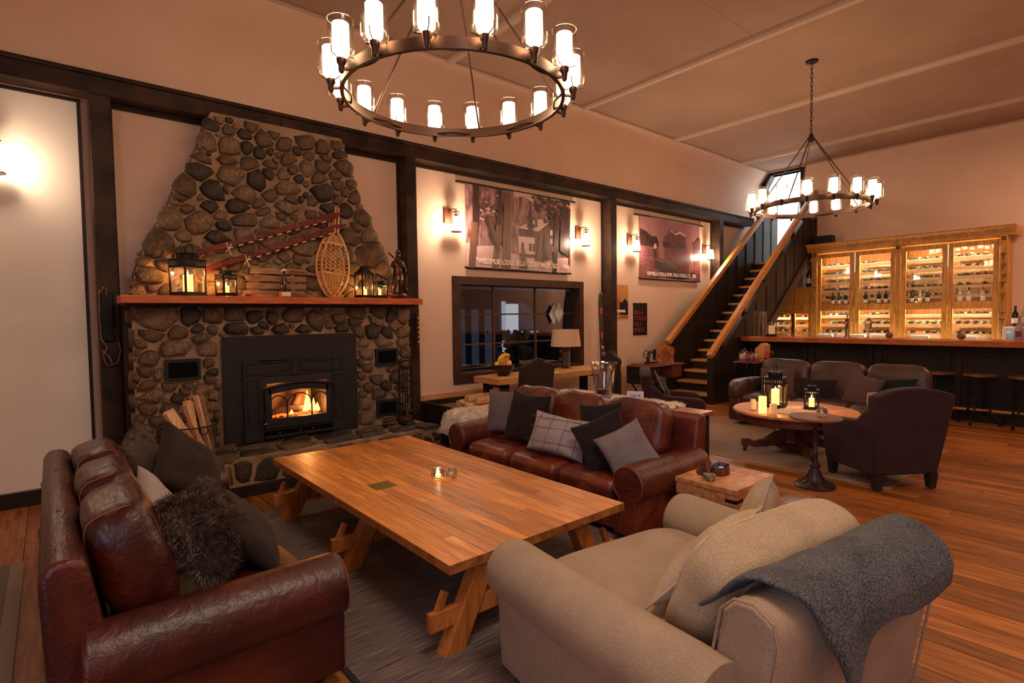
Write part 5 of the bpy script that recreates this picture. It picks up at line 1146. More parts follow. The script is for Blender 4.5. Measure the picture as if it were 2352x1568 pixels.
BX,BY=.94,5.62
LG=[((.97,5.50,.39),(.75,5.48,.83),.055,'thick pale split log leaning furthest left in the wire basket'),((.98,5.56,.39),(.86,5.52,.87),.035,'split log second from the left in the wire basket'),((.99,5.60,.40),(.90,5.55,.89),.030,'narrow split log standing in the middle of the wire basket'),((1.0,5.62,.40),(.93,5.58,.88),.028,'split log just right of the middle in the wire basket'),((1.06,5.58,.39),(.96,5.60,.93),.030,'tall split log reaching highest in the wire basket'),((1.09,5.60,.39),(1.0,5.62,.97),.028,'tall thin bark-edged log at the back right of the wire basket'),((1.10,5.66,.39),(1.06,5.68,.92),.02,'thinnest log at the far right of the wire basket'),((1.02,5.50,.38),(.88,5.64,.80),.03,'split log at the back left of the wire basket'),((.90,5.60,.38),(.94,5.70,.80),.035,'log standing behind the others in the wire basket')]
for i,(p,q,r_,l) in enumerate(LG): log(p,q,r_,l,'logs in the wire basket',40+i)
# hanging tack on the first post
t=thing('leather_harness','black leather strap with rope ties hanging from a nail on the left post','harness',(.40,6.165,1.85))
MB().box(-.045,.05,-.02,.0,-.42,.02).build('black_sheath',iron,t,smooth=False,bev=.01)
for s in ([(-.05,-.01,.05),(-.055,-.015,-.2),(-.05,-.02,-.40),(-.01,-.03,-.47),(-.045,-.02,-.55)],[(.045,-.01,-.3),(.09,-.02,-.50),(.06,-.03,-.62),(-.02,-.03,-.64),(-.04,-.03,-.56)],[(-.05,-.02,-.5),(0,-.03,-.56),(.02,-.03,-.62)],[(-.04,-.02,.02),(-.02,-.03,.07),(.0,-.03,.06),(.0,-.02,.0)]):
    MB().tube(s,.006,6).build('strap',tex('rope_brown',(.10,.05,.04),(.28,.16,.12),nscale=30,rough=.8,bump=.3),t)
t=thing('sleigh_bells','string of brass sleigh bells hanging below the right end of the mantel','bells',(3.60,6.165,1.68))
MB().box(-.012,.012,-.01,0,-.45,0).build('strap',dkb,t,smooth=False)
for k in range(6): MB().sph((.008,-.028,-.08-.062*k),.022,10,8).build('bell',plain('old_brass',(.30,.17,.06),.35,.9),t)
# ---------------- banners
def flat(b,poly,y): b.add([(x,y,z) for x,z in poly],[tuple(range(len(poly)))]); return b
sep=lambda n,c,r=.35: plain(n,c,r)
bg1=tex('sepia_forest_print',(.10,.035,.040),(.42,.22,.22),scale=(5,1,1.6),nscale=3.0,rough=.32,bump=0,ramp=(.35,.62),detail=8)
dk1=tex('sepia_dark_print',(.022,.008,.009),(.06,.024,.022),scale=(6,1,1),nscale=6,rough=.32,bump=0); br1=tex('sepia_trunk_print',(.10,.042,.028),(.19,.085,.055),scale=(20,1,1.2),nscale=4,rough=.32,bump=0)
lt1=tex('sepia_snow_print',(.55,.34,.34),(.72,.50,.48),nscale=3,rough=.32,bump=0); md1=tex('sepia_house_print',(.09,.032,.034),(.15,.06,.055),scale=(14,1,1),nscale=4,rough=.32,bump=0)
tx_=sep('banner_lettering',(.95,.85,.78),.6); rodm=plain('banner_rod',(.015,.01,.01),.5)
def text(s,size,loc,mat,parent,name='lettering',rot=(R(90),0,0),ex=0.0006,shear=0,sx=1,bold=.0):
    cu=bpy.data.curves.new('t','FONT'); cu.body=s; cu.size=size; cu.extrude=ex; cu.shear=shear; cu.offset=bold; ob=bpy.data.objects.new('t',cu); C.objects.link(ob)
    dg=bpy.context.evaluated_depsgraph_get(); me=bpy.data.meshes.new_from_object(ob.evaluated_get(dg)); bpy.data.objects.remove(ob); me.materials.clear(); me.materials.append(mat)
    o=link(name,me,parent,loc,rot); o.scale=(sx,1,1); return o
def banner(label,x0,x1,z0,z1):
    t=thing('photo_banner',label,'banner'); Y=YW-.03
    MB().tube([(x0-.14,Y,z1+.005),(x1+.13,Y,z1+.005)],.018,10).build('top_rod',rodm,t); 
    MB().tube([(x0-.01,Y-.008,z0),(x1+.01,Y-.008,z0)],.018,8).build('bottom_hem',rodm,t)
    return t,Y-.012
t,Y=banner('large sepia photo banner of a snowy timber lodge among tall trees',4.53,6.66,2.315,3.50)
b=MB(); W_=2.13; H_=1.185
def U(x): return 4.53+W_*x
def Zv(z): return 2.315+H_*z
def put(mi,poly,lay): b.mi=mi; flat(b,[(U(x),Zv(z)) for x,z in poly],Y-.0012*lay)
b.mi=0
b.grid(lambda u,v:(U(u),Y+.010*math.sin(u*9)*.5,Zv(v)),24,2)
bb=b; 
put(2,[(.04,0),(.10,0),(.17,1),(.05,1)][0:0] or [(0,0),(1,0),(1,.22),(.62,.17),(.36,.22),(.30,.30),(.07,.26),(0,.30)],5)
put(4,[(.33,.62),(.5,.80),(.60,.72),(.62,1),(.42,1)],5.2)
put(2,[(.42,1),(.44,.93),(.52,.96),(.60,.90),(.62,1)],5.5)
# house
put(4,[(.47,.18),(.84,.16),(.84,.62),(.80,.70),(.70,.56),(.47,.56)],6)
put(3,[(.47,.18),(.84,.16),(.84,.62),(.80,.70),(.70,.56),(.47,.56)],6.3)
put(2,[(.45,.545),(.66,.53),(.80,.70),(.62,.70),(.56,.625)],7)
put(2,[(.46,.22),(.62,.22),(.62,.44),(.46,.44)],7)
put(3,[(.55,.58),(.65,.585),(.645,.69),(.55,.69)],8); put(1,[(.53,.69),(.68,.695),(.70,.705),(.53,.705)],8.5)
for x in (.565,.60): put(2,[(x,.62),(x+.022,.62),(x+.022,.665),(x,.665)],9)
for x,z in ((.775,.50),(.775,.38),(.80,.28)): put(2,[(x,z),(x+.028,z),(x+.028,z+.07),(x,z+.07)],9)
for x in (.49,.565,.60): put(1,[(x,.26),(x+.022,.26),(x+.022,.36),(x,.36)],9)
for k in range(5): put(1,[(.485+.03*k,.44),(.49+.03*k,.44),(.49+.03*k,.53),(.485+.03*k,.53)],8.8)
def tree(cx,z0,z1,w_,mi,lay,sd,n=9):
    rn=random.Random(sd)
    for k in range(n):
        u=k/n; z=z0+(z1-z0)*u; ww=w_*(1-u)*(1+rn.uniform(-.2,.2)); put(mi,[(cx-ww,z-.02+rn.uniform(-.02,.01)),(cx+ww,z-.02+rn.uniform(-.02,.01)),(cx,z+(z1-z0)/n*1.8)],lay+.05*k)
tree(.505,.04,.36,.055,5,10,1); tree(.67,.16,.50,.05,5,10,2); tree(.72,.18,.50,.04,1,10.6,3); tree(.58,.50,.86,.05,1,9.5,4)
rn=random.Random(9)
for k in range(150):
    x=rn.uniform(.60,.98); z=rn.uniform(.60,.99); s=rn.uniform(.015,.035)
    if z<.78 and x<.72: continue
    put(1,[(x-s*.6,z),(x,z-s),(x+s*.7,z-.2*s),(x+s*.1,z+s*.9)],9.6+.01*k)
for k in range(60):
    x=rn.gauss(.19,.06); z=rn.gauss(.72,.08); s=rn.uniform(.008,.022); put(5 if k%3 else 2,[(x-s,z),(x,z-s),(x+s,z),(x,z+s)],10+.01*k)
put(5,[(.06,0),(.02,.0),(.055,.55),(.09,.5)],12); put(1,[(.055,.5),(.10,.5),(.115,1),(.06,1)],12.1); put(5,[(.015,0),(.07,0),(.10,.55),(.045,.55)],12.2)
put(1,[(.26,.5),(.30,.5),(.315,1),(.28,1)],12); put(5,[(.22,0),(.275,0),(.30,.55),(.255,.55)],12.3)
put(5,[(.30,0),(.38,0),(.385,.5),(.395,.97),(.335,.97),(.32,.5)],12.5)
put(1,[(.15,.62),(.18,.62),(.28,.22),(.26,.20)],12.6); put(5,[(.18,.62),(.21,.62),(.30,.24),(.28,.22)],12.7)
put(1,[(.80,.0),(.84,.0),(.88,.75),(.83,.80)],13); put(1,[(.88,.3),(.98,.22),(1,.9),(.90,.9)],9.4); put(5,[(.975,.1),(.99,.1),(.998,.5),(.985,.5)],13.2)
for z in (.13,.16,.19): put(2,[(.63,z+.045),(.99,z-.02),(.99,z-.016),(.63,z+.049)],9.9)
bn=b.build('printed_photo',[bg1,dk1,lt1,md1,bg1,br1],t,smooth=False)
text('TWEEDSMUIR LODGE, BELLA COOLA VALLEY, B.C.',.105,(U(.075),Y-.020,Zv(.06)),tx_,t,sx=.70,bold=.003); text('1934',.09,(U(.90),Y-.020,Zv(.06)),tx_,t,sx=.85,bold=.003)
t,Y=banner('smaller sepia photo banner of a man poling a long canoe before mountains',8.54,10.64,2.31,3.49)
b=MB(); W_=2.10; H_=1.18
def U(x): return 8.54+W_*x
def Zv(z): return 2.31+H_*z
sky2=sep('sepia_sky_print',(.36,.17,.18),.22); wat2=tex('sepia_water_print',(.15,.05,.06),(.28,.11,.12),scale=(3,1,14),nscale=4,rough=.22,bump=0); mtn2=sep('sepia_mountain_print',(.17,.075,.085),.22)
b.grid(lambda u,v:(U(u),Y+.012*math.sin(u*13+v),Zv(v)),30,2)
put(1,[(0,0),(1,0),(1,.54),(0,.54)],8); put(2,[(.25,.62),(.40,.73),(.50,.84),(.57,.79),(.64,.84),(.75,.79),(.88,.68),(1,.78),(1,.55),(.25,.55)],7)
put(3,[(.47,.815),(.50,.84),(.56,.79),(.64,.84),(.74,.79),(.78,.75),(.70,.77),(.63,.80),(.56,.76),(.52,.80)],7.6)
put(4,[(0,.77),(.10,.74),(.16,.68),(.25,.70),(.28,.62),(.42,.63),(.50,.58),(.56,.60),(.62,.66),(.66,.61),(.72,.59),(.75,.55),(0,.52)],8.6)
put(4,[(.22,.30),(.38,.28),(.60,.14),(.78,.10),(.90,.19),(.86,.08),(.66,.0),(.50,.02),(.34,.10),(.22,.20)],10); put(5,[(.20,.35),(.40,.29),(.60,.15),(.76,.10),(.90,.20),(.76,.14),(.60,.18),(.40,.33),(.22,.37)],10.4)
put(4,[(.215,.34),(.25,.34),(.235,.50),(.20,.50)],11); put(3,[(.20,.49),(.25,.50),(.245,.57),(.215,.58)],11.4); put(4,[(.205,.57),(.235,.58),(.23,.62),(.21,.62)],11.6)
put(4,[(.10,.86),(.105,.86),(.235,.56),(.23,.555)],11.2)
b.build('printed_photo',[sky2,wat2,mtn2,lt1,dk1,sep('sepia_boat_edge',(.10,.04,.04))],t,smooth=False)
text('ON BELLA COOLA RIVER, BELLA COOLA, B.C.  1935',.095,(U(.10),Y-.020,Zv(.055)),tx_,t,sx=.78,bold=.004)
# ---------------- posters and ski on the wall
t=thing('orange_poster','orange and brown poster half hidden by the dark post','poster'); Y=YW-.008
MB().box(7.70,8.235,Y,YW,1.55,2.17).build('sheet',tex('orange_poster_print',(.36,.13,.03),(.60,.26,.07),nscale=4,rough=.4,bump=0),t,smooth=False)
b=MB(); flat(b,[(8.0,1.62),(8.23,1.62),(8.23,1.85),(8.15,1.92),(8.05,1.84),(7.98,1.85)],Y-.001); b.build('dark_figure',iron,t,smooth=False); b=MB(); flat(b,[(7.72,1.68),(8.15,1.66),(8.15,1.71),(7.72,1.72)],Y-.002); flat(b,[(7.72,1.58),(7.95,1.58),(7.95,1.60),(7.72,1.60)],Y-.002); b.build('pale_print',labelm,t,smooth=False)
t=thing('dark_poster','narrow black poster with faded red heli sports lettering under the canoe banner','poster')
MB().box(8.39,8.82,Y,YW,1.225,1.84).build('sheet',plain('black_poster',(.010,.007,.009),.3),t,smooth=False)
lm=plain('dull_red_lettering',(.34,.08,.07),.4)
for i,(s,z) in enumerate((('BELLA',1.62),('COOLA',1.51),('HELI',1.40),('SPORTS',1.29))): text(s,.115,(8.405,Y-.004,z),lm,t,sx=.92 if i!=3 else .78)
t=thing('downhill_ski','black downhill ski with red marks leaning on the middle post','ski',(7.10,6.02,.0))
t.rotation_euler=(R(-3.5),R(2),0)
sk=[(-.05,.02),(-.045,.5),(-.04,.95),(-.048,1.5),(-.055,1.85),(-.04,1.97),(0,2.02),(.04,1.97),(.055,1.85),(.048,1.5),(.04,.95),(.045,.5),(.05,.02)]
MB().prism(sk[::-1],-.008,.008,'y').build('blade',plain('ski_black',(.012,.012,.014),.25,coat=.4),t,smooth=False,bev=.003)
for z in (1.70,1.28): MB().box(-.022,.022,-.010,-.0081,z-.05,z+.05).build('red_mark',plain('ski_red',(.75,.02,.02),.4),t,smooth=False)
b=MB(); b.box(-.04,.04,-.05,-.008,.78,.86); b.box(-.035,.035,-.06,-.008,.93,1.0); b.cyl((-.04,-.03,.74),(.04,-.03,.74),.012,n=8); b.build('binding',chrome,t,smooth=False,bev=.006)
MB().box(-.03,.03,-.03,-.008,1.03,1.10).build('binding_toe',chrome,t,smooth=False,bev=.01)
# ---------------- desk by the window
t=thing('slab_desk','thick live-sawn fir slab desk on dark legs under the window','desk',(5.75,5.80,0))
MB().box(-1.32,1.32,-.29,.27,.715,.80).build('desk_top',deskm,t,smooth=False,bev=.006)
for x in (-1.20,.75,1.15):
    b=MB(); b.box(x,x+.09,-.24,-.14,0,.71); b.build('leg',blackpanel,t,smooth=False); b=MB(); b.box(x,x+.09,.12,.22,0,.71); b.build('leg',blackpanel,t,smooth=False)
    MB().box(x,x+.09,-.24,.22,.66,.712).build('leg_brace',blackpanel,t,smooth=False)
def side_chair(label,loc,rz):
    t=thing('dining_chair',label,'chair',loc,rz)
    o=softbox(.48,.46,.12,p=5,puff=.015,n=10).build('seat',chairfab,t,ang=180); o.location=(0,0,.44)
    pr=[(-.225,.38),(-.235,.95),(-.17,.985),(-.09,1.0),(-.05,1.035),(0,1.045),(.05,1.035),(.09,1.0),(.17,.985),(.235,.95),(.225,.38)]
    b=MB(); b.prism(pr,-.035,.035,'y'); o=b.build('backrest',chairfab,t,bev=.02,seg=3); o.location=(0,.22,0); o.rotation_euler=(R(-7),0,0)
    o.location=(0,.20-.0,.0)
    for sx in (-1,1):
        for sy in (-1,1): MB().bar((sx*.19,sy*.18,.40),(sx*.20,sy*.19,0),.04,.04).build('leg',blackpanel,t,smooth=False)
    return t
side_chair('dark brown upholstered dining chair with its back to us at the slab desk',(4.37,5.05,0),R(178)).scale=(1.1,1.1,1.08)
side_chair('dark brown upholstered dining chair turned sideways at the right end of the slab desk',(5.72,5.10,0),R(-112)).scale=(1.06,1.06,1.06)
t=thing('table_lamp','table lamp with tan drum shade and ribbed dark base on the slab desk','lamp',(6.10,5.93,.801))
pr=[(.0,0),(.075,0),(.08,.02)]+[ (.066+.006*(k%2),.03+.014*k) for k in range(24)]+[(.05,.38),(.015,.40),(.012,.46),(.0,.46)]
MB().lathe(pr,n=20).build('ribbed_base',tex('lamp_ceramic',(.03,.012,.008),(.09,.035,.02),nscale=9,rough=.35,bump=0),t)
MB().lathe([(.235,.34),(.205,.60),(.203,.60),(.233,.34)],n=32,closed=True).build('lamp_shade',plain('tan_shade',(.66,.44,.28),.8),t)
t=thing('fruit_bowl','dark bowl heaped with fruit on the left end of the slab desk','bowl',(4.74,5.80,.801))
MB().lathe([(.0,0),(.07,0),(.10,.03),(.145,.10),(.150,.15),(.143,.15),(.135,.10),(.09,.035),(0,.02)],n=24,closed=False).build('bowl',plain('black_bowl',(.02,.012,.012),.3),t)
fr=[((-.06,-.06,.15),.045,(.70,.03,.02),'red apple at the left in the fruit bowl'),((.01,-.09,.16),.045,(.90,.35,.03),'orange at the front of the fruit bowl'),((.06,-.04,.17),.048,(.85,.42,.04),'orange at the right of the fruit bowl'),((.03,.0,.22),.045,(.90,.28,.03),'top orange of the fruit bowl'),((-.05,-.03,.205),.045,(.35,.50,.05),'green apple near the top of the fruit bowl'),((.10,.0,.16),.042,(.30,.48,.06),'green apple at the right rim of the fruit bowl'),((-.10,.01,.16),.042,(.75,.60,.06),'yellow apple at the left rim of the fruit bowl')]
for (p,r_,c_,l) in fr:
    o=MB().sph((0,0,0),r_,14,10,(1,1,.93)).build('apple' if 'apple' in l else 'orange',plain('fruit_'+l[:8].replace(' ','_'),c_,.4)); o.location=(4.74+p[0],5.80+p[1],.801+p[2]); tag(o,l,'fruit')
for k in range(3):
    o=MB().tube([(-.11+.015*k,-.02*k,.18),(-.085+.01*k,-.02-.02*k,.245),(-.02,-.03*k-.01,.28+.008*k),(.06,-.02*k,.265+.008*k),(.10,.0,.22)],[.008,.02,.022,.02,.008],10).build('banana',plain('banana_yellow',(.85,.50,.04),.45)); o.location=(4.74,5.80,.801)
    tag(o,['front','middle','back'][k]+' yellow banana draped over the top of the fruit bowl','banana','bananas on the fruit bowl')
t=tag(MB().grid(lambda u,v:(5.02+.42*u,5.60+.30*v,.802+.05*(1-abs(2*u-1))**.5*.5),12,2).build('open_book',labelm),'open white-paged book lying on the slab desk behind the chair','book'); t.modifiers.new('s','SOLIDIFY').thickness=.004
t=tag(MB().box(5.42,5.60,5.60,5.74,.801,.806).build('paper_card',labelm,smooth=False),'small white card on the slab desk right of the chair','card')
t=thing('desk_sign','small dark sign with white script standing on the desk by the lamp','sign'); MB().box(5.62,5.98,6.03,6.05,.801,.875).build('board',iron,t,smooth=False); text('we agreed',.075,(5.66,6.028,.82),tx_,t,shear=.3,sx=.9)
# ---------------- firewood box, bench with fleece
t=thing('firewood_box','dark open firewood box against the wall under the window','box',(4.38,5.82,0))
for q in [(-.62,.62,-.56,-.53,.01,.47),(-.62,.62,.53,.56,.01,.49),(-.62,-.59,-.53,.53,.01,.49),(.59,.62,-.53,.53,.01,.49),(-.6,.6,-.53,.53,.01,.04)]:
    MB().box(*q).build('side_panel',blackpanel,t,smooth=False,bev=.002)
MB().box(-.58,.62,.545,.568,.45,.56).build('back_rail',deskm,t,smooth=False)
MB().box(-.585,.585,-.52,.52,.05,.42).build('bark_layer',tex('bark_chips',(.10,.03,.012),(.30,.11,.04),nscale=24,rough=.9,bump=1),t,smooth=False)
k=0
for (x,y,z,L_,r_) in [(4.12,5.60,.46,.62,.06),(4.12,5.74,.46,.6,.065),(4.14,5.67,.55,.6,.06),(4.17,5.86,.53,.6,.06),(4.08,5.46,.45,.6,.055),(4.13,5.98,.46,.55,.06)]:
    log((x-.02,y,z),(x+L_,y+.03,z+.01),r_,['front left','second','topmost','rear upper','foremost','rearmost'][k]+' split log lying in the firewood box','logs in the firewood box',80+k); k+=1
t=thing('low_bench','low dark bench under the white fleece behind the far arm of the right sofa','bench'); MB().box(3.24,3.74,4.68,5.05,.42,.48).build('seat',blackpanel,t,smooth=False)
for x in (3.25,3.68):
    for y in (4.69,4.99): MB().box(x,x+.04,y,y+.04,0,.42).build('leg',blackpanel,t,smooth=False)
def fleece(fn,nu,nv,label,cnt,seed):
    b=MB(); b.grid(fn,nu,nv); o=b.build('sheepskin',sheepm,None,ang=180); o.modifiers.new('s','SOLIDIFY').thickness=.02
    b2=furtufts(o,seed,cnt,.03,sheepm,'fleece_tufts'); tag(o,label,'sheepskin'); return o
def fl1(u,v):
    x=3.20+.56*u; y=4.66+.40*v; e=max(0,1-(2*u-1)**4)*max(0,1-(2*v-1)**4)
    return (x,y,.492+.10*e**.5-.14*(u<.12)*(1-u/.12)+.02*noise.noise(Vector((x*9,y*9,0))))
fleece(fl1,30,20,'white curly sheepskin spread on the low bench by the firewood box',2200,3)
# ---------------- console behind the right sofa
t=thing('console_table','narrow wooden console table behind the right leather sofa','table',(4.13,3.42,0))
MB().box(-.14,.14,-1.0,1.0,.755,.785).build('table_top',counterm,t,smooth=False,bev=.004)
for sy in (-1,1):
    for sx in (-1,1): MB().box(sx*.11-.02,sx*.11+.02,sy*.95-.02,sy*.95+.02,0,.754).build('leg',blackpanel,t,smooth=False)
def fl2(u,v):
    y=2.72+1.36*u; x=4.005+.29*v; ed=.02*math.sin(u*17)+.015*math.sin(u*31)
    return (x+ed*(2*v-1),y+.02*math.sin(v*11),.797+.012*noise.noise(Vector((x*12,y*12,0)))+.012*math.sin(v*PI))
fleece(fl2,50,10,'long white sheepskin runner along the console behind the right sofa',2600,4)
t=thing('hurricane_vase','large ribbed clear glass vase standing on the sheepskin runner','vase',(4.07,3.45,.822))
g=MB(); n_=48
prof=[(.075,0),(.085,.01),(.092,.06),(.105,.20),(.118,.29),(.135,.33),(.132,.333),(.113,.29),(.100,.20),(.086,.06),(.078,.016),(.0,.014)]
vs=[];
for r_,z in prof:
    for k in range(n_): a=2*PI*k/n_; rr=r_*(1+.022*math.cos(a*20)*(0.03<z<.3)); vs.append((rr*math.cos(a),rr*math.sin(a),z))
fs=[(i*n_+k,i*n_+(k+1)%n_,(i+1)*n_+(k+1)%n_,(i+1)*n_+k) for i in range(len(prof)-1) for k in range(n_)]+[tuple(range(n_))[::-1]]
g.add(vs,fs); g.build('glass_body',glassmat('ribbed_glass',mixf=.15,rough=.05),t,ang=60)
MB().lathe([(.0,.016),(.075,.018),(.082,.05),(.06,.075),(.0,.08)],n=24).build('dark_pebbles',dkb,t)
t=thing('photo_block','small clear acrylic photo block showing a blue and red picture on the fleece','picture frame',(4.06,3.07,.825),R(-40)); t.rotation_euler=(0,0,R(-55))
MB().prism([(-.035,0),(.04,0),(.01,.085),(-.01,.085)],-.075,.075,'x').build('acrylic_block',plain('frosted_acrylic',(.62,.55,.62),.15),t,smooth=False,bev=.004)
b=MB(); b.add([(-.055,-.0315,.018),(.055,-.0315,.018),(.055,-.0165,.068),(-.055,-.0165,.068)],[(0,1,2,3)]); b.build('picture',tex('tiny_photo',(.05,.07,.20),(.60,.20,.15),nscale=30,rough=.3,bump=0,c3=(.5,.5,.65)),t,smooth=False)
# ---------------- bar
t=thing('bar_counter','long bar counter with reddish wooden top and dark panelled front','bar',(0,0,0))
MB().box(9.86,10.55,-3.4,5.04,1.10,1.185).build('bar_top',counterm,t,smooth=False,bev=.008)
MB().box(10.24,10.50,-3.4,5.04,0,1.10).build('bar_body',blackpanel,t,smooth=False)
y=4.98
while y>-2.2:
    y2=y-.98
    for q in [(y2,y,1.0,1.08),(y2,y,.10,.22),(y-.10,y,.22,1.0),(y2,y2+.10,.22,1.0)]: MB().box(10.215,10.24,q[0]+.004,q[1]-.004,q[2],q[3]).build('panel_rail',blackpanel,t,smooth=False,bev=.003)
    f_=MB().box(10.228,10.24,y2+.16,y-.16,.28,.94).build('raised_panel',blackpanel,t,smooth=False,bev=.008)
    y=y2-.03
MB().box(10.20,10.24,-3.4,5.04,0,.10).build('kick_board',blackpanel,t,smooth=False)
MB().tube([(10.06,5.0,.19),(10.06,-3.0,.19)],.022,10).build('foot_rail',railm,t)
for yy in (4.6,3.2,1.85,.5,-1.0): MB().bar((10.06,yy,.17),(10.20,yy,.13),.03,.02).build('rail_bracket',iron,t,smooth=False)
# bar stools
def stool(y,label,first=None,x=10.0):
    t=thing('bar_stool',label,'stool',(x,y,0),R(20*y),None)
    MB().lathe([(.0,.675),(.17,.675),(.188,.685),(.19,.70),(.18,.71),(.0,.71)],n=28).build('seat',tex('stool_seat_wood',(.13,.05,.022),(.25,.11,.05),scale=(6,1,1),nscale=4,rough=.35,bump=.1),t)
    for k in range(4):
        a=PI/4+PI/2*k; p=lambda r_,z:(r_*math.cos(a),r_*math.sin(a),z)
        MB().tube([p(.12,.675),p(.125,.40),p(.13,.20),p(.145,.165),p(.215,.115),p(.235,.09),p(.24,.0)],.012,8).build('leg',iron,t)
        MB().cyl(p(.24,0),p(.24,.05),.018,n=8).build('foot_cap',iron,t)
    for z,r_ in ((.42,.125),(.20,.13)): MB().tube([(r_*math.cos(2*PI*i/20),r_*math.sin(2*PI*i/20),z) for i in range(20)],.009,6,closed=True).build('foot_ring',iron,t)
    return t
stool(2.08,'bar stool half hidden behind the right end of the plum sofa')
stool(1.61,'bar stool standing fully visible at the bar, second from the right frame edge')
stool(1.13,'bar stool at the bar cut by the right edge of the picture')
# things on the bar
t=thing('hurricane_glass','tall clear hurricane glass with dried twigs on the left end of the bar','vase',(10.22,4.86,1.186))
MB().lathe([(.0,0),(.09,0),(.095,.02),(.09,.40),(.10,.47),(.097,.47),(.087,.40),(.09,.02),(.0,.012)],n=28).build('glass_body',glass,t)
random.seed(2)
for k in range(5): MB().tube([(random.uniform(-.02,.02),random.uniform(-.02,.02),.015),(random.uniform(-.05,.05),random.uniform(-.05,.05),.2),(random.uniform(-.07,.07),random.uniform(-.07,.07),.42)],.006,5).build('twig',barkm,t)
t=thing('hurricane_glass','second clear hurricane glass with dark sprigs right of the first on the bar','vase',(10.12,4.74,1.186))
MB().lathe([(.0,0),(.06,0),(.065,.02),(.06,.40),(.068,.46),(.066,.46),(.058,.40),(.06,.02),(.0,.012)],n=28).build('glass_body',glass,t)
for k in range(3): MB().tube([(0,0,.015),(random.uniform(-.03,.03),random.uniform(-.03,.03),.2),(random.uniform(-.05,.05),random.uniform(-.05,.05),.36)],.008,5).build('twig',barkm,t)
t=thing('glass_candle_jar','wide glass candle holder with a fat cream candle on a black foot on the bar','candle holder',(10.16,4.60,1.186))
MB().lathe([(.0,0),(.085,0),(.09,.02),(.06,.04),(.0,.045)],n=24).build('foot',iron,t); MB().lathe([(.0,.046),(.055,.046),(.055,.20),(.0,.20)],n=20).build('candle',wax,t); MB().lathe([(.075,.04),(.085,.06),(.085,.27),(.083,.27),(.083,.06),(.073,.045)],n=28,closed=True).build('glass_cylinder',glass,t)
t=thing('beer_tap','tall chrome beer tap column standing on the bar in front of the wine cabinet','beer tap',(10.20,3.36,1.186))
MB().lathe([(.0,0),(.05,0),(.05,.02),(.035,.03),(.035,.30),(.045,.32),(.0,.33)],n=20).build('column',chrome,t)
MB().tube([(0,0,.24),(-.06,0,.25),(-.09,0,.22)],.012,8).build('spout',chrome,t); MB().lathe([(.008,.33),(.02,.40),(.014,.44),(.0,.45)],n=12).build('tap_handle',chrome,t)
t=thing('glass_dispenser','clear cut-glass decanter beside the chrome tap on the bar','decanter',(10.22,3.06,1.186))
MB().lathe([(.0,0),(.035,0),(.012,.03),(.012,.08),(.05,.14),(.05,.28),(.02,.31),(.02,.33),(.0,.34)],n=16).build('glass_body',thickglass,t)
for i,(y,l) in enumerate([(2.76,'small brown glass ornament on the bar in front of the second cabinet door'),(1.86,'small brown glass ornament on the bar in front of the third cabinet door')]):
    o=MB().sph((10.2,y,1.236),.05,14,8,(1.1,1.1,.95)).build('glass_ornament',plain('amber_glass_%d'%i,(.16,.07,.05),.15)); tag(o,l,'ornament')
for i in range(9):
    y=4.42-.10*i; o=MB().lathe([(.0,0),(.026,0),(.032,.075),(.029,.075),(.024,.008),(.0,.008)],(10.40,y,1.186),14).build('tumbler',glass,None); tag(o,['first','second','third','fourth','fifth','sixth','seventh','eighth','ninth'][i]+' clear tumbler from the left in the row along the bar','glass','tumblers on the bar')
# ---------------- wine cabinet
t=thing('wine_cabinet','large golden oak wine cabinet with four lit glass doors behind the bar','cabinet',(0,0,0)); XC=12.90; XB=13.38
MB().box(XB,XE-.005,1.74,4.96,.02,3.0).build('back_board',oak,t,smooth=False)
yy=1.84
while yy<4.86: 
    MB().box(XB-.012,XB,yy+.002,min(yy+.068,4.86),.9,2.95).build('beadboard_strip',boardback,t,smooth=False); yy+=.07
for a,b_ in ((1.74,1.80),(4.90,4.96),(3.315,3.405)): MB().box(XC+.03,XB,a,b_,.02,2.95).build('side_panel',oak,t,smooth=False)
MB().box(XC+.03,XB,1.80,4.90,2.90,2.95).build('cabinet_top',oak,t,smooth=False); MB().box(XC+.03,XB,1.80,4.90,.85,.90).build('cabinet_floor',oak,t,smooth=False)
for a,b_,nm in ((1.73,1.85,'pilaster'),(3.31,3.41,'pilaster'),(4.85,4.97,'pilaster')):
    p=MB().box(XC-.02,XC+.03,a,b_,.02,2.97).build(nm,oak,t,smooth=False,bev=.003)
    for k in range(3): yk=a+(b_-a)*(k+1)/4; 
    for k in range(4): MB().tube([(XC-.021,a+(b_-a)*(k+.5)/4.0,1.0),(XC-.021,a+(b_-a)*(k+.5)/4.0,2.80)],.007,5).build('reed',oak,p)
    MB().box(XC-.03,XC-.02,a+.005,b_-.005,2.82,2.93).build('rosette_block',oak,p,smooth=False,bev=.003); MB().lathe([(.0,.012),(.012,.012),(.018,0),(.032,0),(.038,.008),(.042,0)],n=16).build('rosette',oak,p).matrix_local=Matrix.Translation((XC-.03,(a+b_)/2,2.875))@Matrix.Rotation(R(-90),4,'Y')
pr=[(XC+.03,2.93),(XC-.03,2.93),(XC-.03,2.985),(XC-.055,2.99),(XC-.06,3.02),(XC-.10,3.05),(XC-.13,3.075),(XC-.14,3.10),(XC+.5,3.10),(XC+.5,2.93)]
MB().prism([(x,z) for x,z in pr][::-1],1.62,5.06,'y').build('cornice',oak,t,smooth=False,bev=.003)
b=MB(); yy=1.70
while yy<5.0: b.box(XC-.075,XC-.055,yy,yy+.022,2.992,3.018); yy+=.045
o=b.build('dentil_row',oak,t,smooth=False); o['kind']='stuff'
ledw=emis('cabinet_led',(1,.80,.55),14)
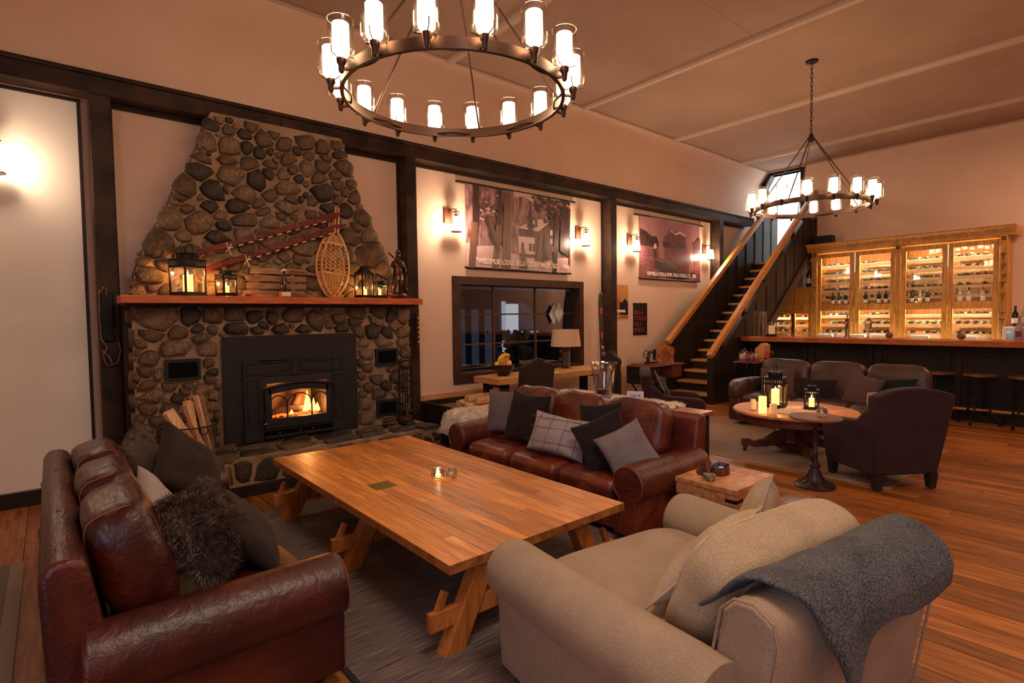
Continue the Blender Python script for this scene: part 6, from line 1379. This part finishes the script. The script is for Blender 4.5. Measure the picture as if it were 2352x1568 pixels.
DO=[(4.22,4.78),(3.49,4.04),(2.66,3.23),(1.93,2.49)]; DE=[(4.13,4.85),(3.41,4.125),(2.575,3.31),(1.85,2.57)]
names=['first','second','third','fourth']
for (ga,gb),(da,db),nm in zip(DO,DE,names):
    b=MB(); b.box(XC,XC+.028,da+.002,db-.002,2.79,2.87); b.box(XC,XC+.028,da+.002,db-.002,1.65,1.78); b.box(XC,XC+.028,da+.002,ga,.02,1.65); b.box(XC,XC+.028,gb,db-.002,.02,1.65); b.box(XC,XC+.028,da+.002,ga,1.78,2.79); b.box(XC,XC+.028,gb,db-.002,1.78,2.79); b.box(XC,XC+.028,ga,gb,.02,.98)
    d_=b.build('door',oak,t,smooth=False)
    MB().box(XC+.012,XC+.016,ga,gb,1.78,2.79).build('glass_pane',glassd,d_,smooth=False); MB().box(XC+.012,XC+.016,ga,gb,.98,1.65).build('glass_pane',glassd,d_,smooth=False)
    hy=da+.035 if nm in('first','third') else db-.035
    MB().tube([(XC-.005,hy,1.24),(XC-.025,hy,1.27),(XC-.03,hy,1.32),(XC-.025,hy,1.37),(XC-.005,hy,1.40)],.006,8).build('handle',brass,d_)
    MB().box(XC+.035,XC+.05,ga+.01,gb-.01,2.83,2.845).build('led_strip',ledw,t,smooth=False); MB().box(XC+.035,XC+.05,ga+.01,gb-.01,1.70,1.715).build('led_strip',ledw,t,smooth=False)
    area('cabinet_light',(XC+.07,(ga+gb)/2,2.84),(0,R(22),0),.03,.5,40,(1,.83,.62)); area('cabinet_light',(XC+.07,(ga+gb)/2,1.70),(0,R(22),0),.03,.5,28,(1,.83,.62))
    for k,z in enumerate([2.60,2.42,2.245,2.07,1.895,1.53,1.35,1.165]):
        MB().box(XC+.06,XC+.085,ga-.04,gb+.04,z-.045,z+.02).build('rack_board',rackm,t,smooth=False,bev=.002)
        MB().box(XB-.10,XB-.08,ga-.04,gb+.04,z-.03,z+.005).build('rack_board',rackm,t,smooth=False)
    MB().box(XC+.035,XB-.02,ga-.04,gb+.04,1.72,1.745).build('shelf',oak,t,smooth=False)
for y_ in (4.127,2.573): MB().box(XC-.004,XC-.001,y_-.003,y_+.003,2.45,2.86).build('led_line',emis('door_gap_light',(1,.85,.65),1.6),t,smooth=False)
# wine bottles
prof=[(.0,0),(.034,.0),(.037,.008),(.037,.185),(.034,.205),(.018,.235),(.0135,.25),(.0135,.262)]
Mx=Matrix.Rotation(R(-90),4,'Y')
lieb={k:MB().lathe(prof,n=14).mesh('bottle_'+k,mt) for k,mt in (('d',botdark),('g',botgreen))}
capm=[MB().lathe([(.0145,.245),(.0148,.30),(.0155,.302),(.0155,.312),(.0,.313)],n=12).mesh('cap%d'%i,c) for i,c in enumerate(caps)]
capn=['black','red','silver','white','wine-red','gold']
ordn=['first','second','third','fourth','fifth','sixth','seventh','eighth']
def lie(x,y,z,ci,gi,label,grp):
    o=link('wine_bottle',lieb['d' if gi else 'g'],None,(x,y,z),(0,R(-90),random.uniform(-.04,.04))); tag(o,label,'bottle',grp); c=link('capsule',capm[ci],o); return o
random.seed(77)
pref=[[0,0,2,3,0,1,4],[0,0,2,1,4,3],[0,2,0,5,3,4],[0,0,2,1,1,3]]
for di,(ga,gb) in enumerate(DO):
    for ri,z in enumerate([2.60,2.42,2.245,2.07,1.895,1.53,1.35,1.165]):
        n=5; rc=0
        for k in range(n):
            if random.random()<(.35 if (ri==5 and di in(1,2)) else .08): continue
            y=gb-.055-(gb-ga-.08)*k/(n-1)
            ci=pref[di][(k+ri//3)%len(pref[di])] if random.random()<.7 else random.randrange(6)
            if di==3 and k>=3 and ri<5: ci=1
            lie(XC+.36,y,z+.042,ci,random.random()<.7,'%s-capped bottle, %s in %s rack row, %s door of wine cabinet'%(capn[ci],ordn[k],ordn[ri],names[di]),'bottles lying in the wine cabinet racks')
stand=MB().lathe([(.0,0),(.034,0),(.037,.006),(.037,.17),(.033,.195),(.0155,.225),(.014,.25)],n=16)
stm=[stand.mesh('std',botdark),stand.mesh('stg',botgreen),stand.mesh('stc',botclear)]
lbm=MB().lathe([(.0374,.05),(.0378,.051),(.0378,.125),(.0374,.126)],n=16).mesh('lab',labelm)
capst=[MB().lathe([(.0148,.235),(.015,.30),(.0,.302)],n=12).mesh('caps%d'%i,c) for i,c in enumerate(caps)]
def upright(x,y,z,mi,ci,label,grp=None,s=1.0):
    o=link('wine_bottle',stm[mi],None,(x,y,z)); o.scale=(s,s,s); tag(o,label,'bottle',grp); link('paper_label',lbm,o); link('capsule',capst[ci],o); return o
sb=[(4.56,0,0,0),(4.44,1,0,0),(4.31,0,3,0),(3.94,0,0,1),(3.70,0,1,1),(3.58,0,0,1),(3.14,1,0,2),(3.01,2,3,2),(2.89,1,2,2),(2.40,2,3,3),(2.27,2,0,3),(2.07,2,1,3)]
cnt={}
for y,mi,ci,di in sb:
    k=cnt.get(di,0); cnt[di]=k+1
    upright(XC+.05+.02,y,1.746,mi,ci,'%s-capped bottle standing %s on the middle shelf behind the %s cabinet door'%(capn[ci],ordn[k],names[di]),'bottles standing on the cabinet shelf')
# corkscrews mounted on the right and left pilasters
def corkscrew(y,z,kind,label):
    b=MB(); x=XC-.035
    if kind==0: b.tube([(x,y-.04,z+.05),(x,y+.04,z+.05)],.007,6); b.tube([(x,y,z+.05),(x,y,z)],.005,6); b.tube([(x+.006*math.cos(i*1.2),y+.006*math.sin(i*1.2),z-.003*i) for i in range(18)],.0025,4)
    elif kind==1: b.tube([(x,y+.025*math.cos(2*PI*i/12),z+.03+.025*math.sin(2*PI*i/12)) for i in range(12)],.004,5,closed=True); b.tube([(x,y,z+.005),(x,y,z-.02)],.004,5); b.tube([(x+.005*math.cos(i*1.2),y+.005*math.sin(i*1.2),z-.02-.003*i) for i in range(18)],.0022,4)
    else: b.tube([(x,y-.045,z+.02),(x,y-.01,z),(x,y+.03,z+.035)],.006,6); b.sph((x,y-.01,z),.014,8,6); b.tube([(x,y-.01,z),(x,y-.005,z-.06)],.004,5)
    o=b.build('corkscrew',plain('antique_steel',(.05,.035,.025),.4,.7)); tag(o,label,'corkscrew')
ordl=['topmost','second from top','third from top','fourth from top','fifth from top','sixth from top','seventh from top','lowest']
for i,z in enumerate([2.56,2.38,2.22,2.05,1.86,1.56,1.40,1.24]): corkscrew(1.79,z,i%3,ordl[i]+' old corkscrew on the right-hand pilaster of the wine cabinet')
for i,z in enumerate([2.50,2.32,2.12,1.90]): corkscrew(4.91,z,(i+1)%3,['topmost','second','third','lowest'][i]+' old corkscrew on the left-hand pilaster of the wine cabinet')
t=thing('black_speaker','black box speaker lying on top of the wine cabinet near its left end','speaker',(13.15,4.82,3.101)); MB().box(-.10,.10,-.19,.19,0,.20).build('box',iron,t,smooth=False,bev=.012,seg=3); MB().box(-.104,-.10,-.17,.17,.02,.18).build('front_grille',stovem,t,smooth=False)
# small cabinet beneath the stairs
t=thing('under_stair_cabinet','lower golden oak wine cabinet tucked under the staircase','cabinet')
for q,nm in (((XC+.03,XE-.01,4.975,5.93,1.80,2.16),'upper_drawer_panel'),((XC+.0,XE-.01,4.975,5.93,2.16,2.19),'cabinet_top'),((XC+.01,XC+.04,4.975,5.93,1.66,1.80),'frieze'),((XE-.05,XE-.01,4.975,5.93,.02,1.80),'back_board')): MB().box(*q).build(nm,oak,t,smooth=False,bev=.004)
for a,b_ in ((5.02,5.34),(5.40,5.80)):
    b=MB(); b.box(XC+.01,XC+.035,a-.03,b_+.03,1.60,1.66); b.box(XC+.01,XC+.035,a-.045,a+.02,.02,1.60); b.box(XC+.01,XC+.035,b_-.02,b_+.045,.02,1.60); d_=b.build('door',oak,t,smooth=False)
    MB().box(XC+.018,XC+.022,a+.02,b_-.02,.9,1.60).build('glass_pane',glassd,d_,smooth=False)
    MB().tube([(XC,a-.01,1.30),(XC-.02,a-.01,1.34),(XC,a-.01,1.40)],.005,6).build('handle',brass,d_)
    for z in (1.50,1.34,1.18): MB().box(XC+.06,XC+.08,a-.04,b_+.04,z-.04,z+.015).build('rack_board',rackm,t,smooth=False)
    area('cabinet_light',(XC+.06,(a+b_)/2,1.62),(0,R(22),0),.03,.3,20,(1,.83,.62))
    for ri,z in enumerate((1.50,1.34,1.18)):
        for k in range(3):
            if random.random()<.15: continue
            ci=random.choice([1,3,5,1]); lie(XC+.36,b_-.06-(b_-a-.12)*k/2,z+.037,ci,True,'%s-capped bottle, %s in %s row, %s door of the low cabinet'%(capn[ci],ordn[k],ordn[ri],'right' if a<5.1 else 'left'),'bottles lying in the low cabinet')
o=upright(13.1,5.10,2.191,1,1,'big wine bottle with red cap standing on the low oak cabinet'); o.scale=(1.7,1.7,1.6)
tag(MB().box(13.25,13.27,5.03,5.30,2.191,2.62).build('pale_board',white,smooth=False,bev=.002),'pale board leaning on the wall behind the big wine bottle','board')
tag(MB().lathe([(.0,0),(.02,0),(.024,.06),(.022,.06),(.018,.006),(.0,.006)],(13.05,5.42,2.191),12).build('shot_glass',glass,None),'tiny glass standing left of the big wine bottle','glass')
# back counter and fridge
t=thing('back_counter','low back bar counter with steel front running under the wine cabinet','counter'); MB().box(12.30,12.82,1.80,4.95,.02,.96).build('body',plain('steel_counter',(.35,.34,.33),.3,.8),t,smooth=False); MB().box(12.28,12.83,1.80,4.95,.961,.985).build('counter_top',plain('steel_top',(.6,.6,.58),.2,.9),t,smooth=False,bev=.004)
for i,(y,l) in enumerate([(4.55,'left'),(3.95,'second'),(3.55,'third'),(2.9,'fourth'),(2.2,'right')]): tag(MB().box(12.5,12.6,y-.14,y+.14,.986,1.16).build('glint_box',labelm,smooth=False,bev=.01),l+' white box standing in for bright glints on the back counter','box')  # white boxes added for the bright chrome glints behind the bar
t=thing('white_fridge','small white glass-door fridge at the right end behind the bar','fridge',(12.75,1.32,0)); 
b=MB(); b.box(-.12,.5,-.42,-.37,.02,1.32); b.box(-.12,.5,.37,.42,.02,1.32); b.box(-.12,.5,-.37,.37,1.25,1.32); b.box(-.12,.5,-.37,.37,.02,.1); b.box(.45,.5,-.37,.37,.1,1.25); b.build('housing',plain('fridge_white',(.72,.74,.72),.35),t,smooth=False,bev=.006)
MB().box(-.125,-.12,-.36,.36,.1,1.25).build('glass_door',glassd,t,smooth=False); MB().box(.38,.40,-.3,.3,1.2,1.23).build('fridge_lamp',emis('fridge_lamp',(.9,1,1),3),t,smooth=False)
for i,(y,x,z,mi,ci,s) in enumerate([(1.60,12.75,1.321,0,0,1.2),(1.50,12.95,1.321,2,5,1.35),(1.33,12.8,1.56,0,0,1.3)]): 
    o=upright(x,y,z,mi,ci,['dark spirit bottle with pale label standing on the white fridge','amber spirit bottle standing behind on the white fridge','dark spirit bottle raised on a yellow box beyond the fridge'][i],None,s)
tag(MB().box(12.7,12.95,1.12,1.44,1.321,1.558).build('yellow_box',tex('yellow_carton',(.45,.27,.05),(.6,.38,.08),nscale=5,rough=.6,bump=0),smooth=False,bev=.004),'yellow carton on the white fridge','box')
t=thing('pink_spirit_bottle','frosted pinkish glass bottle on the bar near the right edge','bottle',(10.25,1.24,1.186)); MB().lathe([(.0,0),(.05,0),(.055,.03),(.05,.16),(.025,.22),(.018,.30),(.022,.34),(.0,.345)],n=20).build('body',plain('pink_frost',(.35,.20,.22),.3),t)
MB().box(-.057,-.05,-.03,.03,.05,.13).build('dark_label',plain('wine_label',(.12,.02,.04),.4),t,smooth=False)
# ---------------- plum sofa
def plum_sofa():
    t=thing('plum_leather_sofa','dark plum leather three-seat sofa with its back to the bar','sofa',(7.98,2.85,0),R(-90)); 
    MB().box(-1.05,1.05,-.42,.42,.08,.30).build('base',leather_brown,t,bev=.03)
    for k in range(3):
        x=-.70+.70*k
        o=softbox(.70,.72,.20,p=6,puff=.03,wr=.006,seed=k+50,n=12).build('seat_cushion',leather_brown,t,ang=180); o.location=(x,-.10,.36)
        o=softbox(.715,.26,.62,p=4.5,puff=0,wr=.008,seed=k+60,n=12,nz=8).build('back_cushion',leather_brown,t,ang=180); o.location=(x,.33,.62); o.rotation_euler=(R(-10),0,0); o.modifiers.new('s','SUBSURF').render_levels=1
    for s in (-1,1):
        o=softbox(.24,.90,.30,p=3.5,puff=.02,wr=.012,seed=70+s,n=12,nz=6).build('arm',leather_brown,t,ang=180); o.location=(s*1.12,-.02,.50); 
        MB().box(s*1.12-.09,s*1.12+.09,-.40,.42,.06,.42).build('arm_panel',leather_brown,t,bev=.03)
    for sx in (-1,1):
        for sy in (-1,1): MB().box(sx*1.0-.03,sx*1.0+.03,sy*.36-.03,sy*.36+.03,.01,.08).build('foot',blackpanel,t,smooth=False)
plum_sofa()
cushion('cushion','plum-grey cushion at the left end of the plum sofa behind the big lantern','cushion',plumcush,(7.93,3.50,.62),q3(188,16,4),.50,.44,.15,20)
cushion('cushion','dark slate cushion in the middle of the plum sofa','cushion',blackcush,(7.92,2.98,.55),q3(180,18,0),.52,.36,.14,21)
cushion('cushion','plum-grey cushion tilted on the plum sofa right of the dark middle one','cushion',plumcush,(7.92,2.42,.60),q3(172,18,-12),.44,.44,.15,22)
cushion('cushion','black velvet cushion at the right end of the plum sofa','cushion',greenblack,(7.98,2.08,.60),q3(182,14,2),.46,.40,.14,23)
cushion('cushion','small patterned cushion on the plum sofa seat beside the near armchair','cushion',tex('paisley_print',(.08,.05,.04),(.55,.38,.26),nscale=22,rough=.9,bump=0),(7.72,2.18,.50),q3(170,30,10),.32,.30,.12,24)
# ---------------- round table
RT=(6.50,2.68); t=thing('round_table','round oak pedestal coffee table with dark mahogany skirt','table',(RT[0],RT[1],.008),R(25))
MB().lathe([(.0,.455),(.635,.455),(.652,.465),(.655,.478),(.645,.492),(.0,.492)],n=72).build('table_top',roundm,t)
MB().lathe([(.60,.37),(.605,.375),(.605,.455),(.58,.455),(.58,.37)],n=72,closed=True).build('skirt',roundskirt,t)
MB().lathe([(.0,.06),(.22,.06),(.23,.08),(.13,.11),(.12,.14),(.12,.34),(.17,.36),(.17,.39),(.0,.39)],n=8).build('pedestal',roundskirt,t,smooth=False,bev=.006)
for k in range(4):
    a=PI/2*k+.3; ca,sa=math.cos(a),math.sin(a)
    poly=[(.10,.26),(.22,.22),(.34,.14),(.45,.125),(.53,.155),(.56,.15),(.575,.10),(.555,.035),(.52,.035),(.51,.075),(.44,.05),(.30,.06),(.20,.08),(.10,.10)]
    b=MB(); b.prism(poly[::-1],-.035,.035,'y'); o=b.build('claw_leg',roundskirt,t,smooth=False,bev=.008); o.rotation_euler=(0,0,a)
    MB().sph((.54,0,.02),.02,10,6).build('caster',iron,t).matrix_local=Matrix.Rotation(a,4,'Z')
ZR=.501
def fl3(u,v):
    a=u*2*PI; r_=v*(.34+.03*math.sin(a*5)+.02*math.sin(a*9+1)); 
    x,y=r_*math.cos(a)*1.0,r_*math.sin(a)*.62; c_,s_=math.cos(-.55),math.sin(-.55)
    return (6.38+x*c_-y*s_+.0,2.66+x*s_+y*c_,ZR+.012+.01*noise.noise(Vector((x*12,y*12,5)))*(v<1)-.010*(v>.97))
b=MB(); b.grid(fl3,48,8); o=b.build('sheepskin',sheepm,None,ang=180); tag(o,'cream sheepskin laid on the round oak table under the lanterns','sheepskin'); furtufts(o,9,1500,.022,sheepm,'fleece_tufts')
lantern('big black lantern with a glowing candle on the round oak table',(6.42,2.86,ZR+.02),R(12),.205,.34,.20,lit=3)
lantern('smaller black lantern with a glowing candle right of the big one on the round table',(6.52,2.50,ZR+.02),R(20),.135,.22,.12,lit=2)
for x,y,r_,h,l,m_ in [(6.02,2.82,.042,.185,'tall glowing pillar candle on the left of the round table',waxlit),(6.06,2.72,.038,.11,'short cream pillar candle right of the tall one on the round table',wax)]:
    tag(MB().lathe([(.0,0),(r_,0),(r_,h-.004),(r_-.006,h),(r_*.6,h-.01),(.0,h-.012)],(x,y,ZR),20).build('pillar_candle',m_,None),l,'candle')
tag(MB().lathe([(.0,0),(.032,0),(.034,.03),(.03,.10),(.025,.115),(.0,.115)],(6.13,2.98,ZR+.008),14).build('pillar_candle',wax,None),'small cream candle behind the tall pillar candle on the sheepskin','candle')
# ---------------- cafe table
t=thing('pedestal_side_table','small round dark cast-iron pedestal side table beside the armchair','side table',(5.36,2.02,0))
dkiron=tex('painted_cast_iron',(.035,.016,.018),(.055,.028,.028),nscale=6,rough=.4,bump=.1,metal=.2)
MB().lathe([(.0,.625),(.205,.625),(.222,.632),(.225,.642),(.215,.652),(.0,.652)],n=48).build('table_top',tex('brown_lacquer_top',(.19,.075,.040),(.24,.10,.055),nscale=3,rough=.55,spec=.2,bump=0),t)
MB().lathe([(.155,.0),(.17,.0),(.172,.012),(.155,.026),(.12,.036),(.085,.055),(.06,.09),(.042,.14),(.034,.17),(.046,.18),(.046,.205),(.03,.215),(.024,.24),(.024,.30),(.030,.31),(.022,.33),(.020,.52),(.030,.535),(.020,.55),(.026,.60),(.06,.624),(.0,.624)],n=28).build('pedestal',dkiron,t)
MB().lathe([(.0,.001),(.16,.001),(.16,.006),(.0,.006)],n=24).build('base_plate',dkiron,t)
for k in range(12):
    a=2*PI*k/12; MB().tube([(r_*math.cos(a),r_*math.sin(a),z) for r_,z in ((.145,.032),(.115,.044),(.085,.064),(.060,.10),(.045,.145))],.005,5).build('base_rib',dkiron,t)
votive(5.40,1.98,.653,.052,'faceted crystal ball candle holder on the small pedestal side table',False,8)
# ---------------- armchairs
def armchair(label,loc,rz):
    t=thing('plum_armchair',label,'armchair',loc,rz)
    # faces -y; back at +y. tapered shell
    vs=[]; 
    b=MB(); bw,tw=.31,.385; z0=.14; N2=10
    # back slab: curved top
    top=[(-1+2*i/N2) for i in range(N2+1)]
    f0=[(-bw,.30,z0)]+[(x*tw,.40,.86+.075*(1-abs(x)**2.2)) for x in top]+[(bw,.30,z0)]
    f1=[(p[0]*.97,p[1]-.13,p[2]) for p in f0]; n=len(f0)
    b.add(f0+f1,[tuple(range(n)),tuple(n+i for i in range(n))[::-1]]+[(i,(i+1)%n,n+(i+1)%n,n+i) for i in range(n)])
    b.build('back',purplefab,t,bev=.022,seg=3,ang=50)
    for s in (-1,1):
        b=MB(); pr=[(.28,z0),(.37,.80),(.22,.72),(.10,.615),(-.30,.585),(-.36,.56),(-.37,.50),(-.34,z0)]
        xi=s*.235; 
        v0=[(s*(bw+.01+(tw-bw)*(z-z0)/.7*.75),y,z) for y,z in pr]; v1=[(s*(.225+.03*(z-z0)),y,z) for y,z in pr]; n=len(pr)
        b.add(v0+v1,[tuple(range(n)),tuple(n+i for i in range(n))[::-1]]+[(i,(i+1)%n,n+(i+1)%n,n+i) for i in range(n)]); b.build('arm',purplefab,t,bev=.025,seg=3,ang=50)
    o=softbox(.48,.62,.20,p=6,puff=.03,n=10).build('seat_cushion',purplefab,t,ang=180); o.location=(0,-.06,.36)
    MB().box(-.26,.26,-.33,.28,z0,.28).build('seat_rail',purplefab,t,bev=.01)
    for sx in (-1,1):
        for sy,yy in ((-1,-.30),(1,.27)):
            x=sx*.265; b=MB(); q0=[(x-.028,yy-.028,0.009),(x+.028,yy-.028,0.009),(x+.028,yy+.028,.009),(x-.028,yy+.028,.009)]; q1=[(x-.038,yy-.038,z0+.01),(x+.038,yy-.038,z0+.01),(x+.038,yy+.038,z0+.01),(x-.038,yy+.038,z0+.01)]
            b.add(q0+q1,[(0,3,2,1),(4,5,6,7),(0,1,5,4),(1,2,6,5),(2,3,7,6),(3,0,4,7)]); b.build('leg',blackpanel,t,smooth=False)
    return t
armchair('plum velour armchair in the right foreground seen from behind',(5.98,1.67,0),R(180-34))
armchair('plum velour armchair beyond the right leather sofa seen from its side',(6.02,3.98,0),R(180-142))
cushion('cushion','black patterned cushion with tan piping on the farther plum armchair','cushion',tex('black_leaf_print',(.012,.010,.010),(.14,.10,.06),nscale=18,rough=.9,bump=0,ramp=(.55,.72)),(5.93,4.04,.62),q3(-50,22,30),.42,.42,.14,30,pip=plain('tan_cord',(.40,.24,.13),.8))
# ---------------- sewing machine table
t=thing('sewing_table','dark sewing machine cabinet on iron treadle legs by the stairs','table',(8.17,5.78,0))
mah=tex('mahogany_top',(.10,.022,.014),(.20,.055,.028),scale=(2,10,10),nscale=4,rough=.35,bump=.08)
MB().box(-.54,.56,-.28,.26,.715,.74).build('table_top',mah,t,smooth=False,bev=.004); MB().box(-.40,.10,-.20,.20,.741,.757).build('inset_board',mah,t,smooth=False,bev=.003)
MB().box(-.48,-.18,-.25,.22,.42,.714).build('drawer_case',blackpanel,t,smooth=False,bev=.005); MB().box(.20,.50,-.25,.22,.50,.714).build('drawer_case',mah,t,smooth=False,bev=.005)
for z in (.46,.56): MB().box(-.46,-.20,-.258,-.251,z-.035,z+.05).build('drawer_front',blackpanel,t,smooth=False,bev=.004)
for sx in (-1,1):
    MB().tube([(sx*.38,-.22,0.0),(sx*.36,-.12,.22),(sx*.36,.12,.30),(sx*.38,.20,.0)],.014,6).build('treadle_leg',iron,t); MB().tube([(sx*.38,.20,.42),(sx*.36,.06,.25),(sx*.36,-.10,.25),(sx*.38,-.22,.42)],.014,6).build('treadle_leg',iron,t)
o=MB().box(.16,.58,-.01,.01,0,.46).build('folded_lid',tex('burl_veneer',(.20,.05,.018),(.48,.17,.05),nscale=7,rough=.3,bump=.05,distort=1.5),t,smooth=False,bev=.003); o.location=(.0,.06,.742); o.rotation_euler=(R(-12),R(18),R(-10))
t=thing('sewing_machine','antique black sewing machine with spoked handwheel on the cabinet','sewing machine',(8.06,5.76,.758))
blk=plain('japanned_black',(.012,.010,.010),.2)
MB().box(-.12,.16,-.06,.06,0,.025).build('bed',blk,t,smooth=False,bev=.004)
MB().tube([(-.08,0,.02),(-.07,0,.12),(-.05,0,.18),(.0,0,.20),(.10,0,.195)],[.032,.026,.03,.026,.022],10).build('arm',blk,t); MB().tube([(.11,0,.24),(.11,0,.05)],[.03,.02],10).build('needle_head',blk,t)
MB().tube([(-.12,.065*math.cos(2*PI*i/20),.16+.065*math.sin(2*PI*i/20)) for i in range(20)],.008,6,closed=True).build('handwheel',blk,t)
for k in range(5): a=2*PI*k/5; MB().tube([(-.12,0,.16),(-.12,.06*math.cos(a),.16+.06*math.sin(a))],.004,5).build('wheel_spoke',brass,t)
MB().tube([(-.12,0,.16),(-.05,0,.16)],.02,8).build('wheel_hub',blk,t)
# ---------------- candy cart
t=thing('serving_cart','dark iron serving cart with scrolled ends beside the stairs','cart',(9.25,4.48,0))
MB().box(-.36,.38,-.20,.20,.775,.80).build('cart_top',mah,t,smooth=False,bev=.004); MB().box(-.34,.36,-.18,.18,.22,.24).build('lower_shelf',blackpanel,t,smooth=False)
for sx in (-1,1):
    for sy in (-1,1): MB().tube([(sx*.33,sy*.17,.775),(sx*.33,sy*.17,.0)],.012,6).build('leg',iron,t)
for s in (-1,1): MB().tube([(-.36,s*.10,.79),(-.44,s*.10,.78),(-.47,s*.10,.70),(-.44,s*.10,.64),(-.40,s*.10,.66)],.008,6).build('scroll_handle',iron,t)
MB().tube([(-.36,-.18,.85),(-.36,.18,.85)],.006,6).build('top_rail',iron,t); MB().tube([(-.36,-.19,.85),(.36,-.19,.85)],.006,6).build('top_rail',iron,t)
t2=thing('cart_wheel_planter','dark round pot on the floor below the sweets cart','pot',(9.18,4.1,0)); MB().lathe([(.0,0),(.08,0),(.12,.08),(.11,.18),(.09,.20),(.08,.19),(.0,.17)],n=20).build('pot',plain('dark_green_glaze',(.01,.02,.014),.2),t2)
jarc=[((.60,.25,.22),(.85,.55,.55)),((.50,.20,.08),(.80,.45,.25)),((.35,.04,.03),(.70,.12,.06)),((.55,.12,.05),(.80,.35,.12))]
for i,(x,y,r_,h) in enumerate([(8.97,4.55,.062,.15),(9.08,4.57,.062,.17),(9.02,4.42,.058,.14),(9.12,4.40,.052,.125)]):
    t=thing('candy_jar',['lidded glass jar of pink and white sweets, leftmost on the cart','tallest lidded glass jar of sweets at the back of the cart','glass jar of caramel sweets in front on the cart','small glass jar of red sweets right of the others on the cart'][i],'jar',(x,y,.801))
    MB().lathe([(.0,0),(r_,0),(r_*1.02,.01),(r_*1.02,h*.8),(r_*.75,h),(r_*.72,h),(r_*.97,h*.8),(r_*.97,.01),(.0,.006)],n=20).build('glass_body',glass,t)
    MB().lathe([(r_*.80,h),(r_*.82,h+.012),(r_*.5,h+.03),(.01,h+.035),(.012,h+.055),(.0,h+.058)],n=18).build('lid',glass,t)
    random.seed(i); b=MB()
    for k in range(60): a=random.random()*6.3; q=r_*.82*math.sqrt(random.random()); b.sph((q*math.cos(a),q*math.sin(a),.015+random.random()*h*.68),.011,6,4)
    o=b.build('sweets',tex('sweets_%d'%i,jarc[i][0],jarc[i][1],nscale=40,rough=.4,bump=0),t); o['kind']='stuff'
t=thing('cardboard_display','orange cardboard display box with a sloping lid at the back of the cart','box',(9.38,4.40,.801)); MB().prism([(-.08,0),(.08,0),(.08,.20),(-.02,.30),(-.08,.26)],-.11,.11,'x').build('carton',tex('orange_card',(.50,.20,.06),(.62,.28,.09),nscale=4,rough=.7,bump=0),t,smooth=False)
t=thing('snack_basket','dark tray of black and gold snack packets on the right of the cart','basket',(9.50,4.35,.801)); MB().box(-.16,.16,-.11,.11,0,.05).build('tray',blackpanel,t,smooth=False,bev=.006)
pk=tex('packet_print',(.02,.012,.010),(.55,.24,.08),nscale=14,rough=.3,bump=0,ramp=(.5,.6),rnd=.2)
for i in range(8):
    o=softbox(.07,.10,.022,p=5,n=4,nz=2).build('snack_packet',pk,None); o.location=(9.38+.033*i,4.35+(.05 if i%2 else -.03),.92); o.rotation_euler=(R(60),R(10-3*i),R(20+6*i)); tag(o,ordn[i]+' black and gold snack packet from the left in the dark tray','packet','snack packets in the tray')
for i in range(3):
    o=softbox(.05,.08,.03,p=4,n=4,nz=2).build('red_packet',redm,None); o.location=(9.24+.03*i,4.26,.87+.03*i); o.rotation_euler=(R(50),0,R(15*i)); tag(o,['lowest','middle','topmost'][i]+' red sweet packet between the jars and the snack tray','packet','red packets on the cart')
